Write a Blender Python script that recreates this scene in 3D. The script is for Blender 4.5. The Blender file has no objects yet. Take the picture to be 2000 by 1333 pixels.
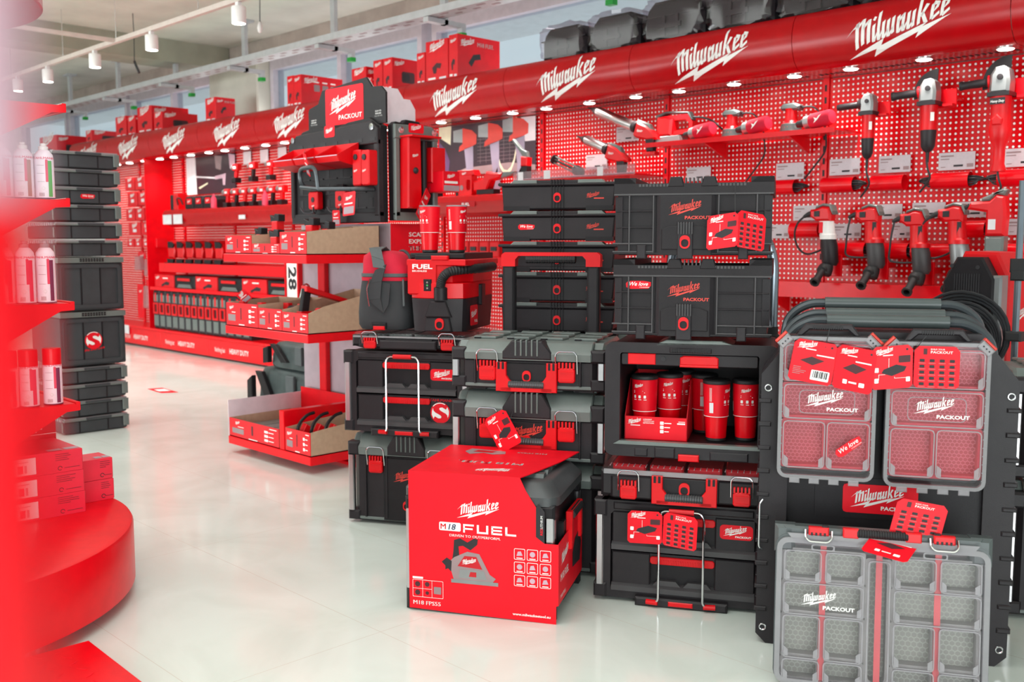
import bpy, math, random
from mathutils import Vector, Matrix

random.seed(7)
SC = bpy.context.scene
COL = SC.collection

# ---------------------------------------------------------------- camera
FPX, HC = 1944.0, 1.2
PITCH = math.atan(193.5 / FPX)
AW = math.atan(1930 / (FPX / math.cos(PITCH)))
fw = Vector((-math.cos(AW), math.sin(AW), 0)); rt = Vector((math.sin(AW), math.cos(AW), 0))
Fv = fw * math.cos(PITCH) + Vector((0, 0, -math.sin(PITCH))); Uv = rt.cross(Fv)
cam_d = bpy.data.cameras.new('camera'); cam = bpy.data.objects.new('camera', cam_d); COL.objects.link(cam)
cam.matrix_world = Matrix(((rt.x, Uv.x, -Fv.x, 0), (rt.y, Uv.y, -Fv.y, 0), (rt.z, Uv.z, -Fv.z, HC), (0, 0, 0, 1)))
cam_d.sensor_width = 36.0; cam_d.lens = 36.0 * FPX / 2000.0
cam_d.clip_start = 0.05; cam_d.clip_end = 100
cam_d.dof.use_dof = True; cam_d.dof.focus_distance = 3.3; cam_d.dof.aperture_fstop = 4.0
SC.camera = cam
# ---------------------------------------------------------------- world, exposure, big lights
SC.view_settings.view_transform = 'Standard'; SC.view_settings.look = 'None'
SC.view_settings.exposure = -0.08; SC.view_settings.gamma = 1.0; SC.view_settings.use_curve_mapping = False
SC.cycles.use_denoising = True
SC.cycles.max_bounces = 8; SC.cycles.transparent_max_bounces = 24; SC.cycles.diffuse_bounces = 4; SC.cycles.glossy_bounces = 4
SC.cycles.sample_clamp_indirect = 6.0; SC.cycles.caustics_reflective = False; SC.cycles.caustics_refractive = False
WD = bpy.data.worlds.new('daylight'); SC.world = WD; WD.use_nodes = True
bg = WD.node_tree.nodes['Background']; bg.inputs[0].default_value = (0.92, 0.98, 1.0, 1); bg.inputs[1].default_value = 0.88

def area(name, loc, target, sx, sy, power, col=(1, 0.97, 0.93)):
    d = bpy.data.lights.new(name, 'AREA'); d.shape = 'RECTANGLE'; d.size = sx; d.size_y = sy; d.energy = power; d.color = col
    o = bpy.data.objects.new(name, d); COL.objects.link(o); o.location = loc
    o.rotation_euler = (Vector(target) - Vector(loc)).to_track_quat('-Z', 'Y').to_euler()
    return o
area('shop_ceiling_lights', (-2.2, 1.0, 3.3), (-2.2, 1.0, 0), 3.4, 3.0, 85, (0.95, 1.0, 0.98))
area('shop_ceiling_lights_rear', (-7.5, 2.2, 3.05), (-7.5, 2.2, 0), 6.0, 1.0, 90, (0.95, 1.0, 0.98))
area('shopfront_daylight', (3.4, -2.2, 1.2), (-4.5, 3.2, 2.3), 4.5, 2.2, 240, (0.93, 0.99, 1.0))
area('added_ceiling_uplight', (-8.0, -4.8, 1.0), (-6.5, 2.6, 3.3), 8.0, 1.8, 420, (0.93, 0.99, 1.0))  # added light aimed upward from the open side to brighten the ceiling

area('added_uplight_behind_canopies', (-7.0, 5.62, 2.44), (-7.0, 5.0, 3.4), 10.0, 0.10, 30, (0.97, 1.0, 1.0))  # added uplight, unseen behind the canopy tops, lifts the ceiling

# ---------------------------------------------------------------- materials (procedural)
def lin(c):
    f = lambda v: v / 12.92 if v <= 0.04045 else ((v + 0.055) / 1.055) ** 2.4
    return tuple(f(v / 255.0) for v in c) + (1.0,)
MATS = {}
def mat(name, rgb, rough=0.5, metal=0.0, var=0.05, scale=14.0, bump=0.0, bscale=220.0, spec=0.5, coat=0.0, emit=None, es=1.0):
    m = bpy.data.materials.new(name); m.use_nodes = True; nt = m.node_tree; b = nt.nodes['Principled BSDF']
    c = lin(rgb)
    tc = nt.nodes.new('ShaderNodeTexCoord'); nz = nt.nodes.new('ShaderNodeTexNoise'); nz.inputs['Scale'].default_value = scale
    nz.inputs['Detail'].default_value = 3
    nt.links.new(tc.outputs['Object'], nz.inputs['Vector'])
    cr = nt.nodes.new('ShaderNodeValToRGB'); cr.color_ramp.elements[0].position = 0.35; cr.color_ramp.elements[1].position = 0.65
    cr.color_ramp.elements[0].color = tuple(v * (1 - var) for v in c[:3]) + (1,)
    cr.color_ramp.elements[1].color = tuple(min(1, v * (1 + var)) for v in c[:3]) + (1,)
    nt.links.new(nz.outputs['Fac'], cr.inputs['Fac']); nt.links.new(cr.outputs['Color'], b.inputs['Base Color'])
    b.inputs['Roughness'].default_value = rough; b.inputs['Metallic'].default_value = metal
    b.inputs['Specular IOR Level'].default_value = spec; b.inputs['Coat Weight'].default_value = coat
    if bump:
        n2 = nt.nodes.new('ShaderNodeTexNoise'); n2.inputs['Scale'].default_value = bscale; nt.links.new(tc.outputs['Object'], n2.inputs['Vector'])
        bp = nt.nodes.new('ShaderNodeBump'); bp.inputs['Strength'].default_value = bump; bp.inputs['Distance'].default_value = 0.002
        nt.links.new(n2.outputs['Fac'], bp.inputs['Height']); nt.links.new(bp.outputs['Normal'], b.inputs['Normal'])
    if emit:
        b.inputs['Emission Color'].default_value = lin(emit); b.inputs['Emission Strength'].default_value = es
    MATS[name] = m
    return m
mat('red_paint', (230, 4, 22), 0.28, spec=0.3)
mat('red_header', (178, 2, 12), 0.24, spec=0.35)
mat('red_carton', (222, 8, 26), 0.38, spec=0.4)
mat('red_carton_dark', (190, 12, 28), 0.45)
mat('red_plastic', (218, 8, 20), 0.35, spec=0.4)
mat('red_fabric', (196, 10, 48), 0.8, bump=0.5)
mat('red_print', (232, 8, 32), 0.45, spec=0.3)
mat('black_plastic', (41, 37, 40), 0.42, spec=0.3, var=0.1, bump=0.18, bscale=500)
mat('black_plastic_dark', (28, 25, 28), 0.45, spec=0.3, var=0.1, bump=0.15, bscale=500)
mat('grey_plastic', (106, 114, 111), 0.28, var=0.06, bump=0.18, bscale=500)
mat('rim_plastic', (66, 64, 66), 0.45)
mat('grip_grey', (62, 64, 66), 0.4)
mat('sleeve_grey', (74, 82, 82), 0.35)
mat('track_paint', (202, 188, 180), 0.5)
mat('crate_plastic', (32, 28, 31), 0.5, spec=0.3, var=0.08, bump=0.15, bscale=400)
mat('rubber', (30, 30, 32), 0.6)
mat('cable', (44, 45, 48), 0.45)
mat('alu', (205, 203, 206), 0.28, metal=1.0)
mat('chrome', (225, 225, 228), 0.14, metal=1.0)
mat('cast_alu', (150, 153, 154), 0.38, metal=0.6)
mat('steel_tube', (128, 138, 146), 0.30, metal=0.85)
mat('dark_tube', (70, 76, 80), 0.36, metal=0.4)
mat('white_paint', (232, 230, 228), 0.45)
mat('white_print', (245, 243, 240), 0.5)
mat('grey_print', (150, 128, 130), 0.5)
mat('dark_print', (70, 30, 36), 0.6)
mat('black_print', (34, 32, 36), 0.6)
mat('paper', (226, 222, 226), 0.55)
mat('cardboard', (186, 158, 132), 0.7, var=0.05, scale=40)
mat('cardboard_inner', (120, 98, 88), 0.75)
mat('white_board', (226, 214, 220), 0.5)
mat('white_panel_shaded', (176, 160, 168), 0.5)  # white panels of the stand, shade and red bounce put into the colour
mat('nylon', (52, 53, 56), 0.75, bump=0.6, bscale=700)
mat('nylon_light', (86, 92, 94), 0.7, bump=0.5, bscale=700)
mat('dark_bag', (66, 76, 76), 0.5, var=0.2, scale=9, bump=0.5, bscale=40)
mat('tower_plastic', (62, 65, 68), 0.42, spec=0.3, var=0.06, bump=0.15, bscale=500)
mat('concrete', (206, 204, 192), 0.85, var=0.06, scale=3, bump=0.2, bscale=30)
mat('concrete_dark', (158, 156, 140), 0.85, var=0.08, scale=4, bump=0.2, bscale=30)
mat('lintel', (168, 154, 144), 0.85, var=0.1, scale=5, bump=0.3, bscale=40)
mat('frame_pvc', (196, 188, 196), 0.4)
mat('tray_metal', (190, 192, 194), 0.45, metal=0.3)
mat('green_clip', (20, 150, 50), 0.5)
mat('lamp_glow', (255, 250, 240), 0.5, emit=(255, 248, 236), es=14.0)
mat('navy', (40, 46, 80), 0.6)
mat('can_white', (240, 228, 238), 0.35)
mat('can_pink', (226, 70, 100), 0.4)
mat('can_green', (60, 170, 80), 0.4)
mat('can_brown', (160, 110, 84), 0.4)
mat('pale_pink', (204, 168, 182), 0.6, spec=0.2)  # pale prints and edges, also the glare painted on the near panel
mat('orange_trim', (214, 62, 50), 0.4)

def clear_mat(name, tint, amount, rough=0.08, body=(200, 198, 200), fmin=0.014):
    m = bpy.data.materials.new(name); m.use_nodes = True; nt = m.node_tree
    nt.nodes.remove(nt.nodes['Principled BSDF']); out = nt.nodes['Material Output']
    tr = nt.nodes.new('ShaderNodeBsdfTransparent'); tr.inputs[0].default_value = lin(tint)
    gl = nt.nodes.new('ShaderNodeBsdfGlossy'); gl.inputs['Roughness'].default_value = rough
    df = nt.nodes.new('ShaderNodeBsdfDiffuse'); df.inputs[0].default_value = lin(body)
    nz = nt.nodes.new('ShaderNodeTexNoise'); nz.inputs['Scale'].default_value = 12
    mr = nt.nodes.new('ShaderNodeMapRange'); mr.inputs['To Min'].default_value = amount * 0.9; mr.inputs['To Max'].default_value = amount * 1.1
    nt.links.new(nz.outputs['Fac'], mr.inputs['Value'])
    m1 = nt.nodes.new('ShaderNodeMixShader'); nt.links.new(mr.outputs[0], m1.inputs[0])
    nt.links.new(tr.outputs[0], m1.inputs[1]); nt.links.new(df.outputs[0], m1.inputs[2])
    lw = nt.nodes.new('ShaderNodeLayerWeight'); lw.inputs['Blend'].default_value = 0.5
    pw = nt.nodes.new('ShaderNodeMath'); pw.operation = 'POWER'; pw.inputs[1].default_value = 4.0; nt.links.new(lw.outputs['Facing'], pw.inputs[0])
    fm = nt.nodes.new('ShaderNodeMapRange'); fm.inputs['To Min'].default_value = fmin; fm.inputs['To Max'].default_value = 0.7; nt.links.new(pw.outputs[0], fm.inputs['Value'])
    m2 = nt.nodes.new('ShaderNodeMixShader'); nt.links.new(fm.outputs[0], m2.inputs[0])
    nt.links.new(m1.outputs[0], m2.inputs[1]); nt.links.new(gl.outputs[0], m2.inputs[2])
    nt.links.new(m2.outputs[0], out.inputs[0]); MATS[name] = m
    return m
clear_mat('clear_plastic', (250, 249, 250), 0.008)
clear_mat('clear_edge', (225, 222, 228), 0.38)
clear_mat('wrap_film', (236, 230, 234), 0.012, 0.10, (180, 170, 176), 0.045)
clear_mat('window_glass', (236, 244, 248), 0.04, 0.02)
clear_mat('blister', (240, 220, 226), 0.2, 0.1)

def floor_mat():
    m = mat('floor_tile', (222, 218, 206), 0.13, var=0.0); nt = m.node_tree; b = nt.nodes['Principled BSDF']
    tc = nt.nodes.new('ShaderNodeTexCoord')
    n1 = nt.nodes.new('ShaderNodeTexNoise'); n1.inputs['Scale'].default_value = 2.2; n1.inputs['Detail'].default_value = 6; n1.inputs['Distortion'].default_value = 1.2
    nt.links.new(tc.outputs['Object'], n1.inputs['Vector'])
    cr = nt.nodes.new('ShaderNodeValToRGB'); cr.color_ramp.elements[0].position = 0.38; cr.color_ramp.elements[0].color = lin((214, 223, 216))
    cr.color_ramp.elements[1].position = 0.62; cr.color_ramp.elements[1].color = lin((224, 233, 227)); nt.links.new(n1.outputs['Fac'], cr.inputs['Fac'])
    br = nt.nodes.new('ShaderNodeTexBrick'); br.offset = 0.0; br.inputs['Scale'].default_value = 1.0; br.inputs['Brick Width'].default_value = 1.2
    br.inputs['Row Height'].default_value = 0.6; br.inputs['Mortar Size'].default_value = 0.0012; br.inputs['Mortar Smooth'].default_value = 0.2
    br.inputs['Mortar'].default_value = lin((206, 204, 194)); nt.links.new(tc.outputs['Object'], br.inputs['Vector'])
    nt.links.new(cr.outputs['Color'], br.inputs['Color1']); nt.links.new(cr.outputs['Color'], br.inputs['Color2'])
    nt.links.new(br.outputs['Color'], b.inputs['Base Color'])
floor_mat()

def peg_mat():     # red board punched with a square grid of round holes that show the white wall behind
    m = mat('peg_board', (220, 2, 16), 0.26, var=0.0, spec=0.25); nt = m.node_tree; b = nt.nodes['Principled BSDF']
    tc = nt.nodes.new('ShaderNodeTexCoord'); sp = nt.nodes.new('ShaderNodeSeparateXYZ'); nt.links.new(tc.outputs['Object'], sp.inputs[0])
    def mth(op, a, v=None):
        n = nt.nodes.new('ShaderNodeMath'); n.operation = op
        for k, q in enumerate((a, v)):
            if q is None: continue
            if isinstance(q, (int, float)): n.inputs[k].default_value = q
            else: nt.links.new(q, n.inputs[k])
        return n.outputs[0]
    P = 0.0286
    def cell(o): return mth('SUBTRACT', mth('FRACT', mth('DIVIDE', o, P)), 0.5)
    x, z = cell(sp.outputs[0]), cell(sp.outputs[2])
    r = mth('SQRT', mth('ADD', mth('MULTIPLY', x, x), mth('MULTIPLY', z, z)))
    inside = mth('LESS_THAN', r, 0.215)
    dark = mth('MULTIPLY', mth('LESS_THAN', r, 0.265), 1.0)
    mx0 = nt.nodes.new('ShaderNodeMixRGB'); mx0.inputs[1].default_value = lin((220, 2, 14)); mx0.inputs[2].default_value = lin((120, 8, 14)); nt.links.new(dark, mx0.inputs[0])
    mx = nt.nodes.new('ShaderNodeMixRGB'); mx.inputs[2].default_value = lin((255, 244, 240)); nt.links.new(mx0.outputs[0], mx.inputs[1]); nt.links.new(inside, mx.inputs[0])
    nt.links.new(mx.outputs[0], b.inputs['Base Color'])
peg_mat()

def hex_mat(name, c1, c2, s):      # honeycomb moulded floor of the organizer bins: two colours by distance to a hexagon edge
    m = mat(name, c1, 0.4, var=0.0); nt = m.node_tree; b = nt.nodes['Principled BSDF']
    tc = nt.nodes.new('ShaderNodeTexCoord')
    def vm(op, *a):
        n = nt.nodes.new('ShaderNodeVectorMath'); n.operation = op
        for k, q in enumerate(a):
            if isinstance(q, tuple): n.inputs[k].default_value = q
            else: nt.links.new(q, n.inputs[k])
        return n
    sp = nt.nodes.new('ShaderNodeSeparateXYZ'); nt.links.new(tc.outputs['Object'], sp.inputs[0])
    cb = nt.nodes.new('ShaderNodeCombineXYZ'); nt.links.new(sp.outputs[0], cb.inputs[0]); nt.links.new(sp.outputs[2], cb.inputs[1])
    p = vm('SCALE', cb.outputs[0]); p.inputs['Scale'].default_value = 1.0 / s
    R = (1.0, 1.7320508, 1.0); Hh = (0.5, 0.8660254, 0.5)
    def md(v):
        q = vm('DIVIDE', v, R); fr = vm('FRACTION', q.outputs[0]); return vm('SUBTRACT', vm('MULTIPLY', fr.outputs[0], R).outputs[0], Hh)
    a = md(p.outputs[0]); c = md(vm('SUBTRACT', p.outputs[0], Hh).outputs[0])
    la = vm('LENGTH', a.outputs[0]); lb = vm('LENGTH', c.outputs[0])
    lt = nt.nodes.new('ShaderNodeMath'); lt.operation = 'LESS_THAN'; nt.links.new(la.outputs['Value'], lt.inputs[0]); nt.links.new(lb.outputs['Value'], lt.inputs[1])
    mxv = nt.nodes.new('ShaderNodeMix'); mxv.data_type = 'VECTOR'; nt.links.new(lt.outputs[0], mxv.inputs[0]); nt.links.new(c.outputs[0], mxv.inputs[4]); nt.links.new(a.outputs[0], mxv.inputs[5])
    ab = vm('ABSOLUTE', mxv.outputs[1]); s2 = nt.nodes.new('ShaderNodeSeparateXYZ'); nt.links.new(ab.outputs[0], s2.inputs[0])
    dt = vm('DOT_PRODUCT', ab.outputs[0], (0.5, 0.8660254, 0.0))
    mm = nt.nodes.new('ShaderNodeMath'); mm.operation = 'MAXIMUM'; nt.links.new(dt.outputs['Value'], mm.inputs[0]); nt.links.new(s2.outputs[0], mm.inputs[1])
    gt = nt.nodes.new('ShaderNodeMath'); gt.operation = 'GREATER_THAN'; nt.links.new(mm.outputs[0], gt.inputs[0]); gt.inputs[1].default_value = 0.43
    mc = nt.nodes.new('ShaderNodeMixRGB'); mc.inputs[1].default_value = lin(c1); mc.inputs[2].default_value = lin(c2); nt.links.new(gt.outputs[0], mc.inputs[0])
    nt.links.new(mc.outputs[0], b.inputs['Base Color'])
hex_mat('hex_red', (180, 10, 38), (218, 90, 108), 0.0115)
hex_mat('hex_grey', (150, 152, 142), (176, 178, 168), 0.0145)

# ---------------------------------------------------------------- mesh builder
class MB:
    def __init__(s, M=None): s.v = []; s.f = []; s.mi = []; s.mats = []; s.M = M
    def add(s, vs, fs, m):
        if m not in s.mats: s.mats.append(m)
        k = s.mats.index(m); n = len(s.v)
        if s.M is not None: vs = [s.M @ Vector(p) for p in vs]
        s.v.extend(tuple(p) for p in vs)
        for f in fs: s.f.append([i + n for i in f]); s.mi.append(k)
        return s
    def loops(s, L, m, cap0=True, cap1=True, closed=False):      # skin consecutive vertex loops
        n = len(L[0]); vs = [p for l in L for p in l]; fs = []
        R = len(L)
        for a in range(R if closed else R - 1):
            b = (a + 1) % R
            for i in range(n):
                j = (i + 1) % n; fs.append([a * n + i, a * n + j, b * n + j, b * n + i])
        if not closed:
            if cap0: fs.append(list(range(n))[::-1])
            if cap1: fs.append([(R - 1) * n + i for i in range(n)])
        return s.add(vs, fs, m)
    def prism(s, poly, ax, a0, a1, m, ch=0.0, taper=None):
        def P(q, a): return (a, q[0], q[1]) if ax == 'x' else (q[0], a, q[1]) if ax == 'y' else (q[0], q[1], a)
        if ch:
            ins = inset(poly, ch); sg = 1 if a1 > a0 else -1
            L = [[P(q, a0) for q in ins], [P(q, a0 + sg * ch) for q in poly], [P(q, a1 - sg * ch) for q in poly], [P(q, a1) for q in ins]]
        else:
            L = [[P(q, a0) for q in poly], [P(q, a1) for q in (taper or poly)]]
        return s.loops(L, m)
    def box(s, x0, x1, y0, y1, z0, z1, m, ch=0.0):
        if ch: return s.prism([(x0, z0), (x1, z0), (x1, z1), (x0, z1)], 'y', y0, y1, m, min(ch, abs(x1 - x0) / 2.1, abs(y1 - y0) / 2.1, abs(z1 - z0) / 2.1))
        v = [(x, y, z) for z in (z0, z1) for y in (y0, y1) for x in (x0, x1)]
        return s.add(v, [[0, 2, 3, 1], [4, 5, 7, 6], [0, 1, 5, 4], [2, 6, 7, 3], [0, 4, 6, 2], [1, 3, 7, 5]], m)
    def ring(s, outer, inner, ax, a0, a1, m):
        def P(q, a): return (a, q[0], q[1]) if ax == 'x' else (q[0], a, q[1]) if ax == 'y' else (q[0], q[1], a)
        return s.loops([[P(q, a0) for q in outer], [P(q, a1) for q in outer], [P(q, a1) for q in inner], [P(q, a0) for q in inner]], m, closed=True)
    def tube(s, pts, r, m, n=8, closed=False, rr=None):
        pts = [Vector(p) for p in pts]
        if not rr and not closed and len(pts) > 2: pts = fillet(pts)
        L = []; N = len(pts); prev = None
        for i, p in enumerate(pts):
            a = pts[(i - 1) % N] if (closed or i) else p; b = pts[(i + 1) % N] if (closed or i < N - 1) else p
            t = (b - a).normalized() if (b - a).length > 1e-9 else Vector((0, 0, 1))
            if prev is None: u = t.orthogonal().normalized()
            else:
                u = prev - t * prev.dot(t); u = u.normalized() if u.length > 1e-6 else t.orthogonal().normalized()
            prev = u; w = t.cross(u); R = rr[i] if rr else r
            L.append([p + (u * math.cos(6.28318 * k / n) + w * math.sin(6.28318 * k / n)) * R for k in range(n)])
        return s.loops(L, m, closed=closed)
    def lathe(s, prof, o, ax, m, n=20, cap=True):     # prof: (radius, distance along ax)
        o = Vector(o); ax = Vector(ax).normalized(); u = ax.orthogonal().normalized(); w = ax.cross(u)
        return s.loops([[o + ax * h + (u * math.cos(6.28318 * k / n) + w * math.sin(6.28318 * k / n)) * max(r, 1e-4) for k in range(n)] for r, h in prof], m, cap, cap)
    def poly(s, pts, m): return s.add(pts, [list(range(len(pts)))], m)
    def obj(s, name, parent=None, loc=(0, 0, 0), rot=0.0, angle=32):
        me = bpy.data.meshes.new(name); me.from_pydata(s.v, [], s.f)
        for k in s.mats: me.materials.append(MATS[k])
        me.polygons.foreach_set('material_index', s.mi)
        me.validate(); me.update()
        import bmesh
        bm = bmesh.new(); bm.from_mesh(me); bmesh.ops.recalc_face_normals(bm, faces=bm.faces); bm.to_mesh(me); bm.free()
        me.shade_smooth(); me.set_sharp_from_angle(angle=math.radians(angle))
        o = bpy.data.objects.new(name, me); COL.objects.link(o); o.location = loc; o.rotation_euler = (0, 0, rot)
        if parent is not None: o.parent = parent
        return o

def fillet(P, lim=0.05, n=4):      # round the corners of a polyline
    o = [P[0]]
    for a, b, c in zip(P, P[1:], P[2:]):
        u, w = a - b, c - b; k = min(lim, u.length * .48, w.length * .48)
        if k < 1e-4: o.append(b); continue
        p, q = b + u.normalized() * k, b + w.normalized() * k
        for i in range(n + 1): t = i / n; o.append(p * (1 - t) ** 2 + b * 2 * t * (1 - t) + q * t * t)
    return o + [P[-1]]
def inset(poly, d):
    n = len(poly); A = sum(poly[i][0] * poly[(i + 1) % n][1] - poly[(i + 1) % n][0] * poly[i][1] for i in range(n)); sg = 1 if A > 0 else -1
    out = []
    for i in range(n):
        p0, p1, p2 = Vector(poly[i - 1]), Vector(poly[i]), Vector(poly[(i + 1) % n])
        e1 = (p1 - p0).normalized(); e2 = (p2 - p1).normalized()
        n1 = Vector((-e1.y, e1.x)) * sg; n2 = Vector((-e2.y, e2.x)) * sg
        k = 1 + n1.dot(n2); b = (n1 + n2) / k if k > 0.25 else n1
        out.append(tuple(p1 + b * d))
    return out
def rr(x0, x1, z0, z1, r, n=4):
    o = []
    for cx, cz, a in ((x1 - r, z0 + r, -90), (x1 - r, z1 - r, 0), (x0 + r, z1 - r, 90), (x0 + r, z0 + r, 180)):
        for k in range(n + 1):
            t = math.radians(a + 90.0 * k / n); o.append((cx + r * math.cos(t), cz + r * math.sin(t)))
    return o
def cham(x0, x1, z0, z1, c): return rr(x0, x1, z0, z1, c, 1)
def arc(cx, cz, r, a0, a1, n):
    return [(cx + r * math.cos(math.radians(a0 + (a1 - a0) * k / n)), cz + r * math.sin(math.radians(a0 + (a1 - a0) * k / n))) for k in range(n + 1)]
def fr(o, u=(1, 0, 0), v=(0, 0, 1)):
    o, u, v = Vector(o), Vector(u), Vector(v)
    return lambda a, b: o + u * a + v * b

TXT = {}
def glyphs(s, bold=0.0, shear=0.0):
    bold *= 0.5; k = (s, bold, shear)
    if k not in TXT:
        c = bpy.data.curves.new('lettering', 'FONT'); c.body = s; c.size = 1.0; c.offset = bold; c.shear = shear; c.resolution_u = 2; c.align_x = 'LEFT'
        o = bpy.data.objects.new('lettering', c); COL.objects.link(o)
        dg = bpy.context.evaluated_depsgraph_get(); dg.update(); e = o.evaluated_get(dg); me = e.to_mesh()
        V = [(v.co.x, v.co.y) for v in me.vertices]; F = [list(p.vertices) for p in me.polygons]; e.to_mesh_clear()
        bpy.data.objects.remove(o); bpy.data.curves.remove(c)
        xs = [v[0] for v in V] or [0]; x0, x1 = min(xs), max(xs)
        TXT[k] = ([(x - x0, y) for x, y in V], F, x1 - x0)
    return TXT[k]
def text(mb, s, f, h, m, al='c', sx=1.0, bold=0.0, shear=0.0, at=(0, 0)):
    twice = bold > 0.01 and 'M' in s; V, F, w = glyphs(s, 0 if twice else bold, shear); k = h / 0.72
    dx = {'c': -w / 2, 'l': 0, 'r': -w}[al]
    for e in ((-.018, .018) if twice else (0,)): mb.add([f((x + dx + e) * k * sx + at[0], y * k + at[1]) for x, y in V], F, m)
    return w * k * sx

def _logo():
    P = []; w = 0.25
    st = lambda x, a, b, ww=0.23: P.append([(x - ww / 2, a), (x + ww / 2, a + 0.08), (x + ww / 2, b), (x - ww / 2, b - 0.1)])
    J = lambda a, b: P.append([(a - 0.05, -0.02), (a + 0.14, 0.0), (b, 0.30), (b, 0.48)])
    T = lambda a, b: P.append([(a, 0.50), (b - 0.02, 0.82), (b + 0.05, 1.02), (a, 0.74)])
    st(0.15, -0.1, 1.42, 0.28); st(0.62, 0.02, 1.5, 0.28); st(1.09, 0, 1.35, 0.28)
    P.append([(0.1, 1.15), (0.55, 1.48), (0.7, 1.5), (0.2, 0.95)]); P.append([(0.6, 1.05), (1.0, 1.34), (1.2, 1.35), (0.65, 0.85)])
    P.append([(-0.75, 0.72), (0.25, 1.42), (0.25, 1.15), (-0.2, 1.05)])
    st(1.50, 0, 1.0); P.append([(1.36, 1.22), (1.55, 1.14), (1.66, 1.34), (1.47, 1.42)]); st(1.90, 0, 1.62)
    st(2.28, 0, 1.0); st(2.66, 0, 1.0); st(3.04, 0.05, 1.05); J(2.28, 2.66); J(2.66, 3.04); J(1.50, 1.78); J(1.90, 2.16)
    st(3.44, 0, 0.98); st(3.82, 0, 1.0); T(3.44, 3.82); J(3.44, 3.82); st(4.22, 0, 1.0); st(4.60, 0, 1.0); J(4.22, 4.60); J(3.82, 4.10)
    st(5.02, 0, 1.66); P.append([(5.1, 0.42), (5.42, 1.08), (5.68, 1.0), (5.28, 0.42)]); P.append([(5.1, 0.62), (5.32, 0.68), (5.74, 0.0), (5.42, 0.02)])
    for x in (5.98, 6.72):
        st(x, 0.06, 0.98, 0.24); P.append([(x - 0.02, 0.84), (x + 0.08, 1.06), (x + 0.48, 0.94), (x + 0.42, 0.78)])
        P.append([(x + 0.30, 0.86), (x + 0.50, 0.90), (x + 0.42, 0.62), (x + 0.08, 0.42)]); P.append([(x - 0.02, 0.16), (x + 0.06, 0.0), (x + 0.56, 0.24), (x + 0.52, 0.40)])
    out = []
    for q in P:
        out.append([((x + 0.12 * y + 0.75) / 8.2, (y * 1.32 + 0.20 * (x + 0.75)) / 8.2) for x, y in q])
    for q in ([(0, 0), (.377, .038), (.344, -.005), (.298, -.016)], [(.252, -.06), (.702, -.03), (.742, -.003), (.344, -.005), (.298, -.016)],
              [(.344, -.005), (.742, -.003), (.788, .015)], [(.669, -.067), (1, 0), (.742, -.003), (.702, -.03)]):
        out.append([(x, y * 1.1 - 0.07 + 0.27 * x) for x, y in q])
    return out
LOGO = _logo()
def clipz(poly, z0, z1):
    for lim, sg in ((z0, 1), (z1, -1)):
        o = []
        for i in range(len(poly)):
            a, b = poly[i - 1], poly[i]; da, db = (a[1] - lim) * sg, (b[1] - lim) * sg
            if (da >= 0) != (db >= 0): t = da / (da - db); o.append((a[0] + (b[0] - a[0]) * t, lim))
            if db >= 0: o.append(b)
        poly = o
        if len(poly) < 3: return None
    return poly
def logo(mb, f, w, m, bands=0, at=(0, 0)):
    for q in LOGO:
        q = [((x - 0.5) * w + at[0], (y - 0.15) * w + at[1]) for x, y in q]
        if bands:
            for z0, z1 in zip(bands, bands[1:]):
                c = clipz(q, z0, z1)
                if c: mb.poly([f(*p) for p in c], m)
        else: mb.poly([f(*p) for p in q], m)
def flat(mb, f, pts, m): mb.poly([f(*p) for p in pts], m)
def bar(mb, f, x0, x1, y0, y1, m): mb.poly([f(x0, y0), f(x1, y0), f(x1, y1), f(x0, y1)], m)
def disc(r, n=24, cx=0, cy=0, a0=0): return [(cx + r * math.cos(6.28318 * k / n + a0), cy + r * math.sin(6.28318 * k / n + a0)) for k in range(n)]
def lines(mb, f, x0, y0, w, n, gap, m, t=0.003, ragged=True):     # rows of small print too small to read
    for k in range(n):
        ww = w * (random.uniform(0.55, 1) if ragged else 1); bar(mb, f, x0, x0 + ww, y0 - k * gap - t, y0 - k * gap, m)
def f_off(f, o, e):      # the same frame moved by e along its own axes' normal, to lay one print over another
    a, b, c = f(0, 0), f(1, 0), f(0, 1); n = (b - a).cross(c - a).normalized()
    return lambda x, y: f(x + o[0], y + o[1]) + n * e
def badge(mb, f, w, h, c=0.012, word='PACKOUT', bg='red_print', fg='white_print', k=0.72):
    flat(mb, f, rr(-w / 2, w / 2, -h / 2, h / 2, c), bg); g = f_off(f, (0, 0), 0.0008)
    logo(mb, g, w * k, fg, at=(-w * 0.04, h * 0.08))
    if word: text(mb, word, g, h * 0.13, fg, 'r', 1.25, 0.07, at=(w * 0.45, -h * 0.36))
def we_love(mb, f, w):
    g = f_off(f, (0, 0), 0.0006); g2 = f_off(f, (0, 0), 0.0012)
    h = w * 0.27
    flat(mb, f, [(-w * .52, -h * .35), (-w * .40, -h * .62), (w * .40, -h * .55), (w * .5, -h * .1), (w * .5, h * .45), (w * .2, h * .62), (-w * .45, h * .62), (-w * .54, h * .2)], 'red_print')
    text(mb, 'We love', g2, h * 0.62, 'white_print', 'c', 1.0, 0.02, 0.35, at=(0, -h * 0.12))
    text(mb, 'STAHLMANN', g2, h * 0.17, 'white_print', 'r', 1.1, 0.03, 0.1, at=(w * .44, -h * 0.44))
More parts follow.
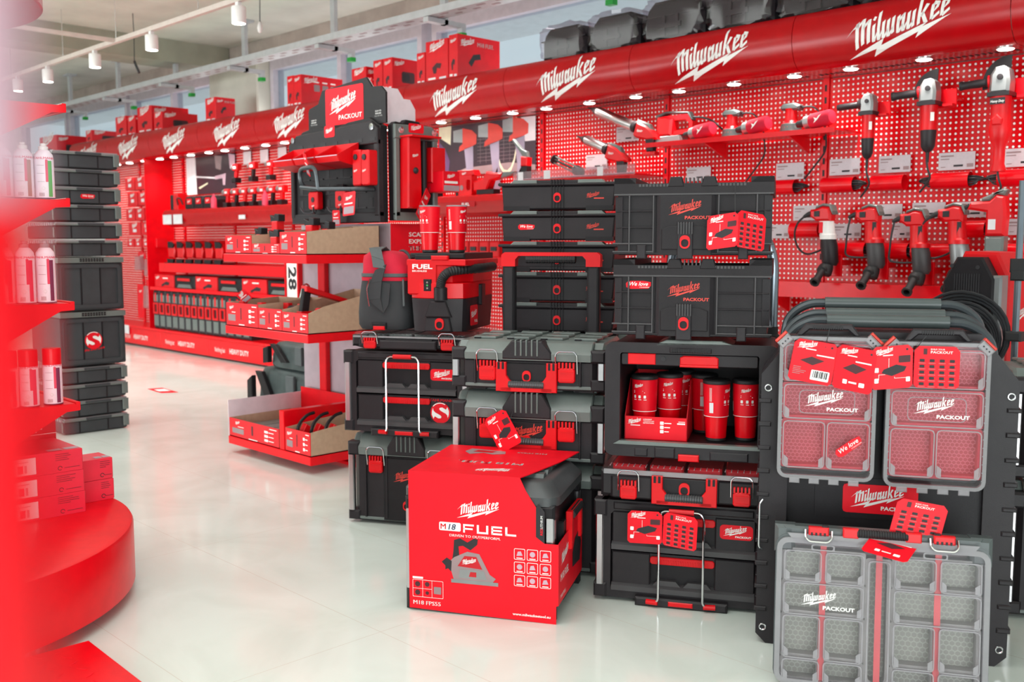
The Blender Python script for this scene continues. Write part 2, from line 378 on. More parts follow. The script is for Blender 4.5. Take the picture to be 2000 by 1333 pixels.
def emblem(mb, f, r, words=False):
    g = f_off(f, (0, 0), 0.0008)
    flat(mb, f, disc(r), 'red_print')
    L = [(-.74, .46), (-.68, .2), (-.52, .03), (-.2, -.12), (.04, -.26), (.11, -.38), (.04, -.5), (-.2, -.53), (-.45, -.40), (-.56, -.34), (-.69, -.58), (-.86, -.2), (-.84, .12)]
    for sg in (1, -1):
        flat(mb, g, [(x * r * sg, y * r * sg) for x, y in L], 'white_print')
    mb.add([g(*p) for p in arc(0, 0, r * 0.98, 60, 140, 8)] + [g(*p) for p in arc(0, 0, r * 0.9, 60, 140, 8)], [[i, i + 1, i + 10, i + 9] for i in range(8)], 'white_print')
    if words:
        text(mb, 'STAHLMANN', f, r * 0.26, 'red_print', 'c', 1.2, 0.02, at=(0, r * 1.08)); text(mb, 'We love tools', f, r * 0.3, 'red_print', 'c', 1.0, 0.02, 0.3, at=(0, -r * 1.38))

# ---------------------------------------------------------------- scene tree
def setp(o, label=None, cat=None, group=None, kind=None):
    if label: o['label'] = label
    if cat: o['category'] = cat
    if group: o['group'] = group
    if kind: o['kind'] = kind
    return o
def thing(name, label, cat, loc=(0, 0, 0), rot=0.0, group=None):
    o = bpy.data.objects.new(name, None); COL.objects.link(o); o.location = loc; o.rotation_euler = (0, 0, rot); o.empty_display_size = 0.05
    return setp(o, label, cat, group)
def struct(name, mb, loc=(0, 0, 0), rot=0.0): return setp(mb.obj(name, None, loc, rot), kind='structure')
def copy_tree(o, parent=None):
    c = o.copy(); COL.objects.link(c)
    if parent is not None: c.parent = parent
    for ch in list(o.children): copy_tree(ch, c)
    return c
def dup(o, loc, rot, label, group=None):
    c = copy_tree(o); c.location = loc; c.rotation_euler = (0, 0, rot); c['label'] = label
    if group: c['group'] = group
    return c
YAW = math.atan2(0.49944085, 0.86634799)
WV = Vector((0.86634799, 0.49944085, 0)); DV = Vector((-0.49944085, 0.86634799, 0))
def isl(s, t, z=0.0): return WV * s + DV * t + Vector((0, 0, z))

# ================================================================ the room
clear_mat('card_film', (240, 226, 230), 0.72, 0.25, (226, 222, 228))
WALLY, CEIL = 5.75, 3.33
struct('floor', MB().box(-17, 4.5, -5, 5.9, -0.08, 0, 'floor_tile'))
struct('ceiling', MB().box(-17, 4.5, -5, 5.9, CEIL, CEIL + 0.15, 'concrete'))
struct('wall_back', MB().box(-17, 4.5, WALLY, WALLY + 0.15, 0, 2.45, 'white_paint').box(-17, 4.5, WALLY, WALLY + 0.15, 3.17, CEIL, 'lintel'))
struct('wall_left', MB().box(-17.1, -17, -5, 5.9, 0, CEIL, 'white_paint'))
struct('trim_1', MB().box(-10.62, -10.2, -5, 5.69, 3.10, CEIL, 'concrete_dark', 0.01))
struct('trim_2', MB().box(-17, 4.5, 5.69, WALLY, 3.17, CEIL, 'lintel', 0.004))
struct('pillar', MB().box(-10.48, -9.45, 5.58, WALLY, 0, 3.165, 'concrete', 0.015))
struct('canopy_outside', MB().box(-17, 5, WALLY + 0.16, 6.75, 3.10, 3.3, 'white_paint'))
wx = [(-16.9, -15.0), (-14.9, -12.95), (-12.85, -10.5), (-9.42, -6.92), (-6.78, -4.2), (-4.06, -1.5), (-1.36, 4.4)]
for i, (a, b) in enumerate(wx):
    z0, z1 = 2.45, 3.17
    w = MB()
    w.ring([(a, z0), (b, z0), (b, z1), (a, z1)], [(a + .06, z0 + .06), (b - .06, z0 + .06), (b - .06, z1 - .17), (a + .06, z1 - .17)], 'y', WALLY - 0.03, WALLY + 0.1, 'frame_pvc')
    m = (a + b) / 2
    if i in (2, 3, 5): w.box(m - .03, m + .03, WALLY - 0.03, WALLY + 0.1, z0 + .06, z1 - .17, 'frame_pvc')
    fo = struct('window_%d' % (i + 1), w)
    MB().box(a + .06, b - .06, WALLY + 0.03, WALLY + 0.042, z0 + .06, z1 - .17, 'window_glass').obj('pane', fo)

# ---- things under the ceiling
def tray():
    t = thing('cable_tray', 'long perforated metal cable tray hanging along the window wall', 'cable tray', (0, 0, 0))
    m = MB(); m.box(-16, 3, 4.92, 4.935, 2.885, 2.94, 'tray_metal'); m.box(-16, 3, 5.065, 5.08, 2.885, 2.94, 'tray_metal'); m.box(-16, 3, 4.935, 5.065, 2.885, 2.89, 'tray_metal')
    for k in range(95): x = -16 + k * 0.2; m.box(x + .02, x + .10, 4.95, 4.975, 2.883, 2.885, 'grey_print'); m.box(x + .12, x + .19, 5.01, 5.035, 2.883, 2.885, 'grey_print')
    m.obj('tray_channel', t)
    for x in (-13.2, -11.75, -10.3, -8.85, -7.35, -5.9, -4.4, -2.9, -1.4):
        b = MB(); b.box(x - .03, x + .03, 5.085, 5.12, 2.845, CEIL, 'tray_metal'); b.box(x - .09, x + .09, 5.05, 5.16, CEIL - .02, CEIL, 'tray_metal')
        b.box(x - .03, x + .03, 4.92, 5.30, 2.845, 2.88, 'tray_metal')
        h = b.obj('hanger_bracket', t)
        MB().box(x - .028, x + .028, 5.26, 5.30, 2.81, 2.845, 'tray_metal').box(x - .032, x + .032, 5.255, 5.305, 2.775, 2.81, 'green_clip').obj('green_clip', h)
    return t
tray()
t = thing('lighting_track', 'pale lighting track carrying the row of round spotlights', 'lighting track')
MB().box(-16, -3.2, 3.642, 3.678, 2.865, 2.90, 'track_paint').obj('rail', t)
MB().box(-8.46, -8.424, 0.5, 3.64, 2.87, 2.90, 'track_paint').obj('cross_rail', t)
for x in (-5.6, -7.0, -8.44, -9.6, -11.0): MB().tube([(x, 3.66, 2.9), (x, 3.66, CEIL)], 0.004, 'chrome', 5).obj('suspension_wire', t)
t2 = thing('lighting_track', 'far lighting track half hidden by the near panel edge', 'lighting track')
MB().box(-14, -8.9, 2.742, 2.778, 2.865, 2.90, 'white_paint').obj('rail', t2)
for x in (-9.4, -11.4): MB().tube([(x, 2.76, 2.9), (x, 2.76, CEIL)], 0.004, 'chrome', 5).obj('suspension_wire', t2)
def spot(x, y, label, group='track spotlights'):
    t = thing('track_spotlight', label, 'spotlight', (x, y, 2.72), 0, group)
    m = MB(); m.lathe([(.048, 0.0), (.05, .004), (.05, .108), (.046, .115)], (0, 0, 0), (0, 0, 1), 'white_paint', 24); m.obj('lamp_housing', t)
    MB().lathe([(.044, -.002), (.044, 0.0)], (0, 0, 0), (0, 0, 1), 'lamp_glow', 24).obj('lens', t)
    MB().box(-.02, .02, -.015, .015, .115, .146, 'white_paint').obj('track_adapter', t)
    d = bpy.data.lights.new('spot_beam', 'SPOT'); d.energy = 55; d.spot_size = math.radians(95); d.spot_blend = 0.6; d.shadow_soft_size = 0.045; d.color = (1, .97, .92)
    o = bpy.data.objects.new('spot_beam', d); COL.objects.link(o); o.parent = t; o.location = (0, 0, -0.02)
for x, l in ((-6.42, 'nearest'), (-7.78, 'second'), (-8.89, 'third'), (-10.0, 'fourth'), (-10.82, 'fifth')):
    spot(x, 3.66, 'white round spotlight lit on the ceiling track, %s from the window end' % l if l != 'nearest' else 'largest lit white spotlight, at the near end of the ceiling track')
spot(-8.47 - .6, 2.76, 'lone lit spotlight on the far track beside the near panel')
for x, y, z, l in ((-7.3, 4.35, 2.92, 'small white bulb hanging on a wire near the window beam'), (-9.3, 4.2, 2.86, 'dark loose cable end dangling from the concrete ceiling')):
    t = thing('hanging_bulb' if 'bulb' in l else 'loose_cable', l, 'bulb' if 'bulb' in l else 'cable', (x, y, z))
    MB().tube([(0, 0, .03), (.01, 0, .25), (0, 0, CEIL - z)], 0.004, 'cable', 5).obj('wire', t)
    if 'bulb' in l: MB().lathe([(.005, .05), (.014, .04), (.022, 0), (.016, -.03), (.002, -.04)], (0, 0, 0), (0, 0, 1), 'white_paint', 12).obj('bulb', t)
    else: MB().tube([(0, 0, .03), (.02, 0, .0), (.05, .02, -.08)], 0.012, 'cable', 6).obj('cable_end', t)

# ================================================================ wall bays
PEGY, PLY, FAY = 5.32, 4.98, 4.92
PITCHX, X0 = 1.112, -1.73
def edges(i): return X0 - PITCHX * (i + 1), X0 - PITCHX * i        # bay i: left and right x
ORD = ['', 'first', 'second', 'third', 'fourth', 'fifth', 'sixth', 'seventh', 'eighth', 'ninth', 'tenth', 'eleventh', 'twelfth', 'thirteenth', 'fourteenth']
BAYLAB = ['red pegboard bay behind the tall angle grinders and hammer drills', 'red pegboard bay behind the sanders shelf and first corner drill',
          'red pegboard bay behind the two silver sealant guns', 'red bay with the poster of three impact drivers', 'red wall bay hidden behind the display stand with black tool panels',
          'red wall bay with price cards over the row of hanging drills', 'red wall bay above the rear red cartons, next to the row of hanging drills',
          'red wall bay under the dark poster of a man working', 'red wall bay of horizontal slots beside the dark poster', 'red wall bay hung with small boxed goods at the far end', 'last red wall bay, behind the tall black case tower']
def bay(i):
    a, b = edges(i)
    t = thing('wall_bay', BAYLAB[i + 1] if i >= 0 else 'red pegboard bay cut off by the edge of the picture', 'shop wall unit', (a, PEGY, 0), 0, 'red wall bays')
    L = b - a
    MB().box(.02, L - .02, 0, .012, .22, 2.12, 'peg_board').obj('back_panel', t)
    m = MB(); m.box(L - .018, L + .018, -.012, .03, 0, 2.42, 'red_paint')
    for k in range(26): m.box(L - .006, L + .006, -.0135, -.012, .35 + k * .068, .385 + k * .068, 'black_print')
    m.obj('upright', t)
    p = MB(); y0 = PLY - PEGY
    p.box(0, L, y0, .0, .02, .205, 'red_paint', .004); p.box(0, L, y0 - .012, 0, .205, .232, 'red_paint', .005); p.box(0, L, y0 + .03, 0, 0, .02, 'black_plastic')
    f = fr((L / 2, y0 - .001, .10))
    text(p, 'Nothing but', f, .050, 'white_print', 'l', .62, 0.0, at=(-.43, -.02)); text(p, 'HEAVY DUTY', f, .052, 'white_print', 'l', .86, 0.03, at=(-.13, -.02))
    p.obj('plinth', t)
    return t
for i in range(-1, 10): bay(i)
CANL = ['cut off at the picture edge', 'above the tall angle grinders', 'above the sanders shelf', 'above the sealant guns', 'above the impact driver poster', 'behind the display stand header board',
        'under the carton with grey windows', 'under the single upright carton', 'above the dark poster', 'above the slotted bay', 'above the boxed goods bay', 'nearest the black case tower']
def canopy(i):
    a, b = edges(i); L = b - a
    t = thing('sign_canopy', 'curved red canopy with white script, ' + CANL[i + 1], 'sign canopy', (a, 0, 0), 0, 'curved red canopies')
    prof = [(4.985, 2.42), (4.955, 2.405), (4.932, 2.37), (4.92, 2.32), (4.918, 2.27), (4.928, 2.22), (4.95, 2.17), (4.985, 2.135), (5.02, 2.122)]
    back = [(5.02, 2.128), (4.99, 2.145), (4.956, 2.178), (4.936, 2.22), (4.928, 2.27), (4.93, 2.32), (4.942, 2.366), (4.962, 2.398), (4.99, 2.412)]
    m = MB(); m.prism(prof + back, 'x', .002, L - .002, 'red_header')
    def f(u, v):
        for (y0, z0), (y1, z1) in zip(prof, prof[1:]):
            if z1 <= v <= z0: return Vector((u, y0 + (y1 - y0) * (z0 - v) / (z0 - z1) - .0022, v))
        return Vector((u, 4.92, v))
    logo(m, lambda u, v: f(L / 2 + u, 2.272 + v), .54, 'white_print', bands=[z - 2.272 for _, z in prof[::-1]], at=(.02, -.012))
    m.obj('fascia', t)
    m = MB(); m.box(.002, L - .002, 5.02, 5.30, 2.122, 2.134, 'red_header')
    for k in range(34): m.box(.03 + k * .031, .045 + k * .031, 5.16, 5.20, 2.1205, 2.122, 'black_print')
    m.obj('soffit', t)
    MB().box(.002, L - .002, 4.985, 5.56, 2.405, 2.42, 'red_header').obj('top_board', t)
    for dx in (.07, .46, .85):
        if i < -1: continue
        h = MB(); h.lathe([(.046, 0), (.046, -.006), (.040, -.008)], (L - dx, 5.08, 2.122), (0, 0, 1), 'chrome', 20); o = h.obj('downlight', t)
        MB().lathe([(.039, -.008), (.034, -.012), (.002, -.0125)], (L - dx, 5.08, 2.122), (0, 0, 1), 'lamp_glow', 20).obj('lens', o)
        d = bpy.data.lights.new('downlight_beam', 'SPOT'); d.energy = 11; d.spot_size = math.radians(120); d.spot_blend = 0.7; d.shadow_soft_size = 0.035; d.color = (1, .96, .9)
        q = bpy.data.objects.new('downlight_beam', d); COL.objects.link(q); q.parent = o; q.location = (L - dx, 5.08, 2.10)
for i in range(-1, 10): canopy(i)

# ---- goods standing on the canopy
def carton(x0, x1, xr, yd, z0, h, label, name='carton', style=0, cat='carton', group='red cartons on the canopy top'):
    """thin end of a red carton facing the shop, long side running back to the window"""
    w = x1 - x0
    t = thing(name, label, cat, (x0, 5.05, z0), 0, group)
    m = MB(); m.box(0, w, 0, yd, 0, h, 'red_carton', .003)
    f = fr((0, -.0012, 0)); s = min(w, h)
    logo(m, f, w * .72, 'white_print', at=(w * .5, h * .86))
    if w > .08:
        flat(m, f, [(w * .3, h * .35), (w * .5, h * .45), (w * .72, h * .42), (w * .66, h * .3), (w * .52, h * .33), (w * .48, h * .2), (w * .36, h * .2)], 'dark_print')
        bar(m, f, w * .12, w * .45, h * .06, h * .11, 'white_print')
    g = fr((w + .0012, 0, 0), (0, 1, 0))
    logo(m, g, yd * .34, 'white_print', at=(yd * .22, h * .84))
    if style == 1:
        text(m, 'M18 FUEL', g, h * .10, 'white_print', 'l', .9, 0.02, at=(yd * .46, h * .78)); flat(m, g, [(yd * .25, h * .38), (yd * .36, h * .58), (yd * .52, h * .62), (yd * .54, h * .5), (yd * .4, h * .46), (yd * .32, h * .3)], 'black_print')
    elif style == 2:
        for k in range(3): flat(m, g, rr(yd * (.3 + .2 * k), yd * (.44 + .2 * k), h * .5, h * .72, .01), 'grey_print')
        for k in range(3): bar(m, g, yd * (.3 + .2 * k), yd * (.42 + .2 * k), h * .78, h * .82, 'white_print')
    else:
        flat(m, g, rr(yd * .3, yd * .72, h * .25, h * .6, .02), 'dark_print'); flat(m, f_off(g, (0, 0), .0006), rr(yd * .34, yd * .56, h * .3, h * .54, .02), 'black_print')
    o = m.obj('carton_box', t)
    bar(k := MB(), fr((0, -.0016, 0)), w * .62, w * .92, h * .05, h * .10, 'paper'); k.obj('label_sticker', t)
    return t
ZT = 2.421
carton(-5.79, -5.69, 0, .44, ZT, .325, 'large red carton with tool picture, nearest the wrapped black cases on the canopy', style=1)
carton(-6.06, -5.80, 0, .40, ZT, .31, 'tall red carton just left of the large carton on the canopy')
carton(-6.17, -6.07, 0, .30, ZT, .24, 'narrow red carton in front of the tall ones, small torch picture', 'carton')
carton(-6.60, -6.48, 0, .32, ZT, .255, 'red carton with broad white script on its pink side, mid canopy')
carton(-6.73, -6.61, 0, .30, ZT, .255, 'slim red carton left of the white script carton on the canopy')
carton(-7.03, -6.83, 0, .30, ZT, .225, 'low red carton with saw blade picture on the canopy')
carton(-6.82, -6.75, 0, .10, ZT, .13, 'tiny red carton squeezed beside the saw blade carton')
carton(-8.03, -7.93, 0, .40, ZT, .28, 'outer slim red carton at the end over the black panel stand')
carton(-7.925, -7.80, 0, .45, ZT, .275, 'red carton with three grey windows on its side, over the stand', style=2)
carton(-9.57, -9.36, 0, .22, ZT, .235, 'single upright red carton with drill picture before the concrete pillar', style=1)
carton(-10.75, -10.55, 0, .42, ZT, .20, 'wide pinkish red carton in front of a larger one, left of pillar', style=0)
carton(-11.16, -10.80, 0, .44, ZT, .29, 'largest red carton of the group left of the pillar')
carton(-11.42, -11.22, 0, .16, ZT, .22, 'red carton second from the far window group')
carton(-11.75, -11.46, 0, .2, ZT, .235, 'dark fronted red carton at the middle of the far canopy')
carton(-12.63, -12.45, 0, .42, ZT, .15, 'low wide red carton lying below the far window')
carton(-14.2, -13.6, 0, .4, 2.30, .30, 'far blurred red carton above the spray cans')
MB_ = MB(); MB_.box(-15.0, -12.87, 5.0, 5.5, 2.16, 2.298, 'red_header', .004); setp(MB_.obj('far_shelf'), 'far red shelf top beyond the canopies, above the spray cans', 'shelf'); 
def wrapped(x0, x1, h, label):
    t = thing('tool_case', label, 'tool case', (x0, 5.02, ZT), 0, 'film-wrapped black cases')
    w = x1 - x0
    m = MB(); P = [(0, .0), (w, 0), (w, h * .55), (w * .93, h * .82), (w * .8, h), (w * .16, h), (w * .05, h * .82), (0, h * .55)]
    m.prism([(x + 0, z + .004) for x, z in P], 'y', .0, .40, 'black_plastic_dark', .02)
    m.box(w * .33, w * .38, -.012, 0, h * .1, h * .62, 'black_plastic'); m.box(w * .55, w * .60, -.012, 0, h * .1, h * .62, 'black_plastic'); m.box(w * .3, w * .64, -.014, 0, h * .3, h * .42, 'black_plastic')
    m.box(-.002, w + .002, -.006, .402, h * .6, h * .64, 'black_plastic')
    m.obj('case_body', t)
    g = MB(); n = 40; L = []
    for r_, yy in ((.86, -.025), (1.0, -.02), (1.03, .2), (1.0, .41), (.86, .416)):
        l = []
        for k in range(n):
            a = 6.283 * k / n; cx, cz = w / 2, h * .52
            e = .5; c, s_ = math.cos(a), math.sin(a)
            rx = (w / 2 + .006) * (abs(c) ** e) * (1 if c > 0 else -1); rz = (h / 2 + .02) * (abs(s_) ** e) * (1 if s_ > 0 else -1)
            q = r_ + random.uniform(-.07, .05); l.append((cx + rx * q, yy + random.uniform(-.012, .012), max(.002, cz + rz * q)))
        L.append(l)
    g.loops(L, 'wrap_film'); g.obj('plastic_wrap', t, angle=10)
    return t
wrapped(-4.79, -4.40, .205, 'film-wrapped black tool case farthest along the canopy, before the white window')
wrapped(-4.36, -3.96, .215, 'film-wrapped black tool case second from the far end, with bright creases')
wrapped(-3.92, -3.48, .235, 'film-wrapped black tool case in the middle of the row, over a canopy joint')
wrapped(-3.45, -3.02, .245, 'film-wrapped black tool case fourth along, cut by the top of the picture')
wrapped(-2.98, -2.56, .24, 'film-wrapped black case over the second script sign from the near end')
wrapped(-2.52, -2.1, .24, 'film-wrapped black case at the near end of the row, barely in view')

# ================================================================ pegboard goods
def card(x, z, w, h, label):
    m = MB(); m.box(0, w, -.004, -.001, 0, h, 'card_film')
    f = fr((0, -.0046, 0)); bar(m, f, .01, w * .42, h - .022, h - .014, 'grey_print'); bar(m, f, .01, w * .3, h - .036, h - .031, 'grey_print')
    text(m, '0', f, .001, 'grey_print') if False else None
    bar(m, f, w * .42, w * .68, .016, .026, 'black_print'); bar(m, f, w * .78, w * .96, .012, .03, 'grey_print'); bar(m, f, .012, w * .2, .014, .018, 'grey_print')
    o = m.obj('price_card', None, (x, PEGY - .018, z)); setp(o, label, 'price card', 'white price cards on the pegboard')
for x, z, w, h, l in (
    (-4.36, 1.87, .19, .10, 'white price card hanging between the two silver sealant guns'), (-4.63, 1.70, .19, .10, 'white price card beneath the lower silver sealant gun'),
    (-3.78, 1.585, .18, .085, 'white price card just above the upper crate rim'), (-3.14, 1.565, .18, .095, 'white price card below the last sander'),
    (-2.80, 1.575, .18, .09, 'white price card under the small angle grinder'), (-2.51, 1.575, .175, .09, 'white price card over the empty red cord tube'),
    (-2.185, 1.572, .185, .09, 'white price card under the middle angle grinder'), (-1.86, 1.572, .19, .09, 'white price card right of the largest angle grinder'),
    (-3.02, 1.325, .17, .085, 'white price card behind the head of the grey-bodied drill'), (-2.545, 1.325, .175, .08, 'white price card between second and third hanging drills, upper row'),
    (-2.315, 1.328, .175, .08, 'white price card behind the third hanging drill, upper row'), (-2.09, 1.326, .185, .08, 'white price card behind the switch of the fifth drill'),
    (-3.19, 1.222, .145, .08, 'white price card left of the first lower cord tube'), (-2.77, 1.222, .17, .08, 'white price card beside the second hanging drill'),
    (-2.42, 1.222, .1, .08, 'narrow white price card beside the fourth hanging drill'), (-1.83, 1.235, .17, .08, 'white price card right of the large upright hammer drill')):
    card(x, z, w, h, l)
def cord_tube(x0, x1, z, label, coil):
    t = thing('cord_tube', label, 'cord holder', (x0, PEGY - .07, z), 0, 'red cord tubes on the pegboard')
    w = x1 - x0; r = .043; m = MB()
    o = [(0, r * math.cos(a), r * math.sin(a)) for a in [6.283 * k / 24 for k in range(24)]]
    m.loops([[(0, y, q) for _, y, q in o], [(w, y, q) for _, y, q in o], [(w, y * .94, q * .94) for _, y, q in o], [(0, y * .94, q * .94) for _, y, q in o]], 'red_paint', closed=True)
    m.box(w * .3, w * .7, .04, .068, -.02, .02, 'red_paint')
    m.obj('tube', t)
    if coil:
        c = MB()
        for sd in ((w + .0,) if coil == 1 else (w, 0.0)):
            for k in range(5):
                a = random.uniform(-.02, .02); e = .045 + .008 * k
                c.tube([(sd - .06 if sd else .06, a, -.015 + .008 * k), (sd + (e * .5 if sd else -e * .5), a - .02, -.03 + .012 * k), (sd + (e if sd else -e), -.005 + a, .0), (sd + (e * .6 if sd else -e * .6), .02 + a, .02 - .006 * k), (sd - .06 if sd else .06, a, .01)], .0045, 'cable', 6)
        if coil == 2: c.tube([(.05, 0, .0), (w - .05, 0, .0)], .006, 'cable', 6)
        o2 = c.obj('power_cord', None, (x0, PEGY - .07, z)); setp(o2, 'dark power cord in the ' + label.split(',')[0].replace('red ', 'red ', 1), 'power cord', 'bundled power cords')
    return t
cord_tube(-3.13, -2.98, 1.518, 'red cord tube below the last sander, coil hanging out', 1)
cord_tube(-2.81, -2.62, 1.518, 'red cord tube under the small angle grinder, cord poking out', 1)
cord_tube(-2.52, -2.34, 1.517, 'empty red cord tube in the middle of the pegboard', 0)
cord_tube(-2.19, -2.0, 1.515, 'red cord tube under the middle angle grinder', 2)
cord_tube(-1.86, -1.66, 1.515, 'red cord tube under the largest grinder, at the picture edge', 2)
cord_tube(-3.0, -2.82, 1.27, 'red cord tube left of the grey-bodied drill, no cord in it', 0)
cord_tube(-2.72, -2.54, 1.155, 'red cord tube behind the grey drill and the second drill', 1)
cord_tube(-2.50, -2.30, 1.152, 'red cord tube behind the third hanging drill', 1)
cord_tube(-2.28, -2.07, 1.15, 'red cord tube behind the fourth hanging drill', 1)
cord_tube(-2.06, -1.91, 1.265, 'red cord tube left of the large hammer drill', 1)
cord_tube(-1.80, -1.66, 1.15, 'red cord tube half hidden behind the red and black site machine', 0)

def hook(x, z, y, nm='tool_hook'):
    pass
def grinder(x, z, label, L, disc_r, head, body2, hand, two=True):
    """angle grinder hanging head up; its body runs down the board"""
    t = thing('angle_grinder', label, 'angle grinder', (x, PEGY - .16, z), 0, 'angle grinders on the pegboard')
    w = head
    m = MB()
    m.prism([(-w * .55, .0), (w * .55, 0), (w * .58, w * .7), (w * .46, w * 1.35), (w * .2, w * 1.55), (-w * .25, w * 1.5), (-w * .5, w * 1.1)], 'y', -w * .62, w * .5, 'cast_alu', w * .16)
    m.lathe([(w * .17, 0), (w * .17, w * .06), (w * .1, w * .07)], (w * .08, -w * .62, w * .9), (0, -1, 0), 'black_plastic', 16)
    m.prism([(-w * .62, -.012), (w * .62, -.012), (w * .6, .008), (-w * .6, .008)], 'y', -w * .64, w * .52, 'black_plastic')
    m.obj('gear_head', t)
    m = MB(); b = -L * .55
    if body2 == 'long':
        S = [(w * .56, 0), (w * .54, -L * .22), (w * .56, -L * .36), (w * .62, -L * .46), (w * .5, -L * .58), (w * .34, -L * .68), (w * .33, -L * .9), (w * .42, -L * .97), (w * .4, -L)]
        m.loops([[(r * math.cos(a) * 1.0, r * math.sin(a) * .95 - w * .06, zz - .012) for a in [6.283 * k / 20 for k in range(20)]] for r, zz in S], 'red_plastic')
        m.prism([(-w * .25, -L * .42), (w * .25, -L * .42), (w * .3, -L * .34), (0, -L * .27), (-w * .3, -L * .34)], 'y', -w * .7, -w * .2, 'red_plastic', .006)
        bar(m, fr((0, -w * .66, 0)), -w * .42, w * .42, -L * .145, -L * .06, 'black_print'); text(m, 'Heavy Duty', fr((0, -w * .664, -L * .12)), .012, 'white_print', 'c', .8, .03, .3)
        m.obj('motor_body', t)
    else:
        S = [(w * .56, 0), (w * .52, -L * .1), (w * .5, b)]
        m.loops([[(r * math.cos(a), r * math.sin(a) * .95 - w * .06, zz - .012) for a in [6.283 * k / 20 for k in range(20)]] for r, zz in S], 'red_plastic')
        bar(m, fr((w * .3, -w * .56, 0), (.8, .5, 0)), 0, w * .25, b * .75, b * .4, 'white_print')
        m.obj('motor_body', t)
        S = [(w * .51, b), (w * .47, b - L * .2), (w * .44, -L + .02), (w * .3, -L), (w * .12, -L - .01), (w * .1, -L - .06)]
        g = MB(); g.loops([[(r * math.cos(a), r * math.sin(a) * .95 - w * .06, zz - .0125) for a in [6.283 * k / 20 for k in range(20)]] for r, zz in S], 'black_plastic')
        g.obj('rear_grip', t)
    h = MB(); hx = -w * .55
    pr = {0: [(.008, 0), (.034, .01), (.026, .02), (.018, .03), (.018, .12), (.015, .135)], 1: [(.012, 0), (.03, .01), (.03, .02), (.02, .03), (.019, .05), (.021, .06), (.019, .1), (.02, .13), (.024, .14), (.022, .15)]}[1 if hand else 0]
    h.lathe(pr, (hx + .005, -w * .1, w * .75), (-1, -.25, -.08), 'black_plastic', 16)
    if hand: h.lathe([(.031, .012), (.033, .014), (.033, .02), (.031, .022)], (hx + .005, -w * .1, w * .75), (-1, -.25, -.08), 'red_plastic', 16)
    h.obj('side_handle', t)
    if disc_r:
        d = MB(); P = [(w * .3, w * .7)] + arc(w * .3, w * .7, disc_r, 88, 192, 14)
        d.prism(P, 'y', w * .3, w * .36, 'black_plastic'); d.obj('wheel_guard', t)
    c = MB(); e = -L - (.06 if body2 != 'long' else .0)
    c.tube([(0, -.01, e - .01), (.006, -.01, e - .05), (.02, .0, e - .09), (-.02, .03, e - .13), (-.06, .06, e - .16)], .0055, 'cable', 6); c.obj('cord', t)
    s = MB(); s.box(w * .3, w * 1.5, w * .55, w * .7, -w * .3, w * .9, 'red_paint', .003); s.box(w * 1.1, w * 1.4, w * .6, .16, w * .2, w * .35, 'red_paint'); s.box(w * .8, w * 1.45, -.0, w * .6, -w * .25, -w * .1, 'red_paint')
    o = s.obj('tool_bracket', None, (x, PEGY - .16, z)); setp(o, 'red sheet metal bracket carrying the ' + label.split(',')[0].replace('smallest ', 'small '), 'bracket', 'red tool brackets')
grinder(-2.51, 1.885, 'smallest angle grinder, black tail and plain grey side handle', .22, 0, .066, 'short', 0)
grinder(-2.185, 1.905, 'middle angle grinder, silver head, black guard and black tail', .225, .12, .078, 'short', 1)
grinder(-1.835, 1.915, 'largest angle grinder, all red long body under a black guard', .36, .13, .085, 'long', 1)

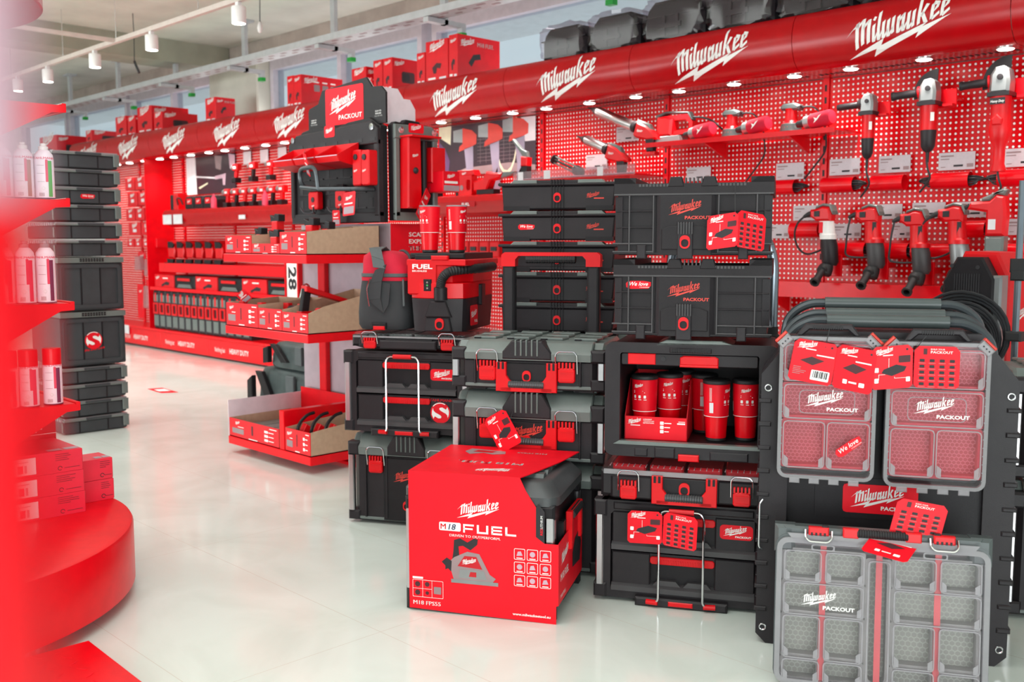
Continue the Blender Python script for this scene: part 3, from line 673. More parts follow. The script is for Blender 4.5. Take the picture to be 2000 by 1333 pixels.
def drill(x, z, label, kind=0):
    """pistol drill hanging with grip up, chuck end turned to the shop and down"""
    t = thing('rotary_drill', label, 'drill', (x, PEGY - .20, z), 0, 'large drills on the pegboard')
    gb = 'black_plastic' if kind == 0 else ('cast_alu' if kind == 2 else 'rim_plastic')
    def col(mb, S, mm, lean=0.0):
        mb.loops([[(r * math.cos(a) + dx, r * .9 * math.sin(a), zz) for a in [6.283 * k / 20 for k in range(20)]] for r, zz, dx in S], mm)
    m = MB(); col(m, [(.036, -.30, .03), (.046, -.28, .03), (.047, -.19, .022), (.043, -.155, .015)], gb); m.obj('gear_case', t)
    m = MB()
    if kind == 0: col(m, [(.047, -.155, .015), (.047, -.13, .012), (.043, -.125, .01), (.040, -.055, .002)], 'white_paint'); bar(m, fr((-.012, -.0375, -.10)), -.012, .012, -.02, .04, 'red_print')
    else: col(m, [(.052, -.165, .016), (.052, -.145, .016), (.044, -.135, .01), (.041, -.05, .002)], 'red_plastic'); bar(m, fr((.026, -.033, -.09), (.75, .5, 0)), -.01, .012, -.04, .035, 'black_print')
    m.obj('motor_housing', t)
    m = MB(); m.prism([(-.05, -.055), (.04, -.055), (.042, -.02), (.03, .02), (-.01, .026), (-.05, .012), (-.085, .008), (-.085, -.03), (-.06, -.045)], 'y', -.036, .036, 'red_plastic', .012); m.obj('rear_grip', t)
    m = MB(); m.prism([(-.055, .012), (-.01, .028), (.032, .022), (.045, -.02), (.05, .0), (.036, .034), (-.008, .042), (-.052, .026)], 'y', -.032, .032, 'grey_plastic', .008); m.box(-.055, -.022, -.041, -.036, -.03, .0, 'black_plastic', .002); m.obj('grip_cover', t)
    m = MB(); m.tube([(-.08, -.01, -.012), (-.10, -.015, -.016), (-.125, -.02, -.03)], .014, 'rubber', 10, rr=[.018, .014, .009])
    p = [(-.125, -.02, -.03), (-.16, -.025, -.06), (-.185, -.02, -.12), (-.175, .0, -.20), (-.13, .02, -.245), (-.06, .05, -.22), (-.01, .06, -.18)]
    if kind == 1: p = [(-.115, -.02, -.03), (-.13, -.02, -.10), (-.14, -.01, -.18), (-.15, .0, -.235), (-.09, .02, -.245), (-.01, .05, -.24)]
    m.tube(p, .0055, 'cable', 6); m.obj('cord', t)
    m = MB(); m.lathe([(.034, -.02), (.037, .0), (.037, .03), (.03, .04)], (.024, -.03, -.315), (-.15, -.3, -1), 'rubber', 16)
    m.lathe([(.030, 0), (.030, .03), (.020, .035), (.019, .12), (.026, .125), (.027, .14), (.016, .14), (.014, .10)], (.016, -.04, -.312), (.05, -.78, -.52), 'rubber', 16); m.obj('side_handle', t)
    b = MB(); b.box(.0, .05, .06, .195, -.30, -.27, 'red_paint'); b.box(-.03, .07, .05, .07, -.36, -.24, 'red_paint', .003)
    o = b.obj('tool_bracket', None, (x, PEGY - .20, z)); setp(o, 'red sheet metal bracket under the ' + label.split(',')[0], 'bracket', 'red tool brackets')
drill(-2.715, 1.37, 'grey-bodied hanging drill, first of the lower row', 0)
drill(-2.45, 1.36, 'second hanging drill, red body over a grey gear case', 1)
drill(-2.205, 1.335, 'third hanging drill, red body with cord hooked downwards', 1)
drill(-2.01, 1.355, 'fourth hanging drill, red body with silver nose', 2)
def hammer(x, z):
    t = thing('hammer_drill', 'large upright red hammer drill with grey lower housing, last of the row', 'drill', (x, PEGY - .2, z), 0, 'large drills on the pegboard')
    MB().prism([(-.045, -.13), (.045, -.13), (.05, -.02), (.04, .06), (-.0, .07), (-.03, .04), (-.12, .035), (-.135, .0), (-.1, -.005), (-.045, -.015)], 'y', -.035, .035, 'red_plastic', .012).obj('motor_housing', t)
    MB().prism([(-.07, .038), (-.03, .042), (.0, .072), (.035, .064), (.05, .09), (.03, .1), (-.02, .075), (-.07, .055)], 'y', -.028, .028, 'grey_plastic', .008).obj('grip_cover', t)
    MB().prism([(-.045, -.132), (.045, -.132), (.045, -.2), (.02, -.25), (-.045, -.22)], 'y', -.037, .037, 'grey_plastic', .01).obj('gear_case', t)
    m = MB(); m.lathe([(.03, 0), (.03, .03), (.02, .035), (.02, .12), (.025, .13), (.015, .13)], (.01, -.02, -.24), (.55, -.6, -.55), 'rubber', 16); m.obj('side_handle', t)
    m = MB(); m.tube([(-.13, -.01, .02), (-.165, -.015, 0), (-.2, -.02, -.03), (-.225, -.01, -.12), (-.22, .02, -.25)], .0055, 'cable', 6); m.tube([(-.13, -.01, .02), (-.165, -.015, 0)], .011, 'rubber', 8); m.obj('cord', t)
    bar(b := MB(), fr((0, -.0356, -.05)), -.03, .005, -.05, .0, 'paper'); b.obj('type_plate', t)
hammer(-1.815, 1.36)

# sanders on their narrow shelf
t = thing('display_shelf', 'narrow red shelf carrying the three sanders', 'shelf', (-3.92, PEGY - .28, 1.80), 0)
MB().box(0, 1.28, 0, .262, 0, .012, 'red_paint').box(0, 1.28, -.004, 0, -.012, .016, 'red_paint').obj('shelf_board', t)
for x in (.42, .98): MB().prism([(0.0, 0), (.262, 0), (.262, -.09)], 'x', x, x + .012, 'red_paint').obj('shelf_bracket', t)
SZ = 1.8132
def sander(x, label, k):
    t = thing('sander', label, 'sander', (x, PEGY - .16, SZ), 0, 'sanders on the narrow shelf')
    if k == 0:
        MB().prism([(-.13, .0), (.10, .0), (.085, .045), (-.11, .045)], 'y', -.05, .05, 'cast_alu', .004).obj('dust_frame', t)
        MB().prism([(-.09, .045), (.02, .045), (.03, .15), (-.02, .17), (-.09, .165)], 'y', -.045, .045, 'red_plastic', .014).obj('motor_housing', t)
        MB().ring([(-.02, .045), (.17, .055), (.17, .12), (.13, .17), (-.02, .17)], [(.03, .075), (.145, .08), (.145, .115), (.12, .14), (.03, .14)], 'y', -.022, .022, 'red_plastic').obj('rear_handle', t)
        MB().prism([(-.11, .155), (-.03, .185), (.13, .172), (.16, .13), (.168, .135), (.14, .185), (-.03, .2), (-.11, .18)], 'y', -.026, .026, 'sleeve_grey', .006).obj('front_grip', t)
        MB().tube([(.16, 0, .15), (.22, -.01, .145), (.30, .0, .12), (.36, .02, .06)], .006, 'cable', 6).obj('cord', t)
    else:
        MB().lathe([(.062, 0), (.064, .012), (.06, .02), (.055, .05), (.04, .065)], (0, 0, 0), (0, 0, 1), 'sleeve_grey', 24).obj('sanding_pad', t)
        MB().lathe([(.058, .03), (.05, .055), (.036, .07), (.033, .125), (.038, .135)], (0, 0, .002), (0, 0, 1), 'red_plastic', 20).obj('motor_housing', t)
        MB().prism([(-.05, .13), (.06, .125), (.068, .15), (.03, .168), (-.04, .166), (-.056, .15)], 'y', -.034, .034, 'sleeve_grey', .01).obj('palm_grip', t)
        MB().tube([(.06, 0, .14), (.11, -.005, .142), (.15, .0, .13), (.19, .03, .06), (.17, .1, -.1), (.02, .13, -.25)], .005, 'cable', 6).obj('cord', t)
def canister(x, y, z, label):
    t = thing('dust_canister', label, 'dust canister', (x, PEGY - .19 + y, z), 0, 'red dust canisters')
    m = MB(); m.lathe([(.018, -.05), (.022, 0)], (0, 0, 0), (1, -.12, .1), 'rubber', 14); m.obj('spout', t)
    m = MB(); m.lathe([(.022, 0), (.036, .006), (.036, .04)], (0, 0, 0), (1, -.12, .1), 'cast_alu', 20); m.obj('collar', t)
    m = MB(); m.lathe([(.036, .04), (.041, .045), (.043, .16), (.036, .175), (.01, .178)], (0, 0, 0), (1, -.12, .1), 'red_fabric', 20)
    f = fr((.10, -.058, .008), (1, -.12, .1)); flat(m, f, [(-.02, -.02), (-.012, -.004), (-.02, .012), (.0, .004), (.01, .016), (.028, .022), (.004, -.004)], 'white_print'); m.obj('canister_body', t)
sander(-3.80, 'finishing sander with open red loop handle, first on the narrow shelf', 0)
sander(-3.36, 'round palm sander in the middle of the narrow shelf', 1)
sander(-2.97, 'palm sander last on the narrow shelf, next to the small grinder', 1)
canister(-3.62, -.02, 1.858, 'dust canister behind the loop handle sander, before the palm sander')
canister(-3.24, -.03, 1.858, 'dust canister in the gap between the two palm sanders')
canister(-2.85, -.03, 1.858, 'dust canister at the shelf end, close to the small grinder')
def sealant(x, z, L, label, k=0):
    t = thing('sealant_gun', label, 'sealant gun', (x, PEGY - .17, z), 0, 'sealant guns on the pegboard')
    dx, dz = .93, -.35
    A = Vector((dx, -.10, dz)).normalized(); P = lambda s: tuple(A * s)
    if k == 0:
        MB().lathe([(.004, -.10), (.008, -.06), (.02, -.03), (.026, -.02), (.026, 0)], (0, 0, 0), A, 'black_plastic', 16).obj('nozzle', t)
        MB().lathe([(.030, 0), (.033, .005), (.033, L), (.03, L)], (0, 0, 0), A, 'alu', 24).obj('barrel', t)
        MB().lathe([(.036, L), (.038, L + .004), (.038, L + .03), (.034, L + .034)], (0, 0, 0), A, 'black_plastic', 20).obj('collar', t)
        q = A * (L + .03); B = MB(Matrix.Translation(q) @ Matrix.Rotation(math.radians(20), 4, 'Y'))
        B.prism([(0, -.05), (.03, -.06), (.12, -.05), (.2, -.02), (.19, .0), (.13, .02), (.08, .035), (.0, .04)], 'y', -.03, .03, 'red_plastic', .012); logo(B, fr((.05, -.0312, -.01)), .05, 'white_print'); B.obj('drive_housing', t)
        B = MB(Matrix.Translation(q) @ Matrix.Rotation(math.radians(20), 4, 'Y')); B.prism([(0, .036), (.08, .03), (.12, .012), (.13, .02), (.1, .048), (.0, .05)], 'y', -.02, .02, 'grey_plastic', .005); B.obj('grip_cover', t)
        B = MB(Matrix.Translation(q)); B.prism([(.09, -.16), (.14, -.16), (.15, -.07), (.08, -.07)], 'y', -.024, .024, 'black_plastic', .006); B.box(.07, .16, -.03, .03, -.185, -.16, 'red_plastic', .005); B.obj('battery_grip', t)
    else:
        MB().lathe([(.03, 0), (.034, .004), (.034, .012), (.026, .014)], (0, 0, 0), A, 'black_plastic', 16).obj('front_plate', t)
        m = MB(); m.tube([P(.01), P(L)], .009, 'rubber', 8)
        for s in (-1, 1):
            n = A.cross(Vector((0, 1, 0))).normalized() * .022 * s; m.tube([Vector(P(.01)) + n, Vector(P(L)) + n], .007, 'grey_plastic', 8)
        m.obj('cradle', t)
        MB().lathe([(.03, L), (.036, L + .01), (.034, L + .06), (.02, L + .08)], (0, 0, 0), A, 'black_plastic', 16).obj('drive_housing', t)
sealant(-4.40, 2.065, .36, 'upper silver sealant gun, longest barrel and red handle')
sealant(-4.50, 1.885, .20, 'lower silver sealant gun, shorter barrel')
sealant(-4.80, 1.775, .24, 'black open cradle caulking gun below the silver ones', k=1)
t = thing('display_shelf', 'red ledge shelf running under the hanging drills', 'shelf', (-3.94, PEGY - .22, .89), 0)
MB().box(0, 2.9, 0, .2, .07, .082, 'red_paint').box(0, 2.9, -.006, 0, 0, .086, 'red_paint').obj('shelf_board', t)
for x in (.9, 1.5, 2.1): MB().prism([(0, .0), (.2, .0), (.2, -.1), (.0, -.02)], 'x', x, x + .012, 'red_paint').obj('shelf_bracket', t)

# ================================================================ the island of stacked boxes
BP, BD, GP = 'black_plastic', 'black_plastic_dark', 'grey_plastic'
def latch(par, cx, z0, h=.072, w=.062, y=-.014, red_dn=True):
    """red over-centre latch with its chrome bail"""
    m = MB()
    m.prism(cham(cx - w / 2, cx + w / 2, z0, z0 + h * .72, .006), 'y', y, y + .016, 'red_plastic', .003)
    m.box(cx - w * .36, cx + w * .36, y - .003, y, z0 + h * .1, z0 + h * .16, 'red_plastic'); m.box(cx - w * .36, cx + w * .36, y - .003, y, z0 + h * .5, z0 + h * .55, 'red_plastic')
    for k in range(5): x = cx - w * .42 + k * w * .21; m.box(x - .003, x + .003, y + .0, y + .013, z0 + h * .7, z0 + h, 'red_plastic')
    o = m.obj('latch', par)
    b = MB(); a = w * .62; zt = z0 + h * 1.55
    b.tube([(cx - a, y + .008, z0 + h * .45), (cx - a, y - .004, zt - .012), (cx - a + .01, y - .003, zt), (cx + a - .01, y - .003, zt), (cx + a, y - .004, zt - .012), (cx + a, y + .008, z0 + h * .45)], .0026, 'chrome', 6)
    b.obj('bail', o)
def ring_button(m, cx, cz, r, y, mm='red_plastic'):
    o = rr(cx - r * .78, cx + r * .78, cz - r, cz + r, r * .72, 5); i = rr(cx - r * .55, cx + r * .55, cz - r * .74, cz + r * .42, r * .5, 5)
    m.ring(o, i, 'y', y - .006, y + .004, mm); m.prism(i, 'y', y - .0012, y + .004, BD)
def carry_handle(par, cx, z0, w, h, y=-.018):
    m = MB()
    for s in (-1, 1):
        x = cx + s * w / 2; xi = x - s * w * .17
        P = [(x, z0), (x, z0 + h), (xi, z0 + h), (xi, z0 + h * .55), (xi - s * .012, z0 + h * .38), (xi - s * .02, z0 + h * .34), (xi - s * .02, z0)]
        m.prism(P, 'y', y, y + .016, 'red_plastic', .002)
        for k in range(2): q = x - s * w * (.05 + .07 * k); m.box(q - .004, q + .004, y - .001, y, z0 + h * .76, z0 + h, BD)
    m.box(cx - w * .42, cx + w * .42, y, y + .016, z0, z0 + h * .13, 'red_plastic')
    o = m.obj('carry_handle', par)
    g = MB(); gw = w * .58; zc = z0 + h * .24; n = 30
    g.tube([(cx - gw / 2 + gw * k / n, y + .006, zc) for k in range(n + 1)], .014, 'grip_grey', 10, rr=[.0125 + .002 * (k % 2) for k in range(n + 1)])
    g.obj('ribbed_grip', o)
def post(par, x, z0, z1, y=.006, r=.0125):
    m = MB(); m.prism(cham(x - r, x + r, y - r, y + r, .004), 'z', z0, z1, 'alu'); m.obj('corner_post', par)
def feet(m, w, d):
    for x in (.06, w - .10):
        for y in (.05, d - .09): m.box(x, x + .05, y, y + .05, 0, .014, BD)
def cleats(m, w, d, h):
    """raised locking pads on a lid"""
    for i in range(4):
        for j in range(3):
            x = w * (.1 + .225 * i); y = d * (.2 + .26 * j)
            m.prism([(x, y), (x + w * .15, y), (x + w * .17, y + d * .15), (x - w * .02, y + d * .15)], 'z', h, h + .009, GP, .002)
            m.box(x + w * .005, x + w * .05, y - .004, y, h, h + .006, BD)
def toolbox(label, loc, w=.56, d=.40, h=.25, lid=.075, logo_red=False, handle=True, group='stacked black toolboxes', tele=False, plain=False):
    t = thing('toolbox', label, 'toolbox', loc, YAW, group)
    zl = h - lid; m = MB(); feet(m, w, d)
    c = .045
    m.prism([(c, .004), (w - c, .004), (w - .012, c), (w - .012, d - .01), (.012, d - .01), (.012, c)], 'z', .012, zl, BP, .006)
    for x0, x1 in ((-.004, .05), (w - .05, w + .004)): m.box(x0, x1, -.004, .06, .014, .055, BP, .006)
    m.box(w * .30, w * .70, -.004, .01, .02, zl - .01, BD, .004)
    for s in (.24, .76):
        m.box(w * s - .052, w * s - .045, -.008, .008, .03, zl, BP, .002); m.box(w * s + .045, w * s + .052, -.008, .008, .03, zl, BP, .002)
    m.box(.02, w - .02, .0, .02, .018, .03, GP, .002)
    if logo_red: logo(m, fr((w * .5, -.0052, zl * .72)), .12, 'orange_trim'); text(m, 'PACKOUT', fr((w * .5 + .02, -.0052, zl * .72 - .035)), .010, 'orange_trim', 'l', 1.2, .07)
    if handle or not plain: ring_button(m, w * .5, zl * .52 if handle else zl * .3, .020, -.005)
    m.obj('base', t)
    m = MB(); P = [(-.006, zl), (-.008, zl + lid * .38), (.03, h - .008), (.05, h), (d - .03, h), (d, h - .02), (d - .002, zl)]
    m.prism(P, 'x', .045, w - .045, GP if not plain else BP, .004); m.prism([(.02, zl), (.02, zl + lid * .4), (.06, h - .004), (d - .05, h - .004), (d - .03, zl)], 'x', .004, w - .004, GP, .01)
    m.box(-.004, .05, -.006, .055, zl - .005, zl + lid * .62, BP, .008); m.box(w - .05, w + .004, -.006, .055, zl - .005, zl + lid * .62, BP, .008)
    m.prism([(w * .34, zl + .004), (w * .66, zl + .004), (w * .66, zl + lid * .45), (w * .60, h + .004), (w * .40, h + .004), (w * .34, zl + lid * .45)], 'y', -.012, .05, BP, .004)
    for k in range(5): x = w * .5 + (k - 2) * .02; m.box(x - .003, x + .003, -.016, .03, zl + lid * .25, h + .008, GP, .002)
    if not plain: cleats(m, w, d, h)
    m.obj('lid', t)
    for x in (.012, w - .012): post(t, x, .055, zl - .004)
    for s in (.24, .76): latch(t, w * s, max(.02, zl - .075))
    if handle: carry_handle(t, w * .5, zl - .105 if zl > .12 else .006, w * .40, .105)
    if tele:
        q = MB(); x0, x1 = .088, .475; zt = h + .315; yb = d - .03
        for a in (x0, x1 - .05): q = MB(); q.box(a, a + .05, yb - .018, yb + .018, h - .01, zt - .05, BD, .006); q.box(a + .01, a + .04, yb - .021, yb - .017, h, zt - .06, BP); q.obj('handle_leg', t)
        q = MB(); O = [(x0 - .003, zt - .055), (x0 - .003, zt - .01), (x0 + .01, zt), (x1 - .01, zt), (x1 + .003, zt - .01), (x1 + .003, zt - .055)]
        I = [(x0 + .053, zt - .055), (x0 + .053, zt - .028), (x0 + .066, zt - .014), (x1 - .066, zt - .014), (x1 - .053, zt - .028), (x1 - .053, zt - .055)]
        q.loops([[(x, yb - .024, z) for x, z in O], [(x, yb + .024, z) for x, z in O], [(x, yb + .024, z) for x, z in I], [(x, yb - .024, z) for x, z in I]], 'red_plastic', closed=True)
        hb = q.obj('red_crossbar', t)
        n = 40; MB().tube([(x0 + .095 + (x1 - x0 - .19) * k / n, yb - .012, zt - .026) for k in range(n + 1)], .017, 'rubber', 10, rr=[.0155 + .002 * (k % 2) for k in range(n + 1)]).obj('ribbed_grip', hb)
    return t
def drawer_box(label, loc, sticker=False, w=.575, d=.40, h=.345):
    t = thing('drawer_toolbox', label, 'drawer toolbox', loc, YAW, 'two-drawer black toolboxes')
    m = MB(); O = cham(0, w, .012, h, .02); I = cham(.05, w - .05, .036, h - .036, .012)
    m.ring(O, I, 'y', 0, .05, BP); m.box(.012, w - .012, .05, d, .012, h - .004, BP, .006)
    for x0, x1 in ((-.006, .038), (w - .038, w + .006)):
        for z0, z1 in ((.012, .06), (h - .055, h)): m.box(x0, x1, -.008, .05, z0, z1, BP, .006)
    m.box(.06, w - .06, -.006, .02, h - .03, h - .006, BP, .004)
    m.box(w * .5 - .15, w * .5 + .15, -.03, .03, .0, .030, BP, .006); m.box(w * .5 - .04, w * .5 + .04, -.034, -.028, .008, .024, 'red_plastic', .003)
    feet(m, w, d); m.obj('body', t)
    for k, (z0, z1) in enumerate(((.178, h - .038), (.038, .170))):
        m = MB(); xa, xb = .054, w - .054; c0, c1 = w * .5 - .105, w * .5 + .105
        m.box(xa, c0, .004, .06, z0, z1, BP, .004); m.box(c1, xb, .004, .06, z0, z1, BP, .004); m.box(c0 - .004, c1 + .004, .022, .06, z0, z1, BD)
        m.box(c0, c1, .006, .03, z1 - .028, z1, BP)
        m.prism([(.006, z0 + .026), (-.008, z0 + .018), (-.008, z0 + .001), (.03, z0 + .001), (.03, z0 + .03)], 'x', xa, xb, 'rim_plastic')
        for q in (c0 + .055, c1 - .055): m.prism([(q - .05, z0 + .02), (q + .05, z0 + .02), (q + .03, z0 + .042), (q - .03, z0 + .042)], 'y', .004, .03, 'rim_plastic')
        if k == 0: badge(m, fr((w - .115, .0032, z0 + .085)), .105, .048)
        elif sticker: emblem(m, fr((w - .125, .0032, z0 + .066)), .044, True)
        o = m.obj('drawer', t)
        q = MB(); q.prism(cham(c0, c1, z1 - .034, z1 - .008, .006), 'y', .0, .01, 'red_plastic', .002)
        for j in range(22): x = c0 + .02 + j * .0079; q.box(x, x + .003, -.002, .0, z1 - .032, z1 - .018, 'red_plastic')
        q.obj('red_grip', o)
    for x in (.014, w - .014): post(t, x, .056, h - .05, y=.002)
    cx = w * .5; b = MB(); a = .072; y = -.04
    b.tube([(cx - a - .01, y + .005, .018), (cx - a, y, .03), (cx - a, y, h - .035), (cx - a + .012, y, h - .016), (cx + a - .012, y, h - .016), (cx + a, y, h - .035), (cx + a, y, .03), (cx + a + .01, y + .005, .018)], .0042, 'chrome', 8)
    o = b.obj('wire_handle', t)
    MB().tube([(cx - .04, y, h - .016), (cx + .04, y, h - .016)], .0095, 'red_plastic', 10).obj('red_sleeve', o)
    for s in (-1, 1): MB().tube([(cx + s * (a + .002), y + .005, .018), (cx + s * (a + .04), y + .01, .018)], .009, 'red_plastic', 8).obj('red_sleeve', o)
    return t
def crate(label, loc, sticker=False, w=.50, d=.40, h=.258):
    t = thing('crate', label, 'crate', loc, YAW, 'black stacking crates')
    K = 'crate_plastic'; m = MB()
    m.prism([(.012, .0), (w - .012, .0), (w - .012, d), (.012, d)], 'z', .012, h - .052, K, .004)
    R = [(0, -.008), (w, -.008), (w, d), (0, d)]; I = [(.02, .014), (w - .02, .014), (w - .02, d - .02), (.02, d - .02)]
    m.ring(R, I, 'z', h - .052, h - .018, K)
    for a, b in ((0, .07), (w - .07, w)): m.ring([(a, -.008), (b, -.008), (b, d), (a, d)], [(a + .004, -.004), (b - .004, -.004), (b - .004, d - .004), (a + .004, d - .004)], 'z', h - .018, h, K); m.prism([(a, h - .018), (b, h - .018), (b if a else b - .02, h), (a + .02 if a else a, h)], 'y', -.008, .0, K)
    for x in (w * .34, w * .55): m.prism([(x, h - .03), (x + .055, h - .03), (x + .045, h + .002), (x + .01, h + .002)], 'y', -.01, .02, K, .003)
    for k in range(6): x = w * .452 + k * .0125; m.box(x, x + .004, -.008, .02, h - .018, h - .001, 'rim_plastic')
    for k in range(9):
        for x in (.08 + k * .011, w - .18 + k * .011): m.box(x, x + .007, -.009, -.004, h - .028, h - .02, 'rim_plastic')
    for z in (.02, .046, .098, .150): m.box(-.004 if z < .06 else .008, w * .255, -.008, .0, z, z + .005, 'rim_plastic' if z < .06 else K, .0015); m.box(w * .665, w + .004 if z < .06 else w - .008, -.008, .0, z, z + .005, 'rim_plastic' if z < .06 else K, .0015)
    m.box(0, w, -.010, .0, h - .056, h - .05, 'rim_plastic', .0015)
    m.box(.0, w, -.010, .004, .014, .02, K, .0015)
    for x in (.05, w * .255, w * .665, w - .05): m.box(x - .0025, x + .0025, -.009, .0, .02, h - .05, 'rim_plastic', .001)
    m.prism([(.004, -.002), (.028, -.008), (.028, .02), (.004, .02)], 'z', .05, h - .06, K); m.prism([(w - .028, -.008), (w - .004, -.002), (w - .004, .02), (w - .028, .02)], 'z', .05, h - .06, K)
    m.prism([(w * .27, -.002), (w * .30, -.012), (w * .62, -.012), (w * .65, -.002)], 'z', .012, h - .056, K, .001)
    zc = .105; m.prism([(w * .31, .03), (w * .61, .03), (w * .61, zc - .01), (w * .56, zc), (w * .36, zc), (w * .31, zc - .01)], 'y', -.017, -.012, K, .002)
    m.box(w * .41, w * .51, -.021, -.012, .0, zc + .01, BP, .003)
    for k in range(6): x = w * .415 + k * .0086; m.box(x, x + .003, -.026, -.018, zc - .026, zc + .012, 'rim_plastic')
    ring_button(m, w * .46, .054, .021, -.021)
    for x in (.075, w - .105): m.box(x, x + .03, -.012, .03, -.0, .045, BP, .003)
    logo(m, fr((w * .455, -.0128, h * .63)), .105, 'orange_trim'); text(m, 'PACKOUT', fr((w * .455, -.0128, h * .63 - .036)), .010, 'orange_trim', 'l', 1.25, .07, at=(0, 0))
    if sticker: we_love(m, fr((w * .165, -.0012, h * .68)), .078)
    m.obj('crate_body', t)
    return t
def organizer_flat(label, loc, w=.53, d=.38, h=.14, red=True, handle=True, slim=False):
    """parts organizer lying flat: black base, clear lid with the bins showing through"""
    t = thing('parts_organizer', label, 'parts organizer', loc, YAW)
    hb = h * .60; m = MB(); feet(m, w, d)
    m.prism([(.04, 0), (w - .04, 0), (w, .04), (w, d), (0, d), (0, .04)], 'z', .010, hb, BP, .006)
    for x0, x1 in ((-.002, .06), (w - .06, w + .002)): m.box(x0, x1, .008, .06, .014, hb + .012, BP, .01)
    m.box(w * .3, w * .7, -.006, .01, .014, hb, BD, .003)
    if not slim: ring_button(m, w * .5, hb * .62, .022, -.008)
    m.obj('base', t)
    m = MB()
    for i in range(4):
        for j in range(2):
            x = w * (.06 + .225 * i); y = d * (.10 + .44 * j); m.box(x, x + w * .2, y, y + d * .38, hb - .004, hb + h * .2, 'red_carton_dark' if red else GP, .006)
    m.obj('bin', t)
    m = MB(); P = [(.0, hb + .002), (.002, hb + h * .14), (.05, h - .004), (.07, h), (d - .04, h), (d, hb + .002)]
    for x in (.006, w - .006):
        pass
    L = [[(x, y, z) for y, z in P] for x in (.006, w - .006)]
    m.loops(L, 'clear_plastic'); m.box(.01, w - .01, -.004, .004, hb + .004, hb + h * .13, 'clear_edge')
    for k in range(26): x = .03 + (w - .06) * k / 25; m.box(x - .0012, x + .0012, .004, .04, hb + h * .20, hb + h * .22, 'clear_edge')
    m.obj('clear_lid', t)
    for s in (.17, .83): latch(t, w * s, .012 if not slim else .008, h=min(.062, h * .55), w=.055, y=-.016)
    if handle: carry_handle(t, w * .5, .004, w * .38, hb * 1.05, y=-.022)
    elif slim: MB().box(w * .26, w * .74, -.02, .0, .008, hb * .9, BP, .005).obj('front_handle', t)
    return t

# -- two-drawer stack nearest the carts
drawer_box('two-drawer black toolbox on the floor with an open leaflet tied to its wire handle', isl(-.594, 3.22, 0))
organizer_flat('black parts organizer with clear lid and red handle, between drawer toolbox and open cabinet', isl(-.575, 3.20, .3475), w=.55, h=.146)
def cabinet():
    w, d, h = .555, .39, .378; t = thing('open_cabinet', 'open black cabinet box with red tumblers standing inside it', 'cabinet', isl(-.568, 3.22, .496), YAW)
    m = MB(); O = rr(0, w, .0, h, .028, 4); I = rr(.05, w - .062, .048, h - .034, .008, 4)
    m.ring(O, I, 'y', 0, .03, BP); O2 = rr(.008, w - .008, .008, h - .006, .022, 4)
    m.ring(O2, I, 'y', .03, d - .01, BD); m.prism(O2, 'y', d - .01, d, BD)
    m.prism([(w * .3, h - .004), (w * .74, h - .004), (w * .68, h + .010), (w * .36, h + .010)], 'y', .0, .2, GP, .003)
    m.box(w * .38, w * .62, -.006, .0, h - .03, h - .014, BP, .004)
    for k in range(16): x = w * .39 + k * .0078; m.box(x, x + .004, -.009, -.005, h - .028, h - .016, BD)
    m.box(w * .30, w * .42, -.006, .01, -.0, .036, BP, .004); m.box(w * .18, w * .26, -.004, .01, .002, .03, BP, .004); m.box(w * .62, w * .84, -.006, .01, -.0, .03, BP, .004)
    m.prism([(.03, .04), (w - .05, .04), (w - .06, .052), (.05, .052)], 'y', -.004, .02, GP)
    m.obj('shell', t)
    m = MB(); m.prism(rr(.053, w - .066, h - .074, h - .036, .006), 'y', .006, .30, BP, .002); m.box(.075, .165, .003, .02, h - .072, h - .036, 'red_plastic', .002)
    m.lathe([(.008, 0), (.008, .002)], (.19, .005, h - .052), (0, -1, 0), 'black_print', 12); m.prism([(w * .44, h - .07), (w * .66, h - .07), (w * .66, h - .046), (w * .64, h - .04), (w * .46, h - .04), (w * .44, h - .046)], 'y', .0, .02, 'red_plastic', .003)
    m.box(w * .44, w * .66, -.008, .004, h - .076, h - .068, 'red_plastic', .002)
    m.obj('tucked_door', t)
    MB().box(w * .44, w * .56, -.012, .006, -.006, .016, 'red_plastic', .003).obj('red_latch', t)
    q = MB(); q.tube([(w - .012, .012, .19), (w - .006, -.006, .2), (w - .006, -.006, .1), (w - .012, .012, .09)], .0025, 'chrome', 6); q.obj('bail', t)
    return w, d, h
cabinet()
crate('lower black crate with a white and red sticker at its corner, on the open cabinet', isl(-.543, 3.225, .886), True)
crate('upper black crate at the top of the stack, red folded leaflet hanging on it', isl(-.543, 3.225, 1.146), False)

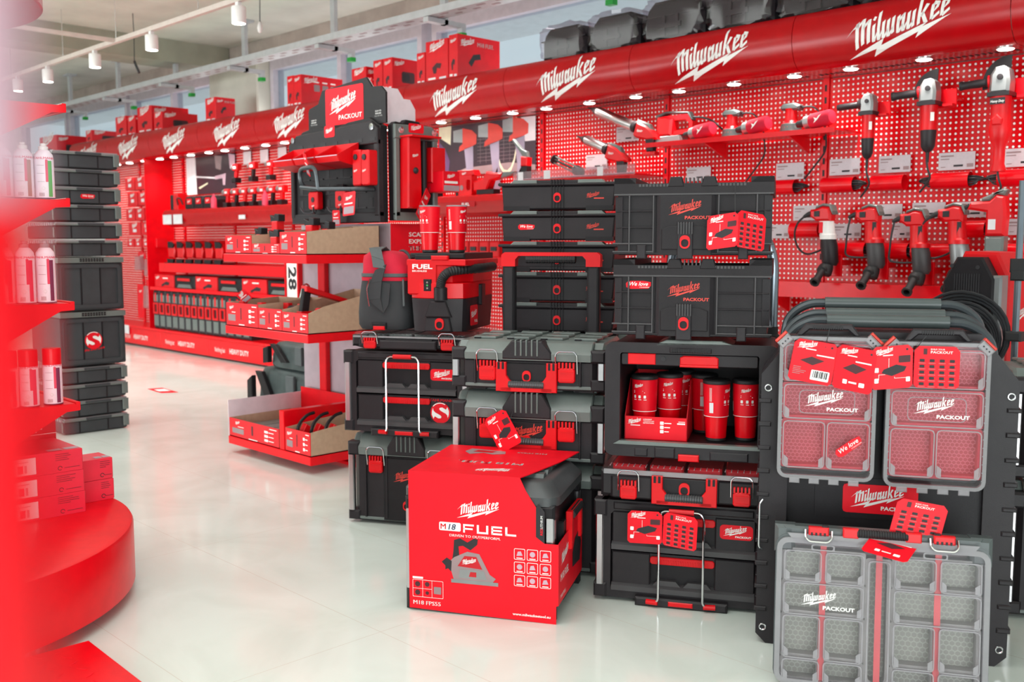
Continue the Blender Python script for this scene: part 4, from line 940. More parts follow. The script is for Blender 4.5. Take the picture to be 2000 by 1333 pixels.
def tumbler(label, loc, k, lid=True, group='red tumblers'):
    t = thing('tumbler', label, 'tumbler', loc, k, group)
    m = MB(); m.lathe([(.030, 0), (.033, .004), (.033, .012)], (0, 0, 0), (0, 0, 1), 'rubber', 28); m.lathe([(.0335, .012), (.0375, .085)], (0, 0, 0), (0, 0, 1), 'red_paint', 28); m.obj('cup', t)
    m = MB(); R = lambda z: .0402 + (z - .082) * .035; m.lathe([(.0395, .082), (.0402, .083), (.0440, .19), (.0432, .191)], (0, 0, 0), (0, 0, 1), 'red_print', 28)
    def f(u, v): a = -math.pi / 2 + u / .043; z = .135 + v; r = R(z) + .0007; return Vector((r * math.cos(a), r * math.sin(a), z))
    m.loops([[f(u, -.0515) for u in [x * .27 / 28 for x in range(28)]], [f(u, -.0495) for u in [x * .27 / 28 for x in range(28)]]], 'white_print', False, False)
    logo(m, f, .034, 'white_print', at=(.005, .036)); text(m, 'TUMBLER', f, .0035, 'white_print', 'c', 1.2, .02, at=(.008, .012)) if False else None
    bar(m, f, -.012, .028, .012, .0145, 'white_print'); bar(m, f, -.012, .022, .018, .0192, 'white_print')
    for q in (-.012, .006, .024): flat(m, f, rr(q, q + .008, -.006, .004, .002), 'white_print'); bar(m, f, q, q + .01, -.012, -.010, 'white_print')
    for q in range(-3, 0): bar(m, f, -.052 + q * .003, -.051 + q * .003, .0, .045, 'white_print')
    bar(m, f, -.062, -.048, -.038, -.004, 'paper')
    for q in range(7): bar(m, lambda a, b: f(a, b) * 1.0 + Vector((0, 0, 0)), -.061, -.049, -.035 + q * .0042, -.033 + q * .0042, 'black_print') if False else None
    m.obj('print_sleeve', t)
    if lid: m = MB(); m.lathe([(.0435, .191), (.0455, .193), (.0455, .202), (.041, .206), (.01, .206)], (0, 0, 0), (0, 0, 1), 'rubber', 28); m.obj('lid', t)
    else: m = MB(); m.lathe([(.0432, .191), (.0445, .192), (.0445, .197), (.042, .197), (.040, .192)], (0, 0, 0), (0, 0, 1), 'clear_edge', 28); m.obj('lid', t)
    return t
zc = .5445
tumbler('red tumbler at the front of the open cabinet, barcode on its sleeve', isl(-.212, 3.32, zc), YAW + .95)
tumbler('red tumbler half hidden by the right frame of the open cabinet', isl(-.118, 3.35, zc), YAW - .1)
tumbler('red tumbler deepest in the cabinet, behind the barcode one', isl(-.262, 3.45, zc), YAW + 1.2)
zt = zc + .005
tumbler('red tumbler at the front corner of the red card tray in the cabinet', isl(-.452, 3.335, zt), YAW - .5)
tumbler('red tumbler with script facing front, second in the red card tray', isl(-.375, 3.40, zt), YAW - .15)
tumbler('red tumbler at the back of the red card tray in the cabinet', isl(-.345, 3.495, zt), YAW + .3)
def card_tray():
    t = thing('display_tray', 'red card display tray holding three tumblers in the open cabinet', 'display tray', isl(-.508, 3.265, zc), YAW)
    w, d = .207, .29; m = MB(); m.box(0, w, 0, d, 0, .003, 'red_print'); m.box(0, w, 0, .003, 0, .078, 'red_print'); m.box(0, w, d - .003, d, 0, .2, 'red_print')
    for x in (0, w - .003): m.prism([(.0, 0), (d, 0), (d, .2), (.12, .19), (.0, .078)], 'x', x, x + .003, 'red_carton_dark')
    f = fr((0, -.0008, 0)); logo(m, f, .046, 'white_print', at=(.032, .062)); bar(m, f, .02, .052, .047, .0495, 'white_print')
    text(m, 'LONGEST', f, .004, 'white_print', 'l', 1.2, .03, at=(.062, .067)); text(m, 'TEMPERATURE', f, .004, 'white_print', 'l', 1.0, .03, at=(.062, .061)); text(m, 'RETENTION', f, .004, 'white_print', 'l', 1.2, .03, at=(.062, .055))
    for k in range(3): flat(m, f, rr(.118, .130, .053 - .014 * k, .064 - .014 * k, .002), 'white_print'); bar(m, f, .132, .155 - .004 * k, .057 - .014 * k, .060 - .014 * k, 'white_print')
    bar(m, f, .178, .2, .064, .066, 'white_print'); bar(m, f, .174, .2, .056, .061, 'white_print')
    m.obj('tray_card', t)
card_tray()
def leaflet(name, label, loc, panels, string=None, rot=YAW, group=None):
    """a folded product leaflet: one mesh, its panels given as (origin, u, v, width, height, art)"""
    t = thing(name, label, 'leaflet', loc, rot, group); m = MB()
    for o, u, v, w, h, art in panels:
        u, v = Vector(u).normalized(), Vector(v).normalized(); n = u.cross(v).normalized(); o = Vector(o)
        c = .008; P = [(c, 0), (w - c, 0), (w, c), (w, h - c * 1.5), (w - c * 1.5, h), (c * 1.5, h), (0, h - c * 1.5), (0, c)]
        A = [o + u * a + v * b for a, b in P]; B = [p - n * .0012 for p in A]; m.loops([A, B], 'red_print')
        f = lambda a, b, o=o, u=u, v=v, n=n: o + u * a + v * b + n * .0008
        g = f_off(f, (0, 0), .0006)
        if art != 'grid': logo(m, f, w * .45, 'white_print', at=(w * .30, h * .88)); bar(m, f, w * .28, w * .52, h * .775, h * .80, 'white_print')
        if art == 'bar':
            flat(m, f, [(w * .2, h * .5), (w * .45, h * .62), (w * .75, h * .56), (w * .5, h * .42)], 'dark_print'); flat(m, f, rr(w * .5, w * .92, h * .08, h * .32, .003), 'white_print')
            for k in range(9): bar(m, g, w * (.55 + .037 * k), w * (.55 + .037 * k) + .0015 + .001 * (k % 3), h * .14, h * .3, 'black_print')
            lines(m, f, w * .08, h * .34, w * .3, 5, h * .04, 'grey_print', .0015); bar(m, f, w * .55, w * .95, h * .66, h * .69, 'white_print')
        elif art == 'prod':
            flat(m, f, [(w * .2, h * .48), (w * .45, h * .62), (w * .8, h * .55), (w * .55, h * .4)], 'dark_print'); flat(m, f, rr(w * .25, w * .36, h * .14, h * .24, .002), 'white_print'); bar(m, f, w * .4, w * .6, h * .17, h * .21, 'white_print'); flat(m, f, rr(w * .66, w * .8, h * .12, h * .22, .002), 'white_print'); bar(m, f, w * .5, w * .9, h * .66, h * .69, 'white_print')
        elif art == 'call':
            flat(m, f, [(w * .25, h * .38), (w * .3, h * .46), (w * .6, h * .56), (w * .85, h * .5), (w * .8, h * .4), (w * .5, h * .3)], 'black_print')
            flat(m, f, rr(w * .66, w * .94, h * .6, h * .76, .002), 'dark_print')
            for x, y in ((.08, .4), (.08, .15), (.84, .15)): flat(m, f, rr(w * x, w * (x + .1), h * y, h * (y + .11), .002), 'white_print')
            for p, q in (((.42, .5), (.42, .72)), ((.56, .28), (.84, .24)), ((.18, .22), (.34, .34))): bar(m, f, min(p[0], q[0]) * w, min(p[0], q[0]) * w + .001, p[1] * h, q[1] * h, 'white_print'); bar(m, f, p[0] * w, q[0] * w, q[1] * h, q[1] * h + .001, 'white_print')
        elif art == 'grid':
            text(m, 'BUILD YOUR', f, h * .035, 'white_print', 'l', 1.1, .02, at=(w * .36, h * .91)); text(m, 'PACKOUT', f, h * .06, 'white_print', 'l', 1.25, .03, at=(w * .36, h * .83)); bar(m, f, w * .2, w * .28, h * .8, h * .94, 'dark_print')
            for i in range(4):
                for j in range(5): flat(m, f, rr(w * (.12 + .22 * i), w * (.23 + .22 * i), h * (.62 - .14 * j), h * (.69 - .14 * j), .002), 'black_print'); bar(m, f, w * (.1 + .22 * i), w * (.25 + .22 * i), h * (.588 - .14 * j), h * (.598 - .14 * j), 'grey_print')
        flat(m, f, disc(.003, 10, w * .86, h * .9), 'black_print') if art != 'grid' else None
    m.obj('printed_card', t)
    if string: s = MB(); s.tube(string, .0011, 'cable', 5); s.obj('string', t)
    return t
leaflet('product_leaflet', 'red folded leaflet hanging like a roof from the upper crate', isl(-.243, 3.165, 1.174),
        [((0, 0, 0), (.86, -.35, .12), (.02, 0, 1), .105, .105, 'call'), ((.0905, -.037, .0126), (.8, .5, -.16), (.05, 0, 1), .10, .112, 'grid')],
        [(.088, -.034, .11), (.085, -.01, .16), (.082, .05, .215)])
leaflet('product_leaflet', 'red open leaflet tied to the wire handle of the floor drawer toolbox', isl(-.478, 3.158, .222),
        [((0, 0, 0), (1, .02, .01), (.0, 0, 1), .112, .108, 'call'), ((.113, .0022, .0012), (.96, -.2, -.06), (.04, 0, 1), .113, .11, 'grid')], [(.11, .0, .105), (.15, .022, .11)])
leaflet('product_leaflet', 'red tilted leaflet tied to the lower latch box of the middle stack', isl(-.965, 3.36, .448),
        [((0, 0, 0), (.70, -.02, .42), (-.45, 0, .80), .092, .135, 'call')], [(.03, .01, .12), (.035, .03, .15)])

# -- middle stack
toolbox('black toolbox on the floor right behind the red wrapped box', isl(-1.165, 3.43, 0), h=.398, handle=False)
toolbox('lower black latch box of the middle stack, with tilted leaflet', isl(-1.165, 3.42, .402), h=.255, lid=.09, logo_red=True)
toolbox('upper black latch box of the middle stack with grey lid and telescopic handle', isl(-1.165, 3.42, .661), h=.184, lid=.066, tele=True)
toolbox('plain black toolbox on the floor under the column of shallow trays', isl(-1.16, 3.90, 0), h=.418, handle=False, plain=True)
toolbox('plain black toolbox directly under the column of shallow trays', isl(-1.16, 3.90, .4225), h=.412, handle=False, plain=True)
def tote(label, z, sticker=False):
    w, d, h = .488, .30, .1205; t = thing('shallow_tray', label, 'stacking tray', isl(-1.129, 3.90, z), YAW, 'column of five shallow trays')
    m = MB()
    m.prism([(.03, .004), (w - .03, .004), (w - .018, .02), (w - .012, h - .022), (.012, h - .022), (.018, .02)], 'y', .0, d - .01, BP, .006)
    m.prism([(.02, .0), (.13, .0), (.13, .018), (.02, .018)], 'y', -.001, .02, BD); m.prism([(w - .13, .0), (w - .02, .0), (w - .02, .018), (w - .13, .018)], 'y', -.001, .02, BD)
    R = [(0, -.008), (w, -.008), (w, d), (0, d)]; m.prism(R, 'z', h - .022, h - .010, BP, .003)
    m.prism([(.05, h - .014), (w * .33, h - .014), (w * .33, h), (.065, h)], 'y', -.01, .05, GP, .002); m.prism([(w * .67, h - .014), (w - .05, h - .014), (w - .065, h), (w * .67, h)], 'y', -.01, .05, GP, .002)
    m.box(w * .33, w * .67, -.006, .05, h - .012, h - .001, BP, .002)
    for k in range(5): x = w * .5 + (k - 2) * .012; m.box(x - .0025, x + .0025, -.014, .01, h - .02, h + .001, BD); m.box(x - .0015, x + .0015, -.0045, .0, .01, h - .024, BD)
    ring_button(m, w * .5, h * .42, .019, -.004)
    logo(m, fr((w * .79, -.0012, h * .5)), .055, 'orange_trim'); bar(m, fr((w * .79, -.0012, h * .5)), .005, .045, -.016, -.011, 'orange_trim')
    if sticker: we_love(m, fr((w * .24, -.0012, h * .47)), .066)
    m.obj('tray_body', t)
for k, (l, s) in enumerate((('shallow black tray at the bottom of the column behind the telescopic handle', 0), ('shallow black tray second from the bottom, behind the telescopic handle', 0), ('shallow black tray in the middle of the column, red handle bar across it', 0), ('shallow black tray with white and red sticker, second from the top', 1), ('shallow black tray at the very top of the column', 0))):
    tote(l, .8365 + .1222 * k, s)

# -- rear stack with the two-drawer box
toolbox('tall black latch box on the floor under the rear drawer toolbox', isl(-1.785, 3.855, 0), w=.53, h=.385, lid=.085, handle=False, logo_red=True)
drawer_box('two-drawer black toolbox with round red and white sticker, on the rear stack', isl(-1.795, 3.855, .389), True, w=.55, h=.355)
organizer_flat('slim clear organizer lying under the tool bag and vacuum', isl(-1.765, 3.855, .748), w=.52, d=.46, h=.082, red=False, handle=False, slim=True)
def vacuum():
    w, d, z0 = .247, .45, .8325; t = thing('vacuum_cleaner', 'red and black box vacuum with ribbed hose, two tumblers on its lid', 'vacuum cleaner', isl(-1.511, 3.86, z0), YAW)
    m = MB(); P = [(.012, .02), (.06, .0), (w - .06, .0), (w - .012, .02), (w, .05), (w, d - .05), (w - .04, d), (.04, d), (0, d - .05), (0, .05)]
    Q = [(x + (.008 if x < w / 2 else -.008), y + (.006 if y < d / 2 else -.006)) for x, y in P]
    m.prism(Q, 'z', .0, .135, BP, taper=P)
    m.prism([(w * .32, .06), (w * .42, .125), (w * .68, .125), (w * .78, .06)], 'y', -.012, .02, BP, .004); m.prism([(w * .30, .0), (w * .78, .0), (w * .74, .058), (w * .34, .058)], 'y', -.008, .02, BP, .004)
    ring_button(m, w * .58, .032, .024, -.010)
    f = fr((w + .0012, d * .30, .055), (0, 1, 0)); f = fr((w - .001, d * .20, .06), (0, 1, 0)); badge(m, fr((w + .0014, d * .28, .062), (.02, 1, 0)), .10, .085, .01, 'FUEL', k=.8)
    m.box(w - .004, w + .014, d * .44, d * .56, .10, .19, BP, .004)
    m.obj('tank', t)
    m = MB(); m.prism(P, 'z', .135, .20, 'red_plastic', .003); U = [(.006, .012), (w * .78, .012), (w * .92, .1), (w, .12), (w, d - .05), (w - .04, d), (.04, d), (0, d - .05), (0, .05)]
    m.prism(U, 'z', .20, .285, 'red_plastic', .004); m.prism([(-.004, .004), (w + .004, .004), (w + .012, .05), (w + .012, d), (-.004, d)], 'z', .27, .297, 'red_plastic', .004)
    m.prism([(.0, .004), (w * .5, .004), (w * .5, .03), (.0, .03)], 'z', .15, .28, 'red_plastic', .006)
    f = fr((.028, .0028, 0)); text(m, 'FUEL', fr((.022, .0, .258)), .019, 'white_print', 'l', 1.55, .07); text(m, 'BRUSHLESS', fr((.022, .0, .245)), .0075, 'white_print', 'l', 1.25, .02)
    q = MB()
    m.obj('motor_head', t)
    q.box(.07, .105, -.002, .006, .165, .215, BD, .003); fq = fr((.0875, -.0028, .19)); flat(q, fq, disc(.004, 10, 0, .012), 'grey_print'); flat(q, fq, disc(.004, 10), 'can_green'); flat(q, fq, disc(.004, 10, 0, -.012), 'grey_print'); q.obj('switch_panel', t)
    m = MB(); m.box(.004, w - .004, .02, d - .02, .297, .322, BD, .006); m.box(.03, w - .08, .006, .02, .29, .314, BD, .004); m.box(w * .42, w * .72, -.002, .02, .292, .312, 'red_plastic', .004); m.obj('top_lid', t)
    n = 60; K = [(.145, .0, .15), (.147, -.004, .19), (.158, -.008, .222), (.185, -.006, .246), (.225, .04, .254), (.272, .14, .258), (.282, .30, .262)]
    pts = []
    for i in range(n + 1):
        s = i / n * (len(K) - 1); a = min(int(s), len(K) - 2); u = s - a
        p0, p1, p2, p3 = [Vector(K[max(0, min(len(K) - 1, j))]) for j in (a - 1, a, a + 1, a + 2)]
        pts.append(.5 * (2 * p1 + (p2 - p0) * u + (2 * p0 - 5 * p1 + 4 * p2 - p3) * u * u + (3 * p1 - p0 - 3 * p2 + p3) * u ** 3))
    m = MB(); m.tube(pts, .02, 'rubber', 12, rr=[.0205 if k % 2 else .0175 for k in range(n + 1)]); h = m.obj('hose', t)
    MB().lathe([(.03, -.02), (.03, .03), (.024, .034)], (.145, .006, .15), (0, 0, 1), BD, 20).obj('hose_socket', h)
vacuum()
tumbler('red tumbler on the vacuum lid, nearer the bag', isl(-1.447, 3.96, 1.155), YAW - .6, False)
tumbler('red tumbler with barcode on the vacuum lid, nearer the trays', isl(-1.335, 3.98, 1.155), YAW + .9, False)
def smooth_box(m, S, mm, n=24, e=.45):
    """loft of rounded rectangles: (cx, cy, z, half x, half y)"""
    L = []
    for cx, cy, z, hx, hy in S:
        l = []
        for k in range(n):
            a = 6.28318 * (k + .5) / n; c, s_ = math.cos(a), math.sin(a)
            l.append((cx + hx * abs(c) ** e * (1 if c > 0 else -1), cy + hy * abs(s_) ** e * (1 if s_ > 0 else -1), z))
        L.append(l)
    m.loops(L, mm)
def bag():
    t = thing('tool_bag', 'black tool bag with red top and wide grey shoulder strap', 'bag', isl(-1.762, 3.875, .8325), YAW)
    w, d = .236, .30; m = MB()
    smooth_box(m, [(w / 2, d / 2, 0, w * .46, d * .46), (w / 2, d / 2, .02, w * .5, d * .5), (w / 2, d / 2, .07, w * .505, d * .5), (w / 2 - .002, d / 2, .14, w * .475, d * .48), (w / 2 + .002, d / 2, .20, w * .46, d * .46), (w / 2 + .004, d / 2, .235, w * .44, d * .45)], 'nylon')
    m.box(w * .36, w * .64, -.012, .004, .004, .03, BD, .004); m.box(w * .40, w * .62, -.016, .0, -.0, .016, 'red_plastic', .003)
    m.obj('bag_body', t)
    m = MB(); smooth_box(m, [(w / 2 + .004, d / 2, .233, w * .455, d * .462), (w / 2 + .004, d / 2, .25, w * .44, d * .45), (w / 2 - .01, d / 2, .285, w * .40, d * .40), (w / 2 - .02, d / 2, .31, w * .36, d * .34), (w / 2 - .025, d / 2, .325, w * .26, d * .24), (w / 2 - .025, d / 2, .33, w * .1, d * .1)], 'red_fabric'); m.obj('red_top', t)
    m = MB(); smooth_box(m, [(w / 2 + .004, d / 2, .222, w * .468, d * .472), (w / 2 + .004, d / 2, .236, w * .466, d * .472)], 'nylon_light'); smooth_box(m, [(w / 2 + .004, d / 2, .205, w * .463, d * .468), (w / 2 + .004, d / 2, .22, w * .464, d * .47)], 'red_fabric'); m.obj('piping', t)
    m = MB(); w2 = .028
    def ribbon(pts, hw, mm):
        A = []
        for p, sd in pts: p = Vector(p); sd = Vector(sd).normalized() * hw; A.append((p - sd, p + sd))
        for (a, b), (c, e) in zip(A, A[1:]):
            n = (b - a).cross(c - a).normalized() * .002
            m.loops([[a + n, b + n, e + n, c + n], [a - n, b - n, e - n, c - n]], mm)
    ribbon([((.07, .20, .318), (1, 0, 0)), ((.075, .12, .345), (1, 0, .05)), ((.09, .03, .338), (1, 0, -.1)), ((.118, -.012, .30), (1, 0, -.3)), ((.13, -.022, .26), (1, 0, -.1))], w2, 'nylon_light')
    ribbon([((.135, -.02, .262), (1, 0, .5)), ((.115, -.028, .20), (1, 0, .2)), ((.108, -.028, .13), (1, 0, .1)), ((.125, -.022, .09), (.8, 0, -.6)), ((.15, -.016, .13), (.6, 0, -.8)), ((.148, -.014, .2), (1, 0, -.2))], w2, 'nylon')
    m.tube([(.088, -.03, .10), (.082, -.032, .135), (.078, -.033, .18), (.092, -.03, .215)], .004, 'chrome', 6)
    m.obj('shoulder_strap', t)
    m = MB(); m.tube([(.20, .06, .24), (.218, .02, .2), (.222, .015, .1)], .005, 'nylon_light', 6); m.tube([(.10, .24, .31), (.15, .2, .335), (.2, .16, .30), (.225, .1, .24)], .008, 'nylon', 6); m.obj('side_strap', t)
bag()

# -- the box in the red printed sleeve
def sleeve_box():
    w, d, h = .500, .42, .452; t = thing('wrapped_toolbox', 'big black toolbox wrapped in a bright red printed sleeve, on the floor in front', 'toolbox', isl(-1.178, 2.968, 0), YAW)
    m = MB(); m.prism([(.04, .012), (w - .04, .012), (w - .012, .05), (w - .012, d - .03), (.04, d), (.012, d - .04), (.012, .05)], 'z', .03, h - .075, BD, .004)
    m.box(w - .03, w + .006, .1, .30, .04, .30, BD, .006)
    for x in (.0, w - .05):
        for y in (-.004, d - .05): m.box(x, x + .05, y, y + .055, .0, .075, BD, .01)
    for x in (.0, w - .05): m.box(x, x + .05, -.004, .05, h - .12, h - .075, BD, .008)
    m.box(w - .05, w, d - .05, d, h - .12, h - .075, BD, .008)
    m.obj('base', t)
    for x in (.016, w - .016):
        for y in (.014, d - .014): post(t, x, .07, h - .11, y=y, r=.0145)
    m = MB(); S = [(.0, .0, h - .078), (.0, .0, h - .05), (.03, .035, h - .012), (.045, .05, h - .006)]
    m.loops([[(x0 if False else a, b, z) for a, b in rr(i - .01, w + .01 - i, j - .004, d + .004 - j, .05, 4)] for i, j, z in S], 'grip_grey')
    for k in range(5): y = .075 + k * .06; m.prism([(y, h - .006), (y + .042, h - .006), (y + .034, h + .006), (y + .008, h + .006)], 'x', w - .16, w - .055, 'sleeve_grey')
    m.obj('lid', t)
    q = MB(); x = w + .004
    q.prism([(.14, .20), (.165, .20), (.165, .30), (.29, .30), (.29, .20), (.315, .20), (.315, .325), (.14, .325)], 'x', x, x + .022, 'red_plastic', .003); ho = q.obj('side_handle', t)
    MB().tube([(x + .014, .16, .31), (x + .014, .295, .31)], .016, 'rubber', 10).obj('ribbed_grip', ho)
    s = MB(); c = .0015; y0 = -.010; x0, x1 = .016, w + .012; zt = h + .010
    F = [(x0, .008), (x1 - .05 + .05, .002), (x1, .262), (x1 - .045, .262), (x1 - .072, .286), (x1 - .072, .366), (x1 - .03 - .02, .39), (x1 - .10, h + .002), (x1 - .12, zt), (x0, zt)]
    F = [(x0, .008), (x1 - .004, .0), (x1 - .004, .058), (x1, .060), (x1, .258), (x1 - .042, .258), (x1 - .070, .278), (x1 - .070, .372), (x1 - .104, .424), (x1 - .122, zt), (x0, zt)]
    s.prism(F, 'y', y0, y0 + .003, 'red_print')
    flat(s, fr((0, y0 - .0007, 0)), [(x1 - .042, .2585), (x1 - .070, .2785), (x1 - .070, .3715), (x1 - .062, .384), (x1 - .042, .360)], 'black_print')
    g = fr((x1 - .052, y0 - .0014, .285), (0, 0, 1), (-1, 0, 0)); text(s, 'RED', g, .008, 'red_print', 'l', 1.1, .03, at=(0, -.004)); text(s, 'LITHIUM', g, .008, 'white_print', 'l', 1.0, .03, at=(.021, -.004))
    s.prism([(x0, y0), (x1 - .122, y0), (x1 - .10, .06), (x1 - .05, .24), (x1 + .0 - .02, d), (x0, d)], 'z', zt, zt + .003, 'red_print')
    s.prism([(y0, .060), (d * .86, .060), (d * .86, .30), (.13, .262), (y0, .258)], 'x', x1, x1 + .003, 'red_print')
    f = fr((0, y0 - .0009, 0)); W = x1 - x0; g2 = f_off(f, (0, 0), .0007)
    logo(s, f, .142, 'white_print', at=(x0 + W * .475, .352))
    flat(s, f, rr(x0 + .105, x0 + .178, .276, .304, .005), 'white_print'); text(s, 'M', g2, .019, 'red_print', 'l', 1.05, .04, at=(x0 + .110, .2805)); text(s, '18', g2, .019, 'navy', 'l', 1.1, .03, .2, at=(x0 + .136, .2805))
    fx = x0 + .186
    def seg(a, b, cc, e): bar(s, f, fx + a, fx + b, .274 + cc, .274 + e, 'white_print')
    for o in (0,): seg(0, .006, 0, .022); seg(0, .036, .022, .028); seg(0, .032, .010, .0155)
    o = .046; seg(o, o + .007, .004, .028); seg(o, o + .038, 0, .006); seg(o + .031, o + .038, .004, .028)
    o = .094; seg(o, o + .006, 0, .028); seg(o, o + .036, .022, .028); seg(o, o + .034, .011, .0165); seg(o, o + .036, 0, .006)
    o = .140; seg(o, o + .007, .0, .028); seg(o, o + .036, 0, .006)
    text(s, 'DRIVEN TO OUTPERFORM.', f, .0085, 'white_print', 'c', 1.2, .06, at=(x0 + .225, .258))
    # printed picture of the plunge saw
    sx, sz = x0 + .125, .112
    def P(pts, mm, lay=0): flat(s, f_off(f, (0, 0), .0004 * lay), [(sx + a, sz + b) for a, b in pts], mm)
    P([(-.0, .05), (.02, .045), (.028, .10), (.03, .135), (.05, .142), (.075, .13), (.098, .145), (.11, .142), (.108, .125), (.085, .105), (.06, .118), (.045, .115), (.05, .06), (.0, .035)], 'black_print')
    P([(.03, .0), (.155, .0), (.17, .018), (.15, .03), (.115, .095), (.075, .10), (.03, .078), (.012, .06)], 'grey_print', 1)
    P([(.042, .05), (.065, .085), (.105, .085), (.125, .045)], 'red_carton_dark', 2); P([(.02, -.006), (.178, -.006), (.178, .006), (.02, .006)], 'cast_alu', 2); P([(.045, .012), (.14, .012), (.13, .04), (.05, .04)], 'cast_alu', 2)
    P([(.08, .018), (.105, .018), (.105, .034), (.085, .034)], 'red_carton_dark', 3); P([(-.012, .06), (.02, .03), (.022, .065), (.005, .075)], 'black_print', 2)
    logo(s, f_off(f, (0, 0), .0014), .05, 'white_print', at=(sx + .08, sz + .068))
    for i in range(3):
        for j in range(3):
            a, b = x0 + .355 + .042 * i, .20 - .043 * j; s.ring(rr(a, a + .036, b, b + .036, .004), rr(a + .0015, a + .0345, b + .0015, b + .0345, .003), 'y', y0 - .0012, y0 - .0002, 'white_print')
            flat(s, f, disc(.009, 12, a + .018, b + .02) if (i + j) % 2 else [(a + .008, b + .012), (a + .028, b + .014), (a + .022, b + .028), (a + .012, b + .026)], 'pale_pink'); bar(s, f, a + .008, a + .028, b + .004, b + .007, 'white_print')
    a, b = x0 + .012, .047; s.ring([(x, z) for x, z in rr(a, a + .105, b, b + .058, .003)], [(x, z) for x, z in rr(a + .001, a + .104, b + .001, b + .057, .003)], 'y', y0 - .0012, y0 - .0002, 'white_print')
    bar(s, f, a + .034, a + .035, b, b + .058, 'white_print'); bar(s, f, a + .066, a + .067, b, b + .058, 'white_print'); bar(s, f, a, a + .066, b + .028, b + .029, 'white_print'); bar(s, f, a, a + .036, b + .061, b + .068, 'white_print')
    for p, q, r_ in ((.017, .043, .009), (.05, .044, .008), (.017, .015, .009), (.05, .015, .006)): flat(s, f, disc(r_, 10, a + p, b + q), 'dark_print')
    flat(s, f, rr(a + .073, a + .098, b + .014, b + .038, .002), 'grey_print')
    text(s, 'M18 FPS55', f, .0135, 'white_print', 'l', 1.15, .06, at=(x0 + .014, .022)); text(s, 'www.milwaukeetool.eu', f, .0085, 'white_print', 'r', 1.1, .05, at=(x1 - .022, .018))
    ft = fr((x1 - .10, d - .05, zt + .0036), (-1, 0, 0), (0, -1, 0))       # top face, read from behind
    logo(s, ft, .12, 'white_print', at=(.13, .30)); text(s, 'M18 FUEL', ft, .03, 'white_print', 'l', 1.3, .03, at=(.06, .19)); text(s, 'M18 FPS55', ft, .015, 'white_print', 'l', 1.15, .03, at=(.02, .02))
    flat(s, ft, [(.17, .02), (.30, .0), (.31, .05), (.28, .09), (.24, .06), (.2, .08), (.16, .06)], 'grey_print'); flat(s, f_off(ft, (0, 0), .0005), [(.2, .03), (.27, .02), (.28, .05), (.21, .055)], 'red_carton_dark')
    fs = fr((x1 + .0037, .0, 0), (0, 1, 0)); logo(s, fs, .11, 'white_print', at=(.08, .205)); text(s, 'M18 FUEL', fs, .026, 'white_print', 'l', .8, .03, at=(.02, .13)); text(s, 'M18 FPS55', fs, .012, 'white_print', 'l', 1.0, .03, at=(.02, .075)); flat(s, fs, [(.2, .12), (.32, .11), (.34, .17), (.3, .22), (.24, .21), (.2, .17)], 'black_print')
    s.obj('printed_sleeve', t)
sleeve_box()

# ================================================================ folding carts and clear organizers, near corner of the island
def cart(label, t0, z_top):
    x0, w, h, d = -.062, .69, .945, .075
    t = thing('folding_cart', label, 'folding cart', isl(x0, t0, 0), YAW, 'folding carts standing upright')
    m = MB(); O = [(.03, 0), (w - .03, 0), (w, .03), (w, h - .13), (w - .10, h), (.10, h), (0, h - .13), (0, .03)]; I = [(.09, .06), (w - .09, .06), (w - .08, .07), (w - .08, h - .16), (w - .13, h - .07), (.13, h - .07), (.08, h - .16), (.08, .07)]
    m.ring(O, I, 'y', 0, d, BP); m.prism(I, 'y', .02, d - .01, BD)
    for z in (.10, .24, .38, .52, .66): 
        for a, b in ((-.006, .03), (w - .03, w + .006)): m.box(a, b, -.006, d + .004, z, z + .014, BP, .003); m.box(a, b, -.006, d + .004, z + .07, z + .082, BP, .003)
    for x in (.02, w - .02):
        for z in (h - .17, .05): m.tube([(x + .009 * math.cos(a), -.001, z + .009 * math.sin(a)) for a in [6.283 * k / 16 for k in range(16)]], .0024, 'chrome', 6, closed=True); m.lathe([(.0075, 0), (.0075, .001)], (x, 0, z), (0, -1, 0), 'black_print', 12)
    m.box(.12, w - .12, -.002, .0, h - .055, h - .02, GP, .002)
    m.obj('platform', t)
    q = MB(); z = z_top; q.tube([(.05, d - .02, h - .12), (.07, d - .02, z - .05), (.10, d - .02, z - .018), (.14, d - .02, z), (w - .14, d - .02, z), (w - .10, d - .02, z - .018), (w - .07, d - .02, z - .05), (w - .05, d - .02, h - .12)], .014, 'dark_tube', 10)
    o = q.obj('push_handle', t); MB().tube([(w * .26, d - .02, z), (w * .74, d - .02, z)], .019, 'sleeve_grey', 14).obj('handle_sleeve', o)
    q = MB(); x = w + .0; 
    q.tube([(.012, -.004, .44), (.004, -.014, .43), (.004, -.014, .30), (.012, -.004, .29)], .003, 'chrome', 6); q.obj('bail', t)
    return t
cart('front folding black cart with the square red and white badge, two clear organizers on it', 2.985, .972)
cart('middle folding black cart of the three standing upright', 3.075, .985)
cart('rear folding black cart of the three standing upright, topmost handle', 3.165, 1.012)
b = MB(); badge(b, fr((0, -.0008, 0)), .205, .085, .012); b.box(-.1, .1, -.0004, .002, -.04, .04, 'red_print'); setp(b.obj('badge_plate', None, isl(.278, 2.999, .458), YAW), 'red badge plate with white script on the front folding cart', 'badge')
b = MB(); b.box(-.18, .18, 0, .008, -.06, .06, BD); setp(b.obj('badge_backing', None, isl(.278, 3.0015, .458), YAW), 'dark panel behind the red badge on the front cart', 'panel')
